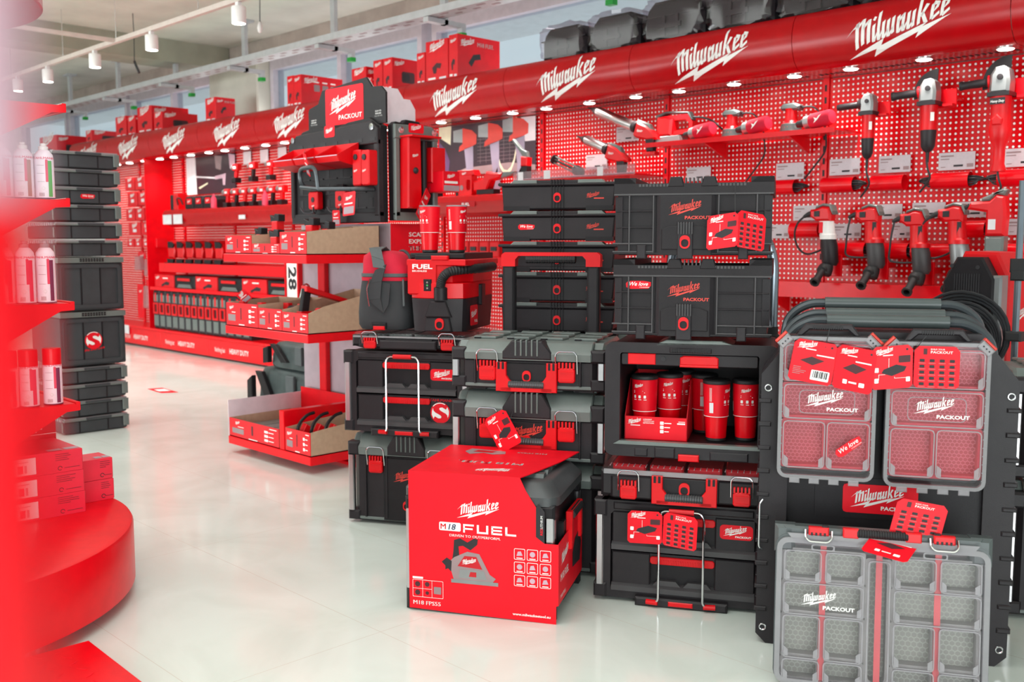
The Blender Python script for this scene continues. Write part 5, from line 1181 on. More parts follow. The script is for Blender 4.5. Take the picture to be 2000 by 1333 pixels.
def bins(m, B, y0, y1, hexm, wallm, r=.012):
    """moulded bins seen through a clear lid: sunken honeycomb floors inside a raised grid"""
    for x0, x1, z0, z1 in B:
        O = rr(x0 - .0065, x1 + .0065, z0 - .0045, z1 + .0045, r * .5, 2); I = rr(x0 + .005, x1 - .005, z0 + .005, z1 - .005, r * .8, 2)
        m.ring(O, I, 'y', y0, y1, wallm); m.prism(inset(I, -.001), 'y', y1 - .002, y1, hexm)
def compact(label, s0, t0, z0, sticker):
    w, h, d = .266, .428, .062; t = thing('compact_organizer', label, 'parts organizer', isl(s0, t0, z0), YAW, 'compact clear organizers')
    m = MB(); O = rr(0, w, 0, h - .018, .028, 4); m.ring(O, inset(O, .012), 'y', .012, d, BP); m.prism(inset(O, .011), 'y', d - .008, d, BP); m.obj('back_shell', t)
    B = [(.018, w * .485, h - .145, h - .045), (w * .515, w - .018, h - .145, h - .045), (.018, w - .018, h - .252, h - .157), (.018, w * .485, .035, h - .262), (w * .515, w - .018, .035, h - .262)]
    m = MB(); bins(m, B, .016, .05, 'hex_red', 'bin_red'); O = rr(.014, w - .014, .02, h - .03, .02, 3); m.prism(O, 'y', .0505, .0525, 'bin_red'); m.obj('red_bins', t)
    m = MB(); O = rr(.002, w - .002, .002, h - .02, .026, 4); m.prism(inset(O, .002), 'y', .0, .002, 'clear_plastic'); m.ring(O, inset(O, .010), 'y', -.001, .014, 'clear_edge')
    for k in range(15):
        z = .03 + k * .023
        for a, b in ((.004, .014), (w - .014, w - .004)): m.box(a, b, -.002, -.001, z, z + .003, 'clear_edge')
    for x0, x1, z0, z1 in B:
        O = rr(x0 - .002, x1 + .002, z0 - .002, z1 + .002, .012, 2); m.ring(O, inset(O, .003), 'y', -.0015, .004, 'clear_edge')
        for s in (1, -1):
            xa = x0 + .002 if s > 0 else x1 - .002; m.prism([(xa, z0 + .002), (xa + s * .012, z0 + .002), (xa + s * .012, z0 + .024), (xa, z0 + .034)], 'y', -.0012, .002, 'clear_edge')
    x0, x1, z0, z1 = B[2]; m.ring(rr(x0 + .04, x1 - .04, z0 + .014, z1 - .014, .014, 3), rr(x0 + .042, x1 - .042, z0 + .016, z1 - .016, .013, 3), 'y', -.0012, .001, 'clear_edge')
    f = fr((w * .5, -.0022, (z0 + z1) / 2 + .004)); logo(m, f, .105, 'white_print', at=(-.008, .006)); text(m, 'PACKOUT', f, .010, 'white_print', 'l', 1.3, .07, at=(0, -.028))
    if sticker:
        a = math.radians(38); x0, x1, z0, z1 = B[4]; we_love(m, fr(((x0 + x1) / 2 + .004, -.0026, (z0 + z1) / 2), (math.cos(a), 0, math.sin(a)), (-math.sin(a), 0, math.cos(a))), .078)
    for k in range(4): x = w * (.14 + .2 * k); m.box(x, x + .028, -.002, .01, -.012, .004, 'clear_edge', .002)
    m.obj('clear_lid', t)
    m = MB(); z = h - .02; m.prism([(.045, z), (.07, z + .034), (w - .07, z + .034), (w - .045, z), (w - .062, z), (w - .082, z + .018), (.082, z + .018), (.062, z)], 'y', .018, .045, BP, .004)
    for k in range(14): x = .09 + k * .006; m.box(x, x + .003, .016, .018, z + .02, z + .03, BD)
    m.obj('carry_handle', t)
    for s in (-1, 1):
        q = MB(Matrix.Translation((w / 2 + s * (w / 2 - .018), 0, h - .035)) @ Matrix.Rotation(math.radians(45 * s), 4, 'Y'))
        q.box(-.020, .020, -.008, .02, -.010, .014, 'clear_edge', .003); q.box(-.020, .020, -.004, .024, .014, .022, 'orange_trim', .003)
        for k in range(3): q.box(-.012 + k * .01, -.008 + k * .01, -.009, -.008, .0, .004, 'black_print')
        q.obj('corner_latch', t)
mat('bin_red', (206, 34, 58), 0.4)
compact('compact clear organizer with red bins and a white script sticker, left of the pair', -.014, 2.90, .528, True)
compact('compact clear organizer with red bins and no sticker, nearer the picture edge', .273, 2.90, .520, False)
def big_org():
    Kx, Kz = .935, 1.075; w, h, d = .538, .414, .075; t = thing('parts_organizer', 'large clear organizer with grey bins standing on the floor before the carts', 'parts organizer', isl(-.008, 2.69, 0.010), YAW); t.rotation_euler = (-.10, 0, YAW)
    m = MB(); O = rr(0, w, .0, h - .008, .035, 4); m.ring(O, inset(O, .014), 'y', .012, d, 'sleeve_grey'); m.prism(inset(O, .013), 'y', d - .008, d, BP)
    m.box(.02, w - .02, .014, d, h - .012, h + .012, 'sleeve_grey', .006)
    for a, b in ((-.004, .05), (w - .05, w + .004)): m.box(a, b, .014, d + .004, h - .06, h + .014, 'sleeve_grey', .01)
    m.box(w * .22, w * .25, .0, .02, h - .02, h + .02, BP, .003); m.box(w * .74, w * .77, .0, .02, h - .02, h + .02, BP, .003)
    m.obj('shell', t)
    h0, w0 = .385, .575; R1, R2 = (h0 - .122, h0 - .048), (h0 - .205, h0 - .128)
    B = [(.026, .126, *R1), (.140, .242, *R1), (.026, .242, *R2), (.026, .126, .07, h0 - .211), (.140, .242, .07, h0 - .211), (.026, .126, .012, .064), (.140, .242, .012, .064),
         (.256, .312, .02, h0 - .06), (.326, .432, *R1), (.446, w0 - .026, *R1), (.326, w0 - .026, *R2), (.326, .432, .07, h0 - .211), (.446, w0 - .026, .07, h0 - .211), (.326, .432, .012, .064), (.446, w0 - .026, .012, .064)]
    B = [(p * Kx, q_ * Kx, r * Kz, u * Kz) for p, q_, r, u in B]
    m = MB(); bins(m, B, .018, .060, 'hex_grey', 'bin_grey'); m.prism(rr(.016, w - .016, .006, h - .02, .02, 3), 'y', .0605, .063, 'white_panel_shaded2'); m.obj('grey_bins', t)
    q = MB()
    for x in (.124, .2656, .411): q.box(x - .008, x + .008, .008, .012, .0, h - .03, 'strap_red')
    q.obj('red_strap', t)
    m = MB(); O = rr(.003, w - .003, .003, h - .016, .03, 4); m.prism(inset(O, .002), 'y', .0, .002, 'clear_plastic'); m.ring(O, inset(O, .014), 'y', -.002, .014, 'clear_edge')
    m.prism([(.05, h - .03), (w - .05, h - .03), (w - .03, h - .004), (.03, h - .004)], 'y', -.002, .006, 'clear_edge')
    for x0, x1, z0, z1 in B:
        O = rr(x0 - .002, x1 + .002, z0 - .002, z1 + .002, .01, 2); m.ring(O, inset(O, .003), 'y', -.0022, .004, 'clear_edge')
        if z1 - z0 > .055 and x1 - x0 > .06:
            for s in (1, -1):
                xa = x0 + .002 if s > 0 else x1 - .002; m.prism([(xa, z0 + .002), (xa + s * .012, z0 + .002), (xa + s * .012, z0 + .02), (xa, z0 + .03)], 'y', -.0018, .002, 'clear_edge')
    for x in (.122, .402): m.ring(rr(x - .03, x + .03, h - .046, h - .030, .005), rr(x - .026, x + .026, h - .043, h - .033, .004), 'y', -.004, .0, 'clear_edge')
    f = fr((.1253, -.0028, (h0 - .1665) * Kz)); logo(m, f, .092, 'white_print', at=(-.012, .004)); text(m, 'PACKOUT', f, .010, 'white_print', 'l', 1.25, .07, at=(0, -.024))
    m.obj('clear_lid', t)
    for x in (.11, .423):
        q = MB(); q.box(x - .026, x + .026, -.006, .02, h - .006, h + .016, 'red_plastic', .003)
        for k in range(4): q.box(x - .02 + k * .011, x - .015 + k * .011, -.008, -.005, h - .006, h + .002, BD)
        o = q.obj('latch', t); e = MB(); a = .034; e.tube([(x - a, .004, h + .006), (x - a, -.010, h - .012), (x - a + .01, -.012, h - .022), (x + a - .01, -.012, h - .022), (x + a, -.010, h - .012), (x + a, .004, h + .006)], .0032, 'chrome', 6); e.obj('bail', o)
    for x in (.205 * Kx, .372 * Kx): MB().box(x - .02, x + .02, -.004, .02, h - .008, h + .018, 'red_plastic', .003).obj('handle_hinge', t)
    n = 40; MB().tube([(.222 * Kx + .127 * k / n, .004, h + .006) for k in range(n + 1)], .012, 'rubber', 10, rr=[.0105 + .002 * (k % 2) for k in range(n + 1)]).obj('carry_handle', t)
mat('bin_grey', (150, 148, 146), 0.4); mat('white_panel_shaded2', (132, 120, 122), 0.45); mat('strap_red', (214, 84, 90), 0.5)
big_org()
leaflet('product_leaflet', 'red leaflet with barcode fanned across the compact organizer with sticker', isl(.010, 2.88, .818), [((0, 0, 0), (1, .0, -.16), (.17, 0, 1), .118, .118, 'bar'), ((.119, -.003, -.019), (1, -.12, -.17), (.12, 0, 1), .105, .122, 'prod')], [(.10, .0, .09), (.11, .02, .14)])
leaflet('product_leaflet', 'red leaflet opened flat across the compact organizer nearer the picture edge', isl(.232, 2.868, .795), [((0, 0, 0), (1, .10, .10), (-.02, 0, 1), .108, .118, 'call'), ((.109, .011, .011), (1, -.06, .0), (-.0, 0, 1), .114, .114, 'grid')], [(.11, .01, .115), (.14, .03, .15)])
leaflet('product_leaflet', 'red leaflet half folded, sticking out from the handle of the large organizer', isl(.205, 2.68, .40), [((0, 0, 0), (.95, -.1, -.18), (.38, .75, .28), .115, .10, 'prod'), ((.075, .075, .028), (.98, -.04, -.12), (.20, .1, .85), .125, .10, 'grid')], [(.05, .06, .03), (.06, .085, .02)])
def machine():
    t = thing('site_vacuum', 'red and black site machine with coiled black cable, behind the folding carts', 'machine', (-1.565, 3.90, 0), 0)
    w, d, h = .215, .33, 1.165; m = MB()
    P = [(-.004, .10), (w - .03, .10), (w - .03, h - .105), (w - .075, h - .022), (.045, h - .022), (-.004, h - .115)]
    m.prism(P, 'y', -.012, .06, BD, .008); m.box(.0, w - .01, .0, d, .02, .12, BD, .01)
    for k in range(11): x = .04 + k * .009; m.box(x, x + .004, -.014, -.011, h - .16, h - .085, 'black_print')
    m.lathe([(.028, 0), (.028, .02), (.02, .024)], (.06, -.012, h - .22), (0, -1, 0), BD, 18); m.lathe([(.008, 0), (.008, .002)], (.03, -.012, h - .055), (0, -1, 0), 'black_print', 10); m.lathe([(.008, 0), (.008, .002)], (w - .09, -.012, h - .06), (0, -1, 0), 'black_print', 10)
    m.obj('front_panel', t)
    m = MB(); Q = [(.0, .12), (w, .12), (w, h - .10), (w - .045, h - .005), (.045, h), (.0, h - .11)]; m.prism(Q, 'y', .06, d, 'red_plastic', .01)
    m.box(w - .052, w - .005, -.004, .07, .12, h - .09, 'cast_alu', .008); logo(m, fr((w + .001, .20, h - .24), (0, 1, 0)), .15, 'white_print'); m.obj('red_housing', t)
    q = MB()
    for k in range(7):
        r = .105 + .009 * k; cz = h - .335 + .004 * k; y = -.03 - .006 * (k % 4)
        q.tube([(.085 + r * 1.1 * math.cos(a), y + .004 * math.sin(3 * a + k), cz + r * 1.0 * math.sin(a)) for a in [6.283 * j / 28 for j in range(28)]], .0062, 'cable', 6, closed=True)
    q.tube([(-.03, -.03, h - .26), (-.065, -.035, h - .28), (-.075, -.03, h - .30)], .012, 'rubber', 8)
    q.obj('power_cord', t)
machine()
def truck():
    t = thing('hand_truck', 'bent steel tube of a hand truck rising behind the two crates', 'hand truck', isl(-.42, 3.78, 0), YAW)
    m = MB(); x = .375; m.tube([(.0, 0, .06), (.0, 0, 1.12), (.02, 0, 1.2), (.08, 0, 1.25), (x - .08, 0, 1.25), (x - .025, 0, 1.21), (x, 0, 1.13), (x, 0, .885)], .019, 'steel_tube', 14); m.obj('tube_frame', t)
    m = MB(); m.tube([(x, 0, .06), (x, 0, .89)], .0215, 'rubber', 14)
    for k in range(9): m.lathe([(.02, 0), (.027, .006), (.027, .014), (.02, .02)], (x, 0, .62 + k * .028), (0, 0, 1), 'rubber', 12)
    m.obj('rubber_sleeve', t)
    MB().box(-.06, x + .06, -.1, .03, .0, .012, 'steel_tube').box(-.02, x + .02, -.015, .015, .2, .23, 'steel_tube').obj('toe_plate', t)
    m = MB()
    for a in (-.05, x + .05): m.lathe([(.06, -.015), (.07, -.01), (.07, .01), (.06, .015)], (a, .035, .07), (1, 0, 0), 'rubber', 20)
    m.obj('wheels', t)
truck()
def stand():
    t = thing('tripod_stand', 'thin steel pole with black clamps at the picture edge, behind the carts', 'tripod', (-1.283, 3.85, 0)); m = MB()
    m.tube([(0, 0, .26), (0, 0, 1.42)], .012, 'steel_tube', 10); m.obj('pole', t)
    MB().box(-.028, .028, -.028, .028, .84, .875, 'rubber', .006).obj('clamp', t); MB().box(-.022, .03, -.022, .022, 1.06, 1.10, 'rubber', .006).box(-.026, .034, -.018, .018, 1.09, 1.14, 'rubber', .006).obj('clamp', t)
    for k in range(3):
        a = .5 + 2.094 * k; MB().tube([(0, 0, .28), (.12 * math.cos(a), .14 * math.sin(a), .01)], .010, 'steel_tube', 8).obj('leg', t)
stand()
toolbox('black toolbox at the picture edge beside the carts, lower of two', isl(.70, 3.40, 0), w=.5, d=.30, h=.44, handle=False, group='boxes at the picture edge')
toolbox('black toolbox at the picture edge beside the carts, upper of two', isl(.70, 3.40, .445), w=.5, d=.30, h=.36, handle=False, group='boxes at the picture edge')

# ================================================================ the end-of-aisle stand with trays and tool boards
GX0, GX1, GY0, GY1 = -5.15, -4.31, 2.80, 3.29
def gondola():
    t = thing('display_stand', 'red end-of-aisle display stand with three trays below black tool boards', 'display stand', (0, 0, 0))
    m = MB(); m.box(GX0 + .02, GX1 - .005, GY1 + .045, GY1 + .34, 0.02, 1.30, 'white_panel_shaded', .003); m.box(GX0 - .02, GX1 + .0, GY1 + .04, GY1 + .06, .02, 1.30, 'white_panel_shaded'); m.obj('core', t)
    MB().box(GX0 + .0, GX1 + .02, GY0 + .28, GY1 + .34, 0, .0195, 'red_paint', .004).obj('base_plate', t)
    MB().box(-4.96, -4.89, GY1 + .006, GY1 + .0395, .02, 1.3, 'red_paint', .004).obj('upright', t)
    MB().box(-5.32, -5.18, GY1 + .02, GY1 + .04, .72, 1.12, 'white_print').box(-5.325, -5.315, GY1 + .01, GY1 + .045, .72, 1.12, 'red_paint').box(-5.185, -5.17, GY1 + .01, GY1 + .045, .72, 1.12, 'red_paint').obj('end_strip', t)
    q = MB(); text(q, '28', fr((-5.25, GY1 + .0185, .98), (0, 0, -1), (1, 0, 0)), .085, 'black_print', 'c', 1.2, .05, 0, at=(0, -.04)); q.obj('strip_number', t)
    for z in (.05, .685, 1.09):
        m = MB(); m.box(GX0, GX1, GY0, GY1 + .04, z, z + .045, 'red_paint', .003); o = m.obj('shelf_tray', t)
    m = MB()
    for x in (GX0 + .15, GX1 - .15): m.box(x - .02, x + .02, GY1 - .06, GY1 - .02, 0, .05, 'red_paint', .003)
    m.box(GX0 - .0, GX0 + .004, GY0 + .002, GY1, .095, .30, 'white_board'); m.box(GX0 + .004, GX1, GY1 - .004, GY1 + .0, .0955, .33, 'red_paint')
    m.obj('tray_walls', t)
    b = MB(); f = fr((GX0 + .27, GY0 - .0012, .14)); 
    # front tool board (faces the aisle) and its sign
    P = [(-5.15, 1.305), (-4.305, 1.305), (-4.305, 1.815), (-4.33, 1.825), (-4.40, 1.865), (-4.60, 1.855), (-4.72, 1.83), (-4.90, 1.855), (-5.05, 1.835), (-5.13, 1.79), (-5.15, 1.77)]
    m = MB(); m.prism(P, 'y', GY1 - .02, GY1 + .03, BD, .004)
    m.prism([(-5.16, 1.72), (-4.30, 1.72), (-4.30, 1.80), (-4.36, 1.842), (-5.08, 1.815), (-5.16, 1.765)], 'y', GY1 - .045, GY1 - .018, BP, .005); m.box(-5.155, -4.30, GY1 - .035, GY1, 1.305, 1.36, BP, .005)
    m.box(-4.34, -4.30, GY1 - .04, GY1, 1.34, 1.74, BP, .006); m.box(-5.155, -5.12, GY1 - .04, GY1, 1.34, 1.74, BP, .006)
    for k in range(7): x = -5.06 + k * .115; m.box(x, x + .055, GY1 - .0465, GY1 - .045, 1.735, 1.755, 'black_print')
    for i in range(6):
        for j in range(4): x, z = -5.08 + i * .135, 1.39 + j * .085; m.box(x - .004, x + .108, GY1 - .026, GY1 - .02, z - .008, z + .0, BP); m.box(x, x + .03, GY1 - .0215, GY1 - .02, z, z + .05, 'black_print')
    for x, z in ((-5.11, 1.79), (-4.345, 1.81)): m.lathe([(.016, 0), (.018, .004), (.01, .005)], (x, GY1 - .045, z), (0, -1, 0), 'chrome', 12)
    badge(m, fr((-4.735, GY1 - .0462, 1.815)), .10, .065, .012, None)
    m.obj('tool_board', t)
    P = [(-5.01, 1.83), (-4.28, 1.83), (-4.28, 1.99), (-4.32, 2.025), (-4.40, 2.03), (-4.45, 2.085), (-4.87, 2.055), (-4.91, 1.985), (-5.0, 1.965), (-5.01, 1.95)]
    m = MB(); m.prism(P, 'y', GY1 + .0, GY1 + .012, BD); m.prism([(x, z) for x, z in P], 'y', GY1 + .012, GY1 + .016, 'white_board')
    f = fr((-4.655, GY1 - .001, 1.955)); badge(m, f, .36, .205, .016, None); text(m, 'PACKOUT', f_off(f, (0, 0), .001), .026, 'white_print', 'r', 1.3, .02, at=(.165, -.075))
    for x in (-4.955, -4.345):
        for k, s in enumerate(('SCAN TO', 'EXPLORE', 'THE SYSTEM')): text(m, s, fr((x, GY1 - .001, 1.893 - .013 * k)), .008, 'white_print', 'c', 1.1, .02)
    m.obj('header_sign', t)
    # side tool board (faces along the wall) and white header back
    Q = [(GY1 + .03, 1.83), (GY1 + .23, 1.83), (GY1 + .23, 1.92), (GY1 + .195, 1.97), (GY1 + .15, 1.97), (GY1 + .11, 2.02), (GY1 - .0, 2.02)]
    MB().prism(Q, 'x', GX1 - .02, GX1 - .006, 'white_board').obj('header_back', t)
    m = MB(); P = [(GY1 + .04, 1.315), (GY1 + .34, 1.315), (GY1 + .34, 1.80), (GY1 + .30, 1.825), (GY1 + .24, 1.83), (GY1 + .22, 1.85), (GY1 + .13, 1.855), (GY1 + .11, 1.835), (GY1 + .06, 1.84), (GY1 + .035, 1.82)]
    m.prism(P, 'x', GX1 - .005, GX1 + .04, BD, .004); m.prism([(GY1 + .035, 1.75), (GY1 + .34, 1.75), (GY1 + .34, 1.795), (GY1 + .29, 1.828), (GY1 + .035, 1.825)], 'x', GX1 + .04, GX1 + .06, GP, .005); m.box(GX1 + .0, GX1 + .055, GY1 + .04, GY1 + .34, 1.315, 1.36, GP, .005)
    for y in (GY1 + .04, GY1 + .305): m.box(GX1, GX1 + .055, y, y + .035, 1.34, 1.76, GP, .006)
    badge(m, fr((GX1 + .0615, GY1 + .18, 1.81), (0, 1, 0)), .105, .05, .01, None)
    for y in (GY1 + .075, GY1 + .305): m.lathe([(.016, 0), (.018, .004), (.01, .005)], (GX1 + .06, y, 1.795), (1, 0, 0), 'chrome', 12)
    m.obj('side_tool_board', t)
    m = MB(); m.box(GX1 - .004, GX1 + .002, GY1 + .045, GY1 + .37, 1.07, 1.30, 'red_print'); f = fr((GX1 + .0028, GY1 + .045, 1.07), (0, 1, 0)); bar(m, f, 0, .325, 0, .045, 'navy')
    for k in range(4): bar(m, f_off(f, (0, 0), .0006), .02 + k * .07, .021 + k * .07, 0, .045, 'white_print')
    for k, s in enumerate(('SCAN TO', 'EXPLORE', 'THE SYSTEM')): text(m, s, f, .024, 'white_print', 'l', 1.35, .03, at=(.125, .16 - .038 * k))
    m.obj('scan_sign', t)
gondola()
YB = GY1 - .0215
def simple(name, label, cat, m, group=None, loc=(0, 0, 0)): return setp(m.obj(name, None, loc), label, cat, group)
for k, (a, b, l) in enumerate(((-5.10, -4.90, 'outermost of the three open red bins on the black tool board'), (-4.89, -4.68, 'middle of the three open red bins on the black tool board'), (-4.67, -4.46, 'open red bin next to the red canisters on the tool board'))):
    m = MB(); O = [(a, YB - .12), (b, YB - .12), (b, YB - .047), (a, YB - .047)]
    for x in (a, b - .004): m.prism([(YB - .0265, 1.605), (YB - .15, 1.63), (YB - .165, 1.665), (YB - .0265, 1.735)], 'x', x, x + .004, 'red_plastic')
    m.prism([(YB - .027, 1.604), (YB - .15, 1.629), (YB - .15, 1.633), (YB - .027, 1.608)], 'x', a + .004, b - .004, 'red_carton_dark'); m.prism([(YB - .15, 1.63), (YB - .153, 1.63), (YB - .166, 1.66), (YB - .163, 1.66)], 'x', a + .004, b - .004, 'red_plastic'); m.box(a + .004, b - .004, YB - .03, YB - .0265, 1.607, 1.734, 'red_plastic')
    m.box(a + .004, b - .004, YB - .168, YB - .162, 1.658, 1.663, 'pale_pink'); simple('storage_bin', l, 'bin', m, 'open red bins')
def canister_box(x, z, w, h, label):
    t = thing('bottle_canister', label, 'canister', (x, YB - .075, z), 0, 'red canisters on the tool board'); m = MB()
    m.prism(rr(0, w, 0, h, .012), 'y', 0, .07, 'red_plastic', .006); logo(m, fr((w * .4, -.001, h * .42)), .035, 'white_print'); m.obj('canister_body', t)
    MB().lathe([(.016, 0), (.016, .006), (.01, .008)], (w * .45, 0, h * .8), (0, -1, 0), 'black_print', 14).obj('socket', t)
canister_box(-4.455, 1.50, .074, .19, 'tall red canister beside the open bins, dark strap before it'); canister_box(-4.375, 1.50, .068, .185, 'tall red canister at the corner of the tool board')
for x, l in ((-4.93, 'red hook block with two dark prongs on the tool board'), (-4.665, 'red hook block with barcode tag under the open bins')):
    t = thing('hook_block', l, 'hook', (x, YB - .045, 1.385), 0, 'red hook blocks'); m = MB(); m.prism(rr(0, .095, 0, .10, .014), 'y', 0, .04, 'red_plastic', .005); m.lathe([(.015, 0), (.015, .002)], (.048, -.001, .055), (0, -1, 0), 'black_print', 14); logo(m, fr((.048, -.0012, .02)), .03, 'white_print'); m.box(.02, .08, -.004, .03, .1, .13, BD, .004); m.obj('block', t)
    m = MB()
    for s in (-1, 1): m.tube([(.048, .02, .0), (.048 + s * .02, .0, -.025), (.048 + s * .05, -.03, -.02), (.048 + s * .065, -.04, .01)], .005, 'dark_tube', 6)
    m.obj('prongs', t)
m = MB(); q = .012
m.tube([(-4.76, YB - .01, 1.50), (-4.76, YB - .20, 1.50), (-4.76, YB - .21, 1.60), (-4.60, YB - .21, 1.605), (-4.595, YB - .20, 1.50), (-4.595, YB - .20, 1.485), (-4.36, YB - .09, 1.48), (-4.34, YB - .02, 1.48)], .012, 'dark_tube', 8); m.tube([(-4.76, YB - .20, 1.50), (-4.595, YB - .20, 1.485)], .012, 'dark_tube', 8)
simple('tool_loop', 'grey bent tube loop holder sticking out of the tool board', 'tool holder', m)
mat('tag_grey', (170, 150, 158), 0.5)
def hang_tag(label, o, u, v, w, h):
    t = thing('hang_tag', label, 'tag', o, 0, 'hanging red tags'); m = MB(); u, v = Vector(u).normalized(), Vector(v).normalized(); n = u.cross(v)
    P = rr(-w / 2, w / 2, -h, 0, .008, 2); A = [u * a + v * b for a, b in P]; m.loops([A, [p - n * .0015 for p in A]], 'red_print')
    f = lambda a, b: u * a + v * b + n * .0008; logo(m, f, w * .6, 'white_print', at=(-w * .05, -h * .25)); flat(m, f, rr(-w * .42, w * .42, -h * .92, -h * .62, .004, 2), 'tag_grey'); bar(m, f, -w * .4, w * .3, -h * .52, -h * .46, 'white_print'); m.obj('tag_card', t)
    m = MB(); m.tube([(0, 0, -.002), (0, .01, .025)], .001, 'cable', 4); m.obj('string', t)
hang_tag('slanted red tag hanging from the open bins', (-4.74, YB - .19, 1.685), (.9, -.3, -.3), (-.35, 0, 1), .075, .13)
hang_tag('red tag with barcode on the grey tube loop', (-4.405, YB - .13, 1.465), (1, .1, .08), (.1, 0, 1), .095, .125)
hang_tag('red tag below the hook block with barcode', (-4.62, YB - .07, 1.375), (1, 0, .0), (-.05, 0, 1), .07, .085)
hang_tag('large tilted red tag beside the tumblers, on the side board', (GX1 + .15, GY1 + .19, 1.47), (-.5, .72, -.4), (.2, .32, .9), .095, .15)
def side_holder():
    t = thing('long_holder', 'long upright red holder on the side tool board', 'tool holder', (GX1 + .042, GY1 + .075, 1.36), 0); m = MB()
    m.prism([(0, .02), (.10, .02), (.095, .40), (.005, .40)], 'x', 0, .075, 'red_plastic', .008); m.box(.0, .12, -.006, .2, .395, .405, 'red_plastic', .002); f = fr((.0765, .05, .30), (0, 1, 0)); logo(m, f, .045, 'white_print'); m.obj('holder', t)
    m = MB(); m.lathe([(.014, 0), (.018, .006), (.008, .02)], (.075, .05, .22), (1, 0, 0), 'black_print', 12); m.obj('knob', t)
side_holder()
m = MB(); m.tube([(GX1 + .10, GY1 + .20, 1.37), (GX1 + .10, GY1 + .20, 1.74)], .016, BD, 12); simple('rubber_bar', 'dark upright bar on the side tool board', 'bar', m)
t = thing('red_box_holder', 'square red holder with grey tag at the edge of the side tool board', 'tool holder', (GX1 + .045, GY1 + .235, 1.47)); m = MB(); m.box(0, .08, 0, .10, .05, .24, 'red_plastic', .006); m.box(0, .16, .01, .13, 0, .11, 'red_print', .003); f = fr((.1605, .015, 0), (0, 1, 0)); logo(m, f, .06, 'white_print', at=(.05, .085)); bar(m, f, .0, .11, .005, .035, 'tag_grey'); bar(m, f, .005, .1, .045, .058, 'white_print'); m.obj('holder', t)
def display_box(label, x0, x1, z, hf, hb, d=.34, right=True, art=0, y=GY0 + .004):
    t = thing('display_carton', label, 'display carton', (x0, y, z), 0, 'open display cartons on the stand'); w = x1 - x0; m = MB()
    m.box(0, w, 0, .004, 0, hf, 'red_carton'); m.box(0, w, 0, d, 0, .004, 'cardboard_inner'); m.box(0, w, d - .004, d, 0, hb, 'cardboard')
    for a in (0, w - .004): m.prism([(.004, 0), (d, 0), (d, hb), (.10, hf + (hb - hf) * .3), (.004, hf)], 'x', a, a + .004, 'cardboard')
    f = fr((0, -.0008, 0)); logo(m, f, min(w, .2) * .26, 'white_print', at=(w * .17, hf * .80)); bar(m, f, w * .18, w * .3, hf * .58, hf * .61, 'white_print')
    flat(m, f, rr(w * .06, w * .30, hf * .22, hf * .5, .003), 'grey_print')
    for k in range(3): flat(m, f, rr(w * .72, w * .79, hf * (.62 - .22 * k), hf * (.75 - .22 * k), .002), 'white_print'); bar(m, f, w * .8, w * .9, hf * (.66 - .22 * k), hf * (.7 - .22 * k), 'white_print')
    bar(m, f, w * .4, w * .58, hf * .06, hf * .1, 'white_print'); bar(m, f, w * .82, w * .96, hf * .86, hf * .9, 'white_print'); bar(m, f, w * .46, w * .49, hf * .3, hf * .8, 'dark_print')
    m.obj('carton_box', t)
ZT1, ZT2, ZT3 = 1.1365, .7315, .0965
display_box('low red display carton at the outer end of the top tray', -5.13, -4.85, ZT1, .10, .12)
display_box('low red display carton in the middle of the top tray, below the tall holder', -4.845, -4.565, ZT1, .055, .12)
display_box('display carton with long tan cardboard side, corner of the top tray', -4.56, -4.315, ZT1, .115, .15, d=.46)
display_box('red display carton with grey handles at the outer end of the middle tray', -5.14, -4.80, ZT2, .13, .15)
display_box('narrow red display carton in the middle of the middle tray', -4.795, -4.56, ZT2, .115, .16)
display_box('display carton with sloping tan side, corner of the middle tray', -4.555, -4.315, ZT2, .105, .21, d=.46)
display_box('wide flat red display carton on the bottom tray with dark plates', -5.14, -4.615, ZT3, .105, .11, d=.4)
display_box('display carton with tan side and black hooks, corner of the bottom tray', -4.55, -4.315, ZT3, .125, .16, d=.4)
MB_ = MB().box(-4.605, -4.56, GY0 + .002, GY0 + .45, ZT3, ZT3 + .21, 'red_paint', .003); simple('red_divider', 'upright red divider between the two cartons of the bottom tray', 'divider', MB_)
def clip_holder(label, x, y, z, h, w=.055):
    t = thing('clip_holder', label, 'tool holder', (x, y, z), 0, 'red clip holders with black jaws'); m = MB(); m.box(0, w, 0, .05, 0, h, 'red_plastic', .004); m.box(-.02, 0, .01, .04, 0, h * .5, 'red_plastic', .003); m.obj('holder', t)
    MB().prism([(-.012, h - .002), (w * .5, h - .002), (w + .012, h + .0), (w + .014, h + .035), (w * .5, h + .04), (w * .45, h + .02), (-.02, h + .034)], 'y', .004, .046, BD, .002).obj('jaw', t)
clip_holder('tallest red clip holder with black jaw, on the top tray', -4.80, GY0 + .10, ZT1 + .006, .17)
clip_holder('lower red clip holder in front of the tallest one', -4.70, GY0 + .03, ZT1 + .006, .085, .06)
clip_holder('red clip holder leaning behind the outer carton front', -5.0, GY0 + .12, ZT1 + .006, .10, .04)
clip_holder('red clip holder standing in the corner carton of the top tray', -4.50, GY0 + .12, ZT1 + .006, .145, .06)
clip_holder('second red clip holder in the corner carton, toward the tan side', -4.41, GY0 + .16, ZT1 + .006, .125, .05)
def rack_handle(label, x, y, z, L, k=0):
    t = thing('carry_rack', label, 'tool holder', (x, y, z), 0, 'handled racks in the middle tray')
    m = MB(); m.prism([(0, 0), (.05, 0), (.04, .13), (.01, .13)], 'x', 0, .05, 'red_plastic', .004); m.prism([(0, 0), (.05, 0), (.04, .13), (.01, .13)], 'x', L, L + .05, 'red_plastic', .004); m.obj('end_bracket', t)
    MB().tube([(.03, .025, .10), (L + .02, .025, .10)], .018, 'dark_tube' if k == 0 else BD, 10).obj('bar', t)
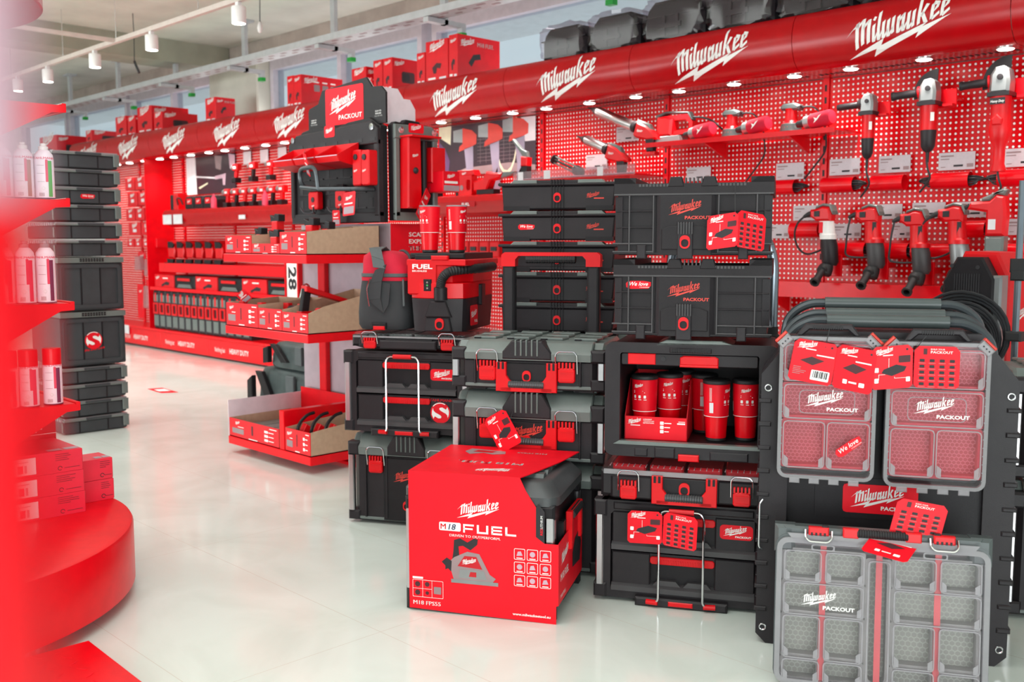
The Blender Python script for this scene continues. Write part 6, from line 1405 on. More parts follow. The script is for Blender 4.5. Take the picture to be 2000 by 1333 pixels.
rack_handle('grey bar rack with red ends in the outer carton of the middle tray', -5.10, GY0 + .05, ZT2 + .006, .20); rack_handle('grey bar rack with red ends behind the narrow carton front', -4.78, GY0 + .14, ZT2 + .006, .14)
hang_tag('pink and red price tag lying over the outer bar rack', (-5.03, GY0 + .028, ZT2 + .19), (1, -.15, .35), (-.2, -.5, .6), .13, .07)
def bail_rack(label, x, y, z):
    t = thing('bail_rack', label, 'tool holder', (x, y, z), 0); m = MB(); m.prism([(0, 0), (.05, 0), (.085, .22), (.04, .22)], 'x', 0, .03, BD, .004); m.box(-.006, .04, .01, .08, .06, .10, 'red_plastic', .003); m.prism([(.04, .205), (.3, .13), (.3, .155), (.04, .235)], 'x', -.004, .05, 'red_plastic', .003); m.obj('frame', t)
    q = MB(); q.tube([(.0, .03, .17), (.0, .05, .235), (.02, .06, .245), (.045, .06, .23)], .005, 'chrome', 6); q.obj('bail', t)
bail_rack('black and red folding rack standing in the corner carton of the middle tray', -4.50, GY0 + .05, ZT2 + .006)
for x, y, l in ((-4.40, GY0 + .12, 'red oval handled holder behind the folding rack'), (-4.37, GY0 + .25, 'red oval handled holder at the back of the corner carton')):
    m = MB(); m.ring(rr(-.03, .03, 0, .12, .028), rr(-.014, .014, .03, .10, .012), 'y', 0, .03, 'red_plastic'); simple('oval_holder', l, 'tool holder', m, 'red oval holders', (x, y, ZT2 + .006))
for k in range(3):
    x = -4.50 + .055 * k; t = thing('hooked_holder', ('red holder with black curved hook nearest the red divider', 'red holder with black curved hook between two others, bottom tray', 'red holder with black curved hook nearest the tan cardboard side')[k], 'tool holder', (x, GY0 + .05 + .05 * k, ZT3 + .006), 0, 'hooked holders in the bottom tray')
    MB().prism([(0, 0), (.06, 0), (.06, .12), (.03, .14), (.0, .09)], 'x', 0, .04, 'red_plastic', .004).obj('holder', t)
    MB().tube([(.02, -.01, .03), (.02, -.02, .10), (.02, .0, .15), (.02, .05, .185), (.02, .09, .19)], .009, BD, 8).obj('hook', t)
for k in range(3):
    m = MB(); m.box(0, .15, 0, .3, 0, .05 + .01 * k, BD, .006); m.box(.02, .13, .02, .28, .05 + .01 * k, .056 + .01 * k, GP, .003); simple('mounting_plate', ('dark mounting plate at the outer end of the flat carton', 'dark mounting plate in the middle of the flat carton', 'dark mounting plate next to the red divider')[k], 'mounting plate', m, 'dark plates in the flat carton', (-5.12 + .165 * k, GY0 + .04, ZT3 + .006))
def sack(label, loc, w, d, h):
    t = thing('work_bag', label, 'bag', loc, 0, 'dark bags behind the stand'); m = MB(); n = 10; random.seed(int(w * 1000)); L = []
    for z, s in ((0, .96), (.1 * h, 1.0), (.5 * h, .97), (.8 * h, .93), (.95 * h, .84), (h, .6)):
        l = []
        for k in range(28):
            a = 6.283 * k / 28; c, q = math.cos(a), math.sin(a); e = .4; r = s * random.uniform(.96, 1.03)
            l.append((w / 2 + w / 2 * r * abs(c) ** e * (1 if c > 0 else -1), d / 2 + d / 2 * r * abs(q) ** e * (1 if q > 0 else -1), z))
        L.append(l)
    m.loops(L, 'dark_bag'); m.obj('bag_body', t, angle=60)
    q = MB(); q.prism([(w * .12, h * .9), (w * .22, h * .9), (w * .42, h * .25), (w * .32, h * .22)], 'y', -.022, .01, BD, .004); q.box(w * .55, w * .66, -.014, .01, h * .2, h * .9, 'nylon_light', .004); q.prism([(-.01, h * .7), (.05, h * .8), (.05, h * .15), (-.012, h * .1)], 'y', -.02, .02, BD, .006); q.obj('straps', t)
sack('large crumpled dark bag on the floor behind the bottom tray', (-6.08, 3.48, 0), .85, .42, .37); sack('smaller grey bag lying on top of the large dark bag', (-5.9, 3.5, .372), .68, .36, .17)

# ================================================================ goods along the rest of the wall
def wall_shelf(label, x0, x1, z, d=.34, lip=.10, rail='red_paint', curved=False):
    t = thing('wall_shelf', label, 'shelf', (x0, PEGY - .002, z), 0, 'red shelves along the wall'); L = x1 - x0
    MB().box(0, L, -d, 0, -.012, 0, 'red_paint').obj('shelf_board', t)
    m = MB()
    if curved: m.prism([(-d, .0), (-d - .03, -.01), (-d - .05, -.05), (-d - .045, -lip * .6), (-d - .01, -lip), (-d + .05, -lip - .02), (-d + .05, -lip - .01), (-d, -lip + .02), (-d, -.0)], 'x', 0, L, 'red_header')
    else: m.box(0, L, -d - .006, -d, -lip, .006, rail, .002)
    m.obj('front_rail', t)
    return t
wall_shelf('red shelf with curved rail under the impact driver poster', -6.19, -5.09, 1.545, .33, .13, curved=True)
wall_shelf('shelf with a pale clear front strip just above the column of trays', -5.06, -3.98, 1.635, .30, .0, 'pale_pink'); m = MB(); m.box(0, 1.09, -.008, -.004, -.012, .05, 'blister'); m.box(.05, .10, -.010, -.008, -.01, .048, 'paper'); m.box(.30, .36, -.010, -.008, -.01, .048, 'paper'); m.box(.78, .83, -.010, -.008, -.01, .048, 'paper'); simple('price_strip', 'pale clear price strip on the shelf edge above the trays', 'price strip', m, None, (-5.06, PEGY - .302, 1.64))
wall_shelf('red shelf with red cases behind the vacuum', -6.19, -5.09, 1.085, .33, .06)
wall_shelf('long curved red shelf with price cards below the row of standing drills', -10.38, -7.32, 1.545, .33, .16, curved=True)
wall_shelf('red shelf below the row of red saws', -10.6, -7.32, .965, .33, .09)
wall_shelf('red shelf holding cartons and black cases above the black case row', -10.85, -7.32, .695, .33, .03)
for x, z, l in ((-10.36, 1.41, 'white price card pair at the end of the curved shelf, outer'), (-10.12, 1.41, 'white price card pair at the end of the curved shelf, inner'), (-8.75, 1.44, 'small pale price card in the middle of the curved shelf')):
    m = MB(); m.box(0, .2 if 'pair' in l else .12, -.003, 0, 0, .10 if 'pair' in l else .04, 'paper'); simple('price_card', l, 'price card', m, 'price cards on the curved shelf', (x, PEGY - .33 - .056, z - .02))
m = MB(); text(m, 'FUEL', fr((0, 0, 0)), .022, 'white_print', 'l', 1.3, .02); m.box(-.01, .14, .001, .003, -.01, .035, 'red_header'); simple('shelf_label', 'small red shelf label beside the tumblers', 'label', m, None, (-5.52, PEGY - .33 - .056, 1.465))
def poster(label, x0, x1, z0, z1, kind):
    m = MB(); w, h = x1 - x0, z1 - z0; m.box(0, w, -.006, 0, 0, h, 'poster_dark'); f = fr((0, -.0068, 0)); g = f_off(f, (0, 0), .0006); g2 = f_off(f, (0, 0), .0012)
    if kind == 0:
        flat(m, f, [(0, h), (w * .14, h), (w * .13, h * .62), (0, h * .8)], 'pale_yellow'); flat(m, f, [(0, h * .7), (w * .07, h * .55), (w * .12, h * .3), (w * .1, 0), (0, 0)], 'poster_violet'); flat(m, f, [(w * .86, h), (w, h), (w, h * .55), (w * .9, h * .55)], 'paper'); flat(m, f, [(w * .1, 0), (w, 0), (w, h * .1), (w * .75, h * .18), (w * .3, h * .14)], 'grey_print')
        m.add([g(w * .72 + math.cos(a) * r * .12, h * .72 + math.sin(a) * r * .3) for r in (1, .9) for a in [3 + k * .36 for k in range(13)]], [[i, i + 1, i + 14, i + 13] for i in range(12)], 'pale_yellow')
        for k in range(7): bar(m, f, w * .42, w * .85, h * (.25 + .07 * k), h * (.255 + .07 * k), 'grey_print'); bar(m, f, w * (.45 + .06 * k), w * (.452 + .06 * k), h * .2, h * .7, 'grey_print')
        for cx, s in ((.30, 0), (.57, .05), (.82, .1)):
            q = lambda P: [(w * cx + a * .105 * 1.9, h * (.62 + s) + b * .13 * 1.5) for a, b in P]
            flat(m, g2, q([(-.75, .55), (-.2, .6), (-.2, .05), (-.75, .1)]), 'cast_alu'); flat(m, g2, q([(-.2, .62), (.35, .5), (.62, .3), (.6, -.05), (.3, -.15), (-.2, -.25), (-.42, -.3), (-.38, -.1), (-.2, 0)]), 'orange_trim')
            flat(m, g2, q([(-.1, -.2), (.42, -.12), (.42, -1.0), (.48, -2.0), (.0, -2.0), (.04, -1.2)]), 'poster_lilac'); flat(m, g2, q([(.1, -1.5), (.35, -1.1), (.3, -1.45), (.05, -2.1), (-.08, -2.1)]), 'orange_trim')
    else:
        flat(m, f, [(0, h), (w * .2, h), (w * .22, 0), (0, 0)], 'paper'); flat(m, f, [(w * .2, h * .5), (w * .62, h * .42), (w * .62, h * .38), (w * .2, h * .46)], 'paper'); flat(m, f, [(w * .6, h), (w * .75, h * .95), (w * .72, h * .6), (w * .62, h * .65)], 'grey_print'); flat(m, f, [(w * .88, h), (w, h * .95), (w, h * .7), (w * .9, h * .6)], 'pale_pink'); flat(m, g, [(w * .6, h * .45), (w * .82, h * .5), (w * .8, h * .2), (w * .76, h * .2), (w * .75, h * .38), (w * .6, h * .36)], 'pale_pink'); flat(m, g, [(w * .25, h * .18), (w * .45, h * .3), (w * .45, h * .26), (w * .28, h * .14)], 'pale_yellow')
    simple('poster', label, 'poster', m, None, (x0, PEGY - .014, z0))
mat('poster_dark', (52, 30, 42), .35); mat('pale_yellow', (226, 222, 190), .4); mat('poster_violet', (96, 60, 104), .4); mat('poster_lilac', (150, 140, 160), .4)
poster('wide poster of three big impact drivers under the canopy', -6.20, -5.12, 1.725, 2.115, 0)
poster('dark blurred poster of a man working on pipes, far along the wall', -10.52, -9.45, 1.72, 2.12, 1)
def saw(label, x, z, k):
    t = thing('cordless_tool', label, 'power tool', (x, PEGY - .24, z), 0, 'cordless tools below the poster')
    if k == 0:
        MB().prism([(-.16, .03), (-.02, .03), (.02, .10), (.12, .115), (.14, .15), (.02, .16), (-.02, .17), (-.06, .12), (-.16, .10)], 'y', -.035, .035, 'red_plastic', .01).obj('housing', t); MB().prism([(.10, .11), (.22, .13), (.26, .15), (.14, .16)], 'y', -.02, .02, 'grey_plastic', .006).obj('boot', t); MB().box(-.12, .06, -.04, .04, 0, .04, BD, .006).obj('battery', t)
    else:
        m = MB(); m.ring(rr(-.08, .08, .0, .18, .02), rr(.02, .065, .04, .12, .014), 'y', -.03, .03, 'red_plastic'); m.box(-.10, -.07, -.034, .034, 0, .19, BD, .004); m.prism([(-.08, .15), (.12, .15), (.10, .19), (-.08, .19)], 'y', -.034, .034, 'red_plastic', .004); logo(m, fr((-.0, -.0352, .165)), .05, 'white_print'); m.obj('housing', t); MB().lathe([(.02, 0), (.02, .002)], (-.03, -.031, .06), (0, -1, 0), 'grey_print', 14).obj('dial', t)
saw('red reciprocating saw lying on the shelf beside the side tool board', -6.0, 1.5455, 0); saw('red nailer standing upright on the shelf, white script on top', -5.62, 1.5455, 1); saw('red reciprocating saw behind the nailer, boot toward the trays', -5.36, 1.5455, 0)
def upright_tool(label, x):
    t = thing('upright_tool', label, 'power tool', (x, PEGY - .22, 1.6355), 0); MB().box(-.03, .03, -.03, .03, 0, .10, BD, .006).obj('battery', t); MB().prism([(-.03, .1), (.03, .1), (.035, .16), (-.03, .17)], 'y', -.03, .03, 'red_plastic', .006).obj('housing', t); MB().prism([(-.02, .16), (.03, .15), (.02, .2), (-.03, .22), (-.12, .30), (-.13, .29), (-.05, .2)], 'y', -.015, .015, 'grey_plastic', .004).obj('head', t)
upright_tool('slim black and red tool standing before the poster corner', -5.02)
for k in range(4):
    m = MB(); m.box(0, .10, 0, .2, 0, .12, 'red_plastic', .008); m.box(.02, .08, -.006, 0, .05, .08, 'black_print'); simple('red_case', ('small red case on the lower shelf, nearest the tray column', 'small red case second from the tray column', 'small red case behind the tumblers', 'small red case behind the tumbler nearer the bag')[k], 'case', m, 'small red cases', (-5.32 - .11 * k, PEGY - .30, 1.0855))
def cordless(label, x, z, k, y=.24, group='standing drills on the curved shelf'):
    t = thing('cordless_drill', label, 'drill', (x, PEGY - y, z), 0, group); e = .9
    MB().box(-.035, .035, -.04, .04, .0, .05, BD, .006).obj('battery', t)
    MB().prism([(-.018, .05), (.02, .05), (.03, .13), (-.005, .13)], 'y', -.016, .016, BD if k % 2 else 'red_plastic', .004).obj('grip', t)
    MB().prism([(-.03, .12), (.06, .12), (.065, .185), (-.03, .185)], 'y', -.03, .03, 'red_plastic', .008).obj('motor_housing', t)
    MB().lathe([(.028, 0), (.03, .02), (.024, .05), (.012, .07)], (-.03, 0, .155), (-1, 0, 0), 'cast_alu', 14).obj('chuck', t)
    bar(m := MB(), fr((.0, -.0312, .15)), -.01, .04, -.012, .012, 'white_print'); m.obj('label_plate', t)
N8 = ('first', 'second', 'third', 'fourth', 'fifth', 'sixth', 'seventh', 'eighth')
for k in range(7): cordless('standing drill with silver chuck on the curved shelf, %s from the dark poster' % N8[k], -9.22 + .17 * k, 1.5455, k)
for k in range(3): cordless('drill hanging below a white card, %s from the dark poster' % N8[k], -9.25 + .33 * k, 1.80, k, .12, 'drills hanging beside the dark poster')
for k in range(4):
    m = MB(); m.box(0, .15, -.004, 0, 0, .13, 'paper'); simple('price_card', 'white square price card above the hanging drills, %s from the dark poster' % N8[k], 'price card', m, 'white cards above the hanging drills', (-9.28 + .33 * k, PEGY - .016, 1.985))
for k in range(3):
    t = thing('battery_case', 'dark case with red label on the curved shelf, %s from the red charger' % N8[k], 'case', (-10.02 + .2 * k, PEGY - .30, 1.5455), 0, 'dark cases with red labels'); m = MB(); m.prism([(0, 0), (.18, 0), (.18, .09), (.15, .13), (.03, .13), (0, .09)], 'y', 0, .2, BD, .006); bar(m, fr((0, -.001, 0)), .04, .15, .05, .11, 'red_print'); logo(m, fr((.09, -.002, .08)), .07, 'white_print'); m.obj('case_body', t)
t = thing('charger', 'red and black charger at the end of the curved shelf', 'charger', (-10.36, PEGY - .30, 1.5455)); MB().box(0, .07, 0, .12, 0, .16, BD, .006).box(.07, .17, 0, .12, 0, .17, 'red_plastic', .006).obj('charger_body', t); MB().tube([(.18, .0, .05), (.19, -.02, .12), (.28, -.02, .12), (.29, 0, .05)], .008, BD, 6).obj('handle', t)
for k in range(2):
    m = MB(); m.lathe([(.03, 0), (.03, .09), (.012, .12), (.012, .14)], (0, 0, 0), (0, 0, 1), 'can_pink', 14); simple('oil_bottle', ('pink bottle on the curved shelf beside the dark cases', 'pink bottle between the standing drills')[k], 'bottle', m, 'pink bottles', (-9.38 + .99 * k, PEGY - .31, 1.5455))
for k in range(6):
    t = thing('circular_saw', 'red saw with black guard on the middle shelf, %s from the far end' % N8[k], 'saw', (-10.42 + .21 * k, PEGY - .22, .9655), 0, 'red saws on the middle shelf')
    MB().prism([(-.07, .06), (.05, .06), (.08, .14), (.05, .22), (-.03, .25), (-.08, .2)], 'y', -.06, .06, 'red_plastic', .012).obj('housing', t)
    MB().prism(arc(0, .05, .075, 180, 360, 10), 'y', -.075, -.05, BD).obj('blade_guard', t); MB().prism([(-.05, .17), (.06, .17), (.09, .21), (.04, .235), (-.05, .24)], 'y', -.075, -.058, BD, .004).obj('grip', t); MB().box(-.10, .10, -.09, .06, 0, .012, BD).obj('shoe', t)
for k in range(7):
    x = -10.80 + .48 * k; dk = k % 2
    t = thing('tool_case' if dk else 'red_carton', (('black case with red handle between red cartons, %s from far end' if dk else 'red carton above the black case row, %s from far end') % N8[k // 2]), 'tool case' if dk else 'carton', (x, PEGY - .30, .6955), 0, 'black cases between cartons' if dk else 'red cartons above the case row')
    m = MB(); m.box(0, .46, 0, .28, 0, .145, BD if dk else 'red_carton', .01 if dk else .003); f = fr((0, -.001, 0))
    if dk: m.box(.08, .36, -.012, 0, .085, .115, 'red_plastic', .004); m.prism([(.06, .01), (.4, .01), (.36, .05), (.1, .05)], 'y', -.006, .0, GP, .002)
    else: logo(m, f, .09, 'white_print', at=(.07, .11)); bar(m, f, .2, .32, .10, .112, 'white_print'); flat(m, f, [(.16, .03), (.28, .07), (.36, .06), (.34, .03), (.24, .03), (.18, .01)], 'black_print')
    m.obj('case_body' if dk else 'carton_box', t)
c0 = None
for k in range(14):
    l = 'upright black case with red frame in the bottom row, %s from far end' % ORD[k + 1]
    if c0 is None:
        c0 = thing('upright_case', l, 'tool case', (-10.83, PEGY - .31, .2325), 0, 'row of upright black cases'); m = MB(); m.box(0, .14, 0, .3, 0, .43, BP, .012); m.box(.02, .12, -.006, 0, .03, .15, GP, .004); m.box(.02, .12, -.006, 0, .30, .38, GP, .004); m.obj('case_body', c0)
        MB().ring(rr(.012, .128, .165, .29, .008), rr(.04, .10, .185, .272, .006), 'y', -.012, .0, 'red_plastic').obj('red_frame', c0); MB().box(.055, .085, -.010, -.004, .305, .40, 'red_plastic', .003).obj('red_pull', c0)
    else: dup(c0, (-10.83 + .151 * k, PEGY - .31, .2325), 0, l)
BOXROWS = ((1.80, 2, .24, .15), (1.62, 2, .24, .15), (1.45, 2, .22, .14), (1.28, 2, .30, .14), (1.14, 4, .17, .10))
for r, (z, n, w, h) in enumerate(BOXROWS):
    for k in range(n):
        m = MB(); m.box(0, w, 0, .12, 0, h, 'red_carton', .003); f = fr((0, -.001, 0)); logo(m, f, w * .5, 'white_print', at=(w * .5, h * .8)); bar(m, f, w * .36, w * .68, h * .25, h * .5, 'paper')
        simple('small_carton', 'small red hung carton beside the case tower, %s row down, %s along' % (N8[r], N8[k]), 'carton', m, 'small hung cartons at the far end', (-11.62 + (w + .03) * k + (.06 if r % 2 else 0), PEGY - .24, z))
for k, (x, z, w, h) in enumerate(((-11.5, .86, .2, .22), (-11.25, .80, .2, .26), (-11.3, .42, .18, .34), (-11.55, .30, .16, .4))):
    t = thing('blister_pack', ('clear blister pack below the small hung cartons, outer', 'clear blister pack below the small hung cartons, tapering', 'tall clear blister pack low beside the case tower', 'tall red card pack low beside the case tower')[k], 'blister pack', (x, PEGY - .2, z), 0, 'hung packs at the far end'); m = MB(); m.box(0, w, .03, .035, 0, h, 'red_print'); logo(m, fr((w * .5, .0292, h * .8)), w * .5, 'white_print'); m.obj('card', t)
    if k < 3: q = MB(); q.prism([(.01, .01), (w - .01, .01), (w * .8, h * .8), (w * .2, h * .8)], 'y', -.03, .029, 'blister', .01); q.obj('blister', t)
m = MB(); m.box(0, .012, 0, .33, 0, 1.9, 'red_paint'); setp(m.obj('bay_divider', None, (-10.9, PEGY - .335, .2325)), 'upright red divider panel between hung boxes and the black case row', 'divider panel')
m = MB(); m.box(0, .12, -.003, .0, 0, .10, 'paper'); simple('price_card', 'white price card on the red plinth beside the case tower', 'price card', m, None, (-11.52, PLY - .014, .13))

# ================================================================ tower of black cases
TX, TY = -6.29, 2.312
def tower():
    W, D = .50, .395
    def org(label, z, h, sticker=False, grp='flat organizers in the tower'):
        t = thing('flat_organizer', label, 'parts organizer', (TX, TY, z), 0, grp); m = MB()
        m.prism([(-.012, .0), (-.002, .03), (-.002, D - .03), (-.012, D), (-W + .01, D), (-W, D - .03), (-W, .03), (-W + .01, 0)], 'z', .004, h - .022, 'tower_plastic', .006)
        for y in (.09, .27): m.box(-.006, .0, y - .004, y + .004, .006, h - .024, BD)
        for z2 in (.012, h * .4): m.tube([(-.03, -.002, z2), (-.03, -.004, z2 + .03)], .008, GP, 6)
        if sticker: we_love(m, fr((.0006, .20, h * .45), (0, 1, 0)), .085)
        m.obj('base', t)
        m = MB(); m.box(-W, .006, -.008, D + .01, h - .022, h - .012, GP, .002); m.box(-W + .01, .002, .0, D, h - .012, h - .002, 'clear_edge', .002)
        for k in range(12): x = -.05 - k * .036; m.box(x, x + .018, -.018, -.002, h - .024, h - .004, 'clear_edge', .003)
        m.box(-.004, .010, .13, .29, h - .020, h - .006, 'tower_plastic', .002)
        m.obj('clear_lid', t)
        MB().box(.0, .010, D - .03, D + .008, .02, h - .012, GP, .003).obj('end_latch', t)
    def big(label, z, h, emb):
        t = thing('tool_chest', label, 'tool chest', (TX, TY, z), 0, 'large black chests in the tower'); m = MB()
        m.prism([(-.014, .0), (-.002, .03), (-.002, D - .03), (-.014, D + .01), (-W, D + .01), (-W, 0)], 'z', .006, h - .035, 'tower_plastic', .006)
        O = rr(.012, D - .01, .02, h - .045, .03, 3); m.ring(O, inset(O, .022), 'x', -.003, .007, 'tower_plastic')
        for y in (.135, .255): m.box(-.003, .004, y - .003, y + .003, .03, h - .055, BD)
        m.box(-.003, .003, .14, .25, .03, h - .055, 'tower_plastic', .001)
        if emb: emblem(m, fr((.0082, .195, h * .47), (0, 1, 0)), .055, False); text(m, 'We love tools', fr((.0086, .2, h * .47 - .062), (0, 1, .12)), .016, 'red_print', 'c', 1.0, .02, .3)
        m.obj('base', t)
        m = MB(); m.box(-W, .006, -.008, D + .014, h - .035, h - .002, GP, .006)
        for k in range(9):
            for j in range(2): y = .13 + k * .017; m.box(.006, .009, y, y + .012, h - .028 + j * .012, h - .019 + j * .012, BD)
        m.obj('lid', t)
    zs = (0, .105, .2085, .3155)
    for k, l in enumerate(('black organizer at the very bottom of the case tower, on the floor', 'black organizer second from the floor in the case tower', 'black organizer third from the floor in the case tower', 'black organizer right under the chest with the round sticker')): org(l, zs[k], .1035, grp='grey lidded organizers at the tower foot')
    big('large black chest with round red and white sticker in the case tower', .4225, .344, True); big('large black chest without sticker, upper of two in the case tower', .768, .338, False)
    for k, l in enumerate(('organizer with clear lid directly on the upper chest of the tower', 'second clear lidded organizer above the upper chest', 'third clear lidded organizer above the upper chest', 'clear lidded organizer with the small white sticker in the tower', 'clear lidded organizer second from the top of the tower', 'clear lidded organizer at the very top of the case tower')): org(l, 1.108 + .1085 * k, .107, k == 3)
tower()
m = MB(); m.poly([(0, 0, .001), (.30, -.02, .001), (.36, .10, .001), (.02, .12, .001)], 'red_print'); m.poly([(.08, .02, .0015), (.2, .01, .0015), (.24, .09, .0015), (.1, .10, .0015)], 'white_print'); simple('floor_sticker', 'small red and white sticker on the floor beside the case tower', 'sticker', m, None, (-7.85, 3.55, 0))

# ================================================================ round-based spray can display
DX, DY, DR = -3.656, .71, .80
def display():
    t = thing('spray_display', 'red display with round base and top, shelves of spray cans', 'display stand', (0, 0, 0)); m = MB()
    m.lathe([(DR - .01, .04), (DR, .045), (DR, .235), (DR - .006, .245)], (DX, DY, 0), (0, 0, 1), 'red_paint', 96); m.lathe([(DR - .005, .2445), (DR - .02, .25)], (DX, DY, 0), (0, 0, 1), 'red_paint', 96); m.obj('round_base', t)
    for a in (.35, 1.9, 3.4, 5.0): MB().lathe([(.022, 0), (.026, .01), (.02, .04)], (DX + (DR - .03) * math.cos(a), DY + (DR - .03) * math.sin(a), 0), (0, 0, 1), 'dark_tube', 12).obj('foot', t)
    m = MB(); m.lathe([(.58, 1.95), (.585, 1.955), (.585, 2.12), (.58, 2.125)], (DX, DY, 0), (0, 0, 1), 'red_header', 96); m.obj('round_top', t)
    MB().box(DX - .55, -3.58, DY - .34, DY + .36, .251, 1.949, 'red_paint', .004).obj('core', t)
    for z, y, in ((.64, 1.34), (.99, 1.335), (1.343, 1.335), (1.66, 1.335)):
        m = MB(); m.box(-4.144, -3.506, DY + .361, y - .013, z - .012, z, 'red_paint'); m.box(-4.149, -3.5008, y - .012, y + .003, z - .0235, z + .006, 'red_paint', .002)
        G = [(DY + .362, z - .0015), (y - .001, z - .0015), (y - .001, z - .024), (y - .045, z - .026), (DY + .362, z - .145)]
        m.prism(G, 'x', -3.505, -3.50, 'red_paint'); m.prism(G, 'x', -4.15, -4.145, 'red_paint')
        m.obj('shelf', t)
    q = MB(); f = fr((-3.497, 1.16, 1.56), (0, 1, 0)); text(q, 'STAHLMANN', fr((-3.576, 1.0, .80), (0, 1, 0)), .012, 'white_print', 'l', 1.2, .02); q.obj('lettering', t)
display()
def can(label, x, y, z, h, cap, band, k):
    t = thing('spray_can', label, 'spray can', (x, y, z), k, 'white spray cans on the display'); m = MB(); r = .031
    m.lathe([(r, .003), (r, h - .03), (r * .93, h - .016), (r * .6, h - .002), (r * .5, h)], (0, 0, 0), (0, 0, 1), 'can_white', 26)
    def f(u, v): a = u / r; return Vector(((r + .0006) * math.cos(a), (r + .0006) * math.sin(a), v))
    def strip(u0, u1, v0, v1, mm, n=6):
        P = [f(u0 + (u1 - u0) * i / n, v) for v in (v0, v1) for i in range(n + 1)]; m.add(P, [[i, i + 1, n + 2 + i, n + 1 + i] for i in range(n)], mm)
    strip(.012, .026, h * .05, h * .78, band); strip(.004, .012, h * .35, h * .80, 'can_pink', 3); strip(-.09, .09, h * .012, h * .03, 'navy', 24)
    for v in (.35, .52, .68): strip(-.024, .0, h * v, h * v + .001, 'grey_print')
    g = lambda a, b: f(a, b) + Vector((0, 0, 0)); text(m, 'STAHLMANN', g, .0075, 'can_pink', 'c', 1.3, .02, at=(-.002, h * .81))
    m.add([f(u, v) for u, v in ((-.012, h * .22), (-.004, h * .17), (.004, h * .22), (-.004, h * .27))], [[0, 1, 2, 3]], 'paper')
    for u in range(7): strip(-.018 + u * .0025, -.0168 + u * .0025, h * .06, h * .13, 'grey_print', 1)
    m.obj('can_body', t)
    q = MB()
    if cap == 'red': q.lathe([(r * .98, h - .028), (r * .98, h + .026), (r * .95, h + .03), (.004, h + .031)], (0, 0, 0), (0, 0, 1), 'red_paint', 26)
    else: q.lathe([(r * .45, h - .002), (r * .5, h + .004), (r * .5, h + .012), (r * .3, h + .014), (r * .3, h + .022), (.003, h + .023)], (0, 0, 0), (0, 0, 1), cap, 18)
    q.obj('cap', t)
R3 = ('nearest the shelf tip', 'second from the shelf tip', 'third from the shelf tip')
for k in range(3): can('white spray can with glossy red cap on the lowest shelf, ' + R3[k], -3.545, 1.268 - .066 * k - .012 * (k > 0), .641, .165, 'red', ('navy', 'can_pink', 'can_pink')[k], -.35)
for k in range(3): can('tall white spray can on the middle shelf, ' + R3[k], -3.545, 1.262 - .067 * k, .991, .19, 'clear_edge', ('navy', 'can_pink', 'can_pink')[k], -.35)
for k in range(3): can('white spray can with white cap on the upper shelf, ' + R3[k], -3.545, 1.272 - .067 * k, 1.344, .165, 'white_paint', ('can_green', 'can_brown', 'can_pink')[k], -.35)
def fold_box(label, x, y0, y1, z, h, d=.30, sticker=True):
    t = thing('folding_carton', label, 'carton', (x, y0, z), 0, 'red cartons on the round base'); w = y1 - y0; m = MB(); m.box(-d, 0, 0, w, 0, h, 'carton_pink', .003); f = fr((.001, 0, 0), (0, 1, 0))
    if sticker: bar(m, f, w * .02, w * .36, h * .1, h * .86, 'paper'); g = f_off(f, (0, 0), .0005); bar(m, g, w * .12, w * .19, h * .2, h * .55, 'can_pink'); bar(m, g, w * .21, w * .24, h * .2, h * .55, 'tag_grey'); bar(m, g, w * .1, w * .26, h * .68, h * .72, 'tag_grey')
    lines(m, f, w * .62, h * .86, w * .3, 4, h * .09, 'dark_print', .0015); m.add([f(w * .68 + .008 * math.cos(a) * q, h * .2 + .008 * math.sin(a) * q) for q in (1, .7) for a in [k * .5 for k in range(12)]], [[i, i + 1, i + 13, i + 12] for i in range(11)], 'dark_print'); bar(m, f, w * .74, w * .95, h * .18, h * .2, 'dark_print')
    ft = fr((0, 0, h + .001), (0, 1, 0), (-1, 0, 0)); bar(m, ft, w * .55, w * .74, .012, .045, 'tag_grey'); bar(m, ft, w * .78, w * .97, .012, .045, 'tag_grey'); m.obj('carton_box', t)
mat('carton_pink', (226, 30, 58), .45)
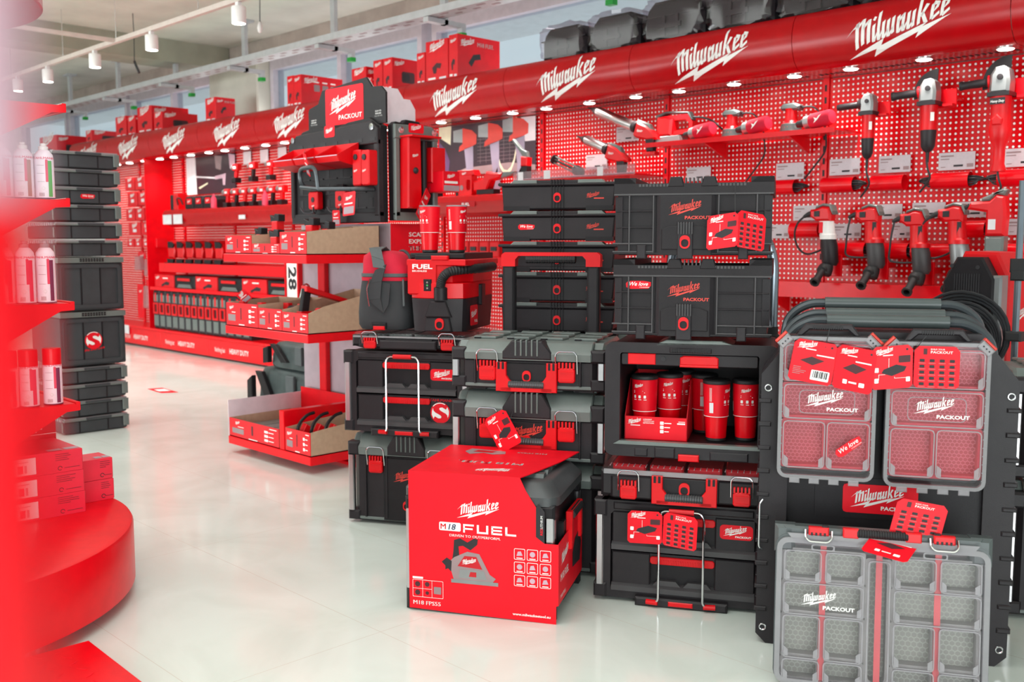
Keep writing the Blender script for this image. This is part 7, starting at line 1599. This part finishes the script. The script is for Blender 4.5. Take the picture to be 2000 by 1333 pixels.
for k, l in enumerate(('bottom of three pink-red cartons with white labels on the round base', 'middle of three pink-red cartons with white labels', 'top of three pink-red cartons with white labels')): fold_box(l, -3.515, 1.10, 1.352 - .002 * k, .2505 + .0765 * k, .0755, .26)
for k, l in enumerate(('lower of two pink-red cartons at the rim of the round base', 'upper of two pink-red cartons at the rim of the round base')): fold_box(l, -3.625, 1.372, 1.50 - .002 * k, .2505 + .0785 * k, .077, .12, False)
t = thing('folding_carton', 'darker red carton with white print behind the pink-red stack', 'carton', (-3.79, 1.09, .2505), 0, 'red cartons on the round base'); m = MB(); m.box(-.25, 0, 0, .27, 0, .325, 'red_carton_dark', .003); f = fr((.001, 0, 0), (0, 1, 0)); bar(m, f, .19, .25, .29, .30, 'white_print'); bar(m, f, .11, .22, .262, .268, 'white_print'); bar(m, f, .11, .2, .252, .257, 'white_print'); bar(m, f, .11, .27, .243, .245, 'white_print'); m.obj('carton_box', t)
def tread():
    m = MB(); P = [(-2.895, 1.105), (-2.45, 1.094), (-2.0, .62), (-2.9, .55)]; m.prism([(-2.895, 1.105), (-2.509, 1.095), (-2.2, 1.06), (-2.2, .5), (-2.905, .5)], 'z', .0, .03, 'red_paint', .003)
    for i in range(11):
        for j in range(9):
            x, y = -2.87 + i * .055, .53 + j * .06; a = .5 if (i + j) % 2 else -1.0; c, s = math.cos(a) * .017, math.sin(a) * .017; nx, ny = -s * .18, c * .18
            m.prism([(x - c, y - s), (x + nx, y + ny), (x + c, y + s), (x - nx, y - ny)], 'z', .0299, .0315, 'red_print')
    simple('tread_plate', 'red tread plate lying on the floor in front of the round base', 'tread plate', m)
tread()
# very near shelf upright at the edge of the picture
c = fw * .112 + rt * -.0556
t = thing('near_panel', 'out-of-focus red upright panel with painted pale glare on top at the picture edge', 'shelf panel', (c.x, c.y, 0), math.atan2(rt.y, rt.x))
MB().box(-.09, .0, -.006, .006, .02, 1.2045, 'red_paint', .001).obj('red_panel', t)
MB().box(-.09, .0, -.006, .006, 1.205, 1.62, 'pale_pink', .001).obj('pale_glare', t)  # glare on the upper panel, painted as a pale pink piece
MB().box(-.12, .02, -.05, .05, 0, .02, 'red_paint', .002).obj('foot_plate', t)
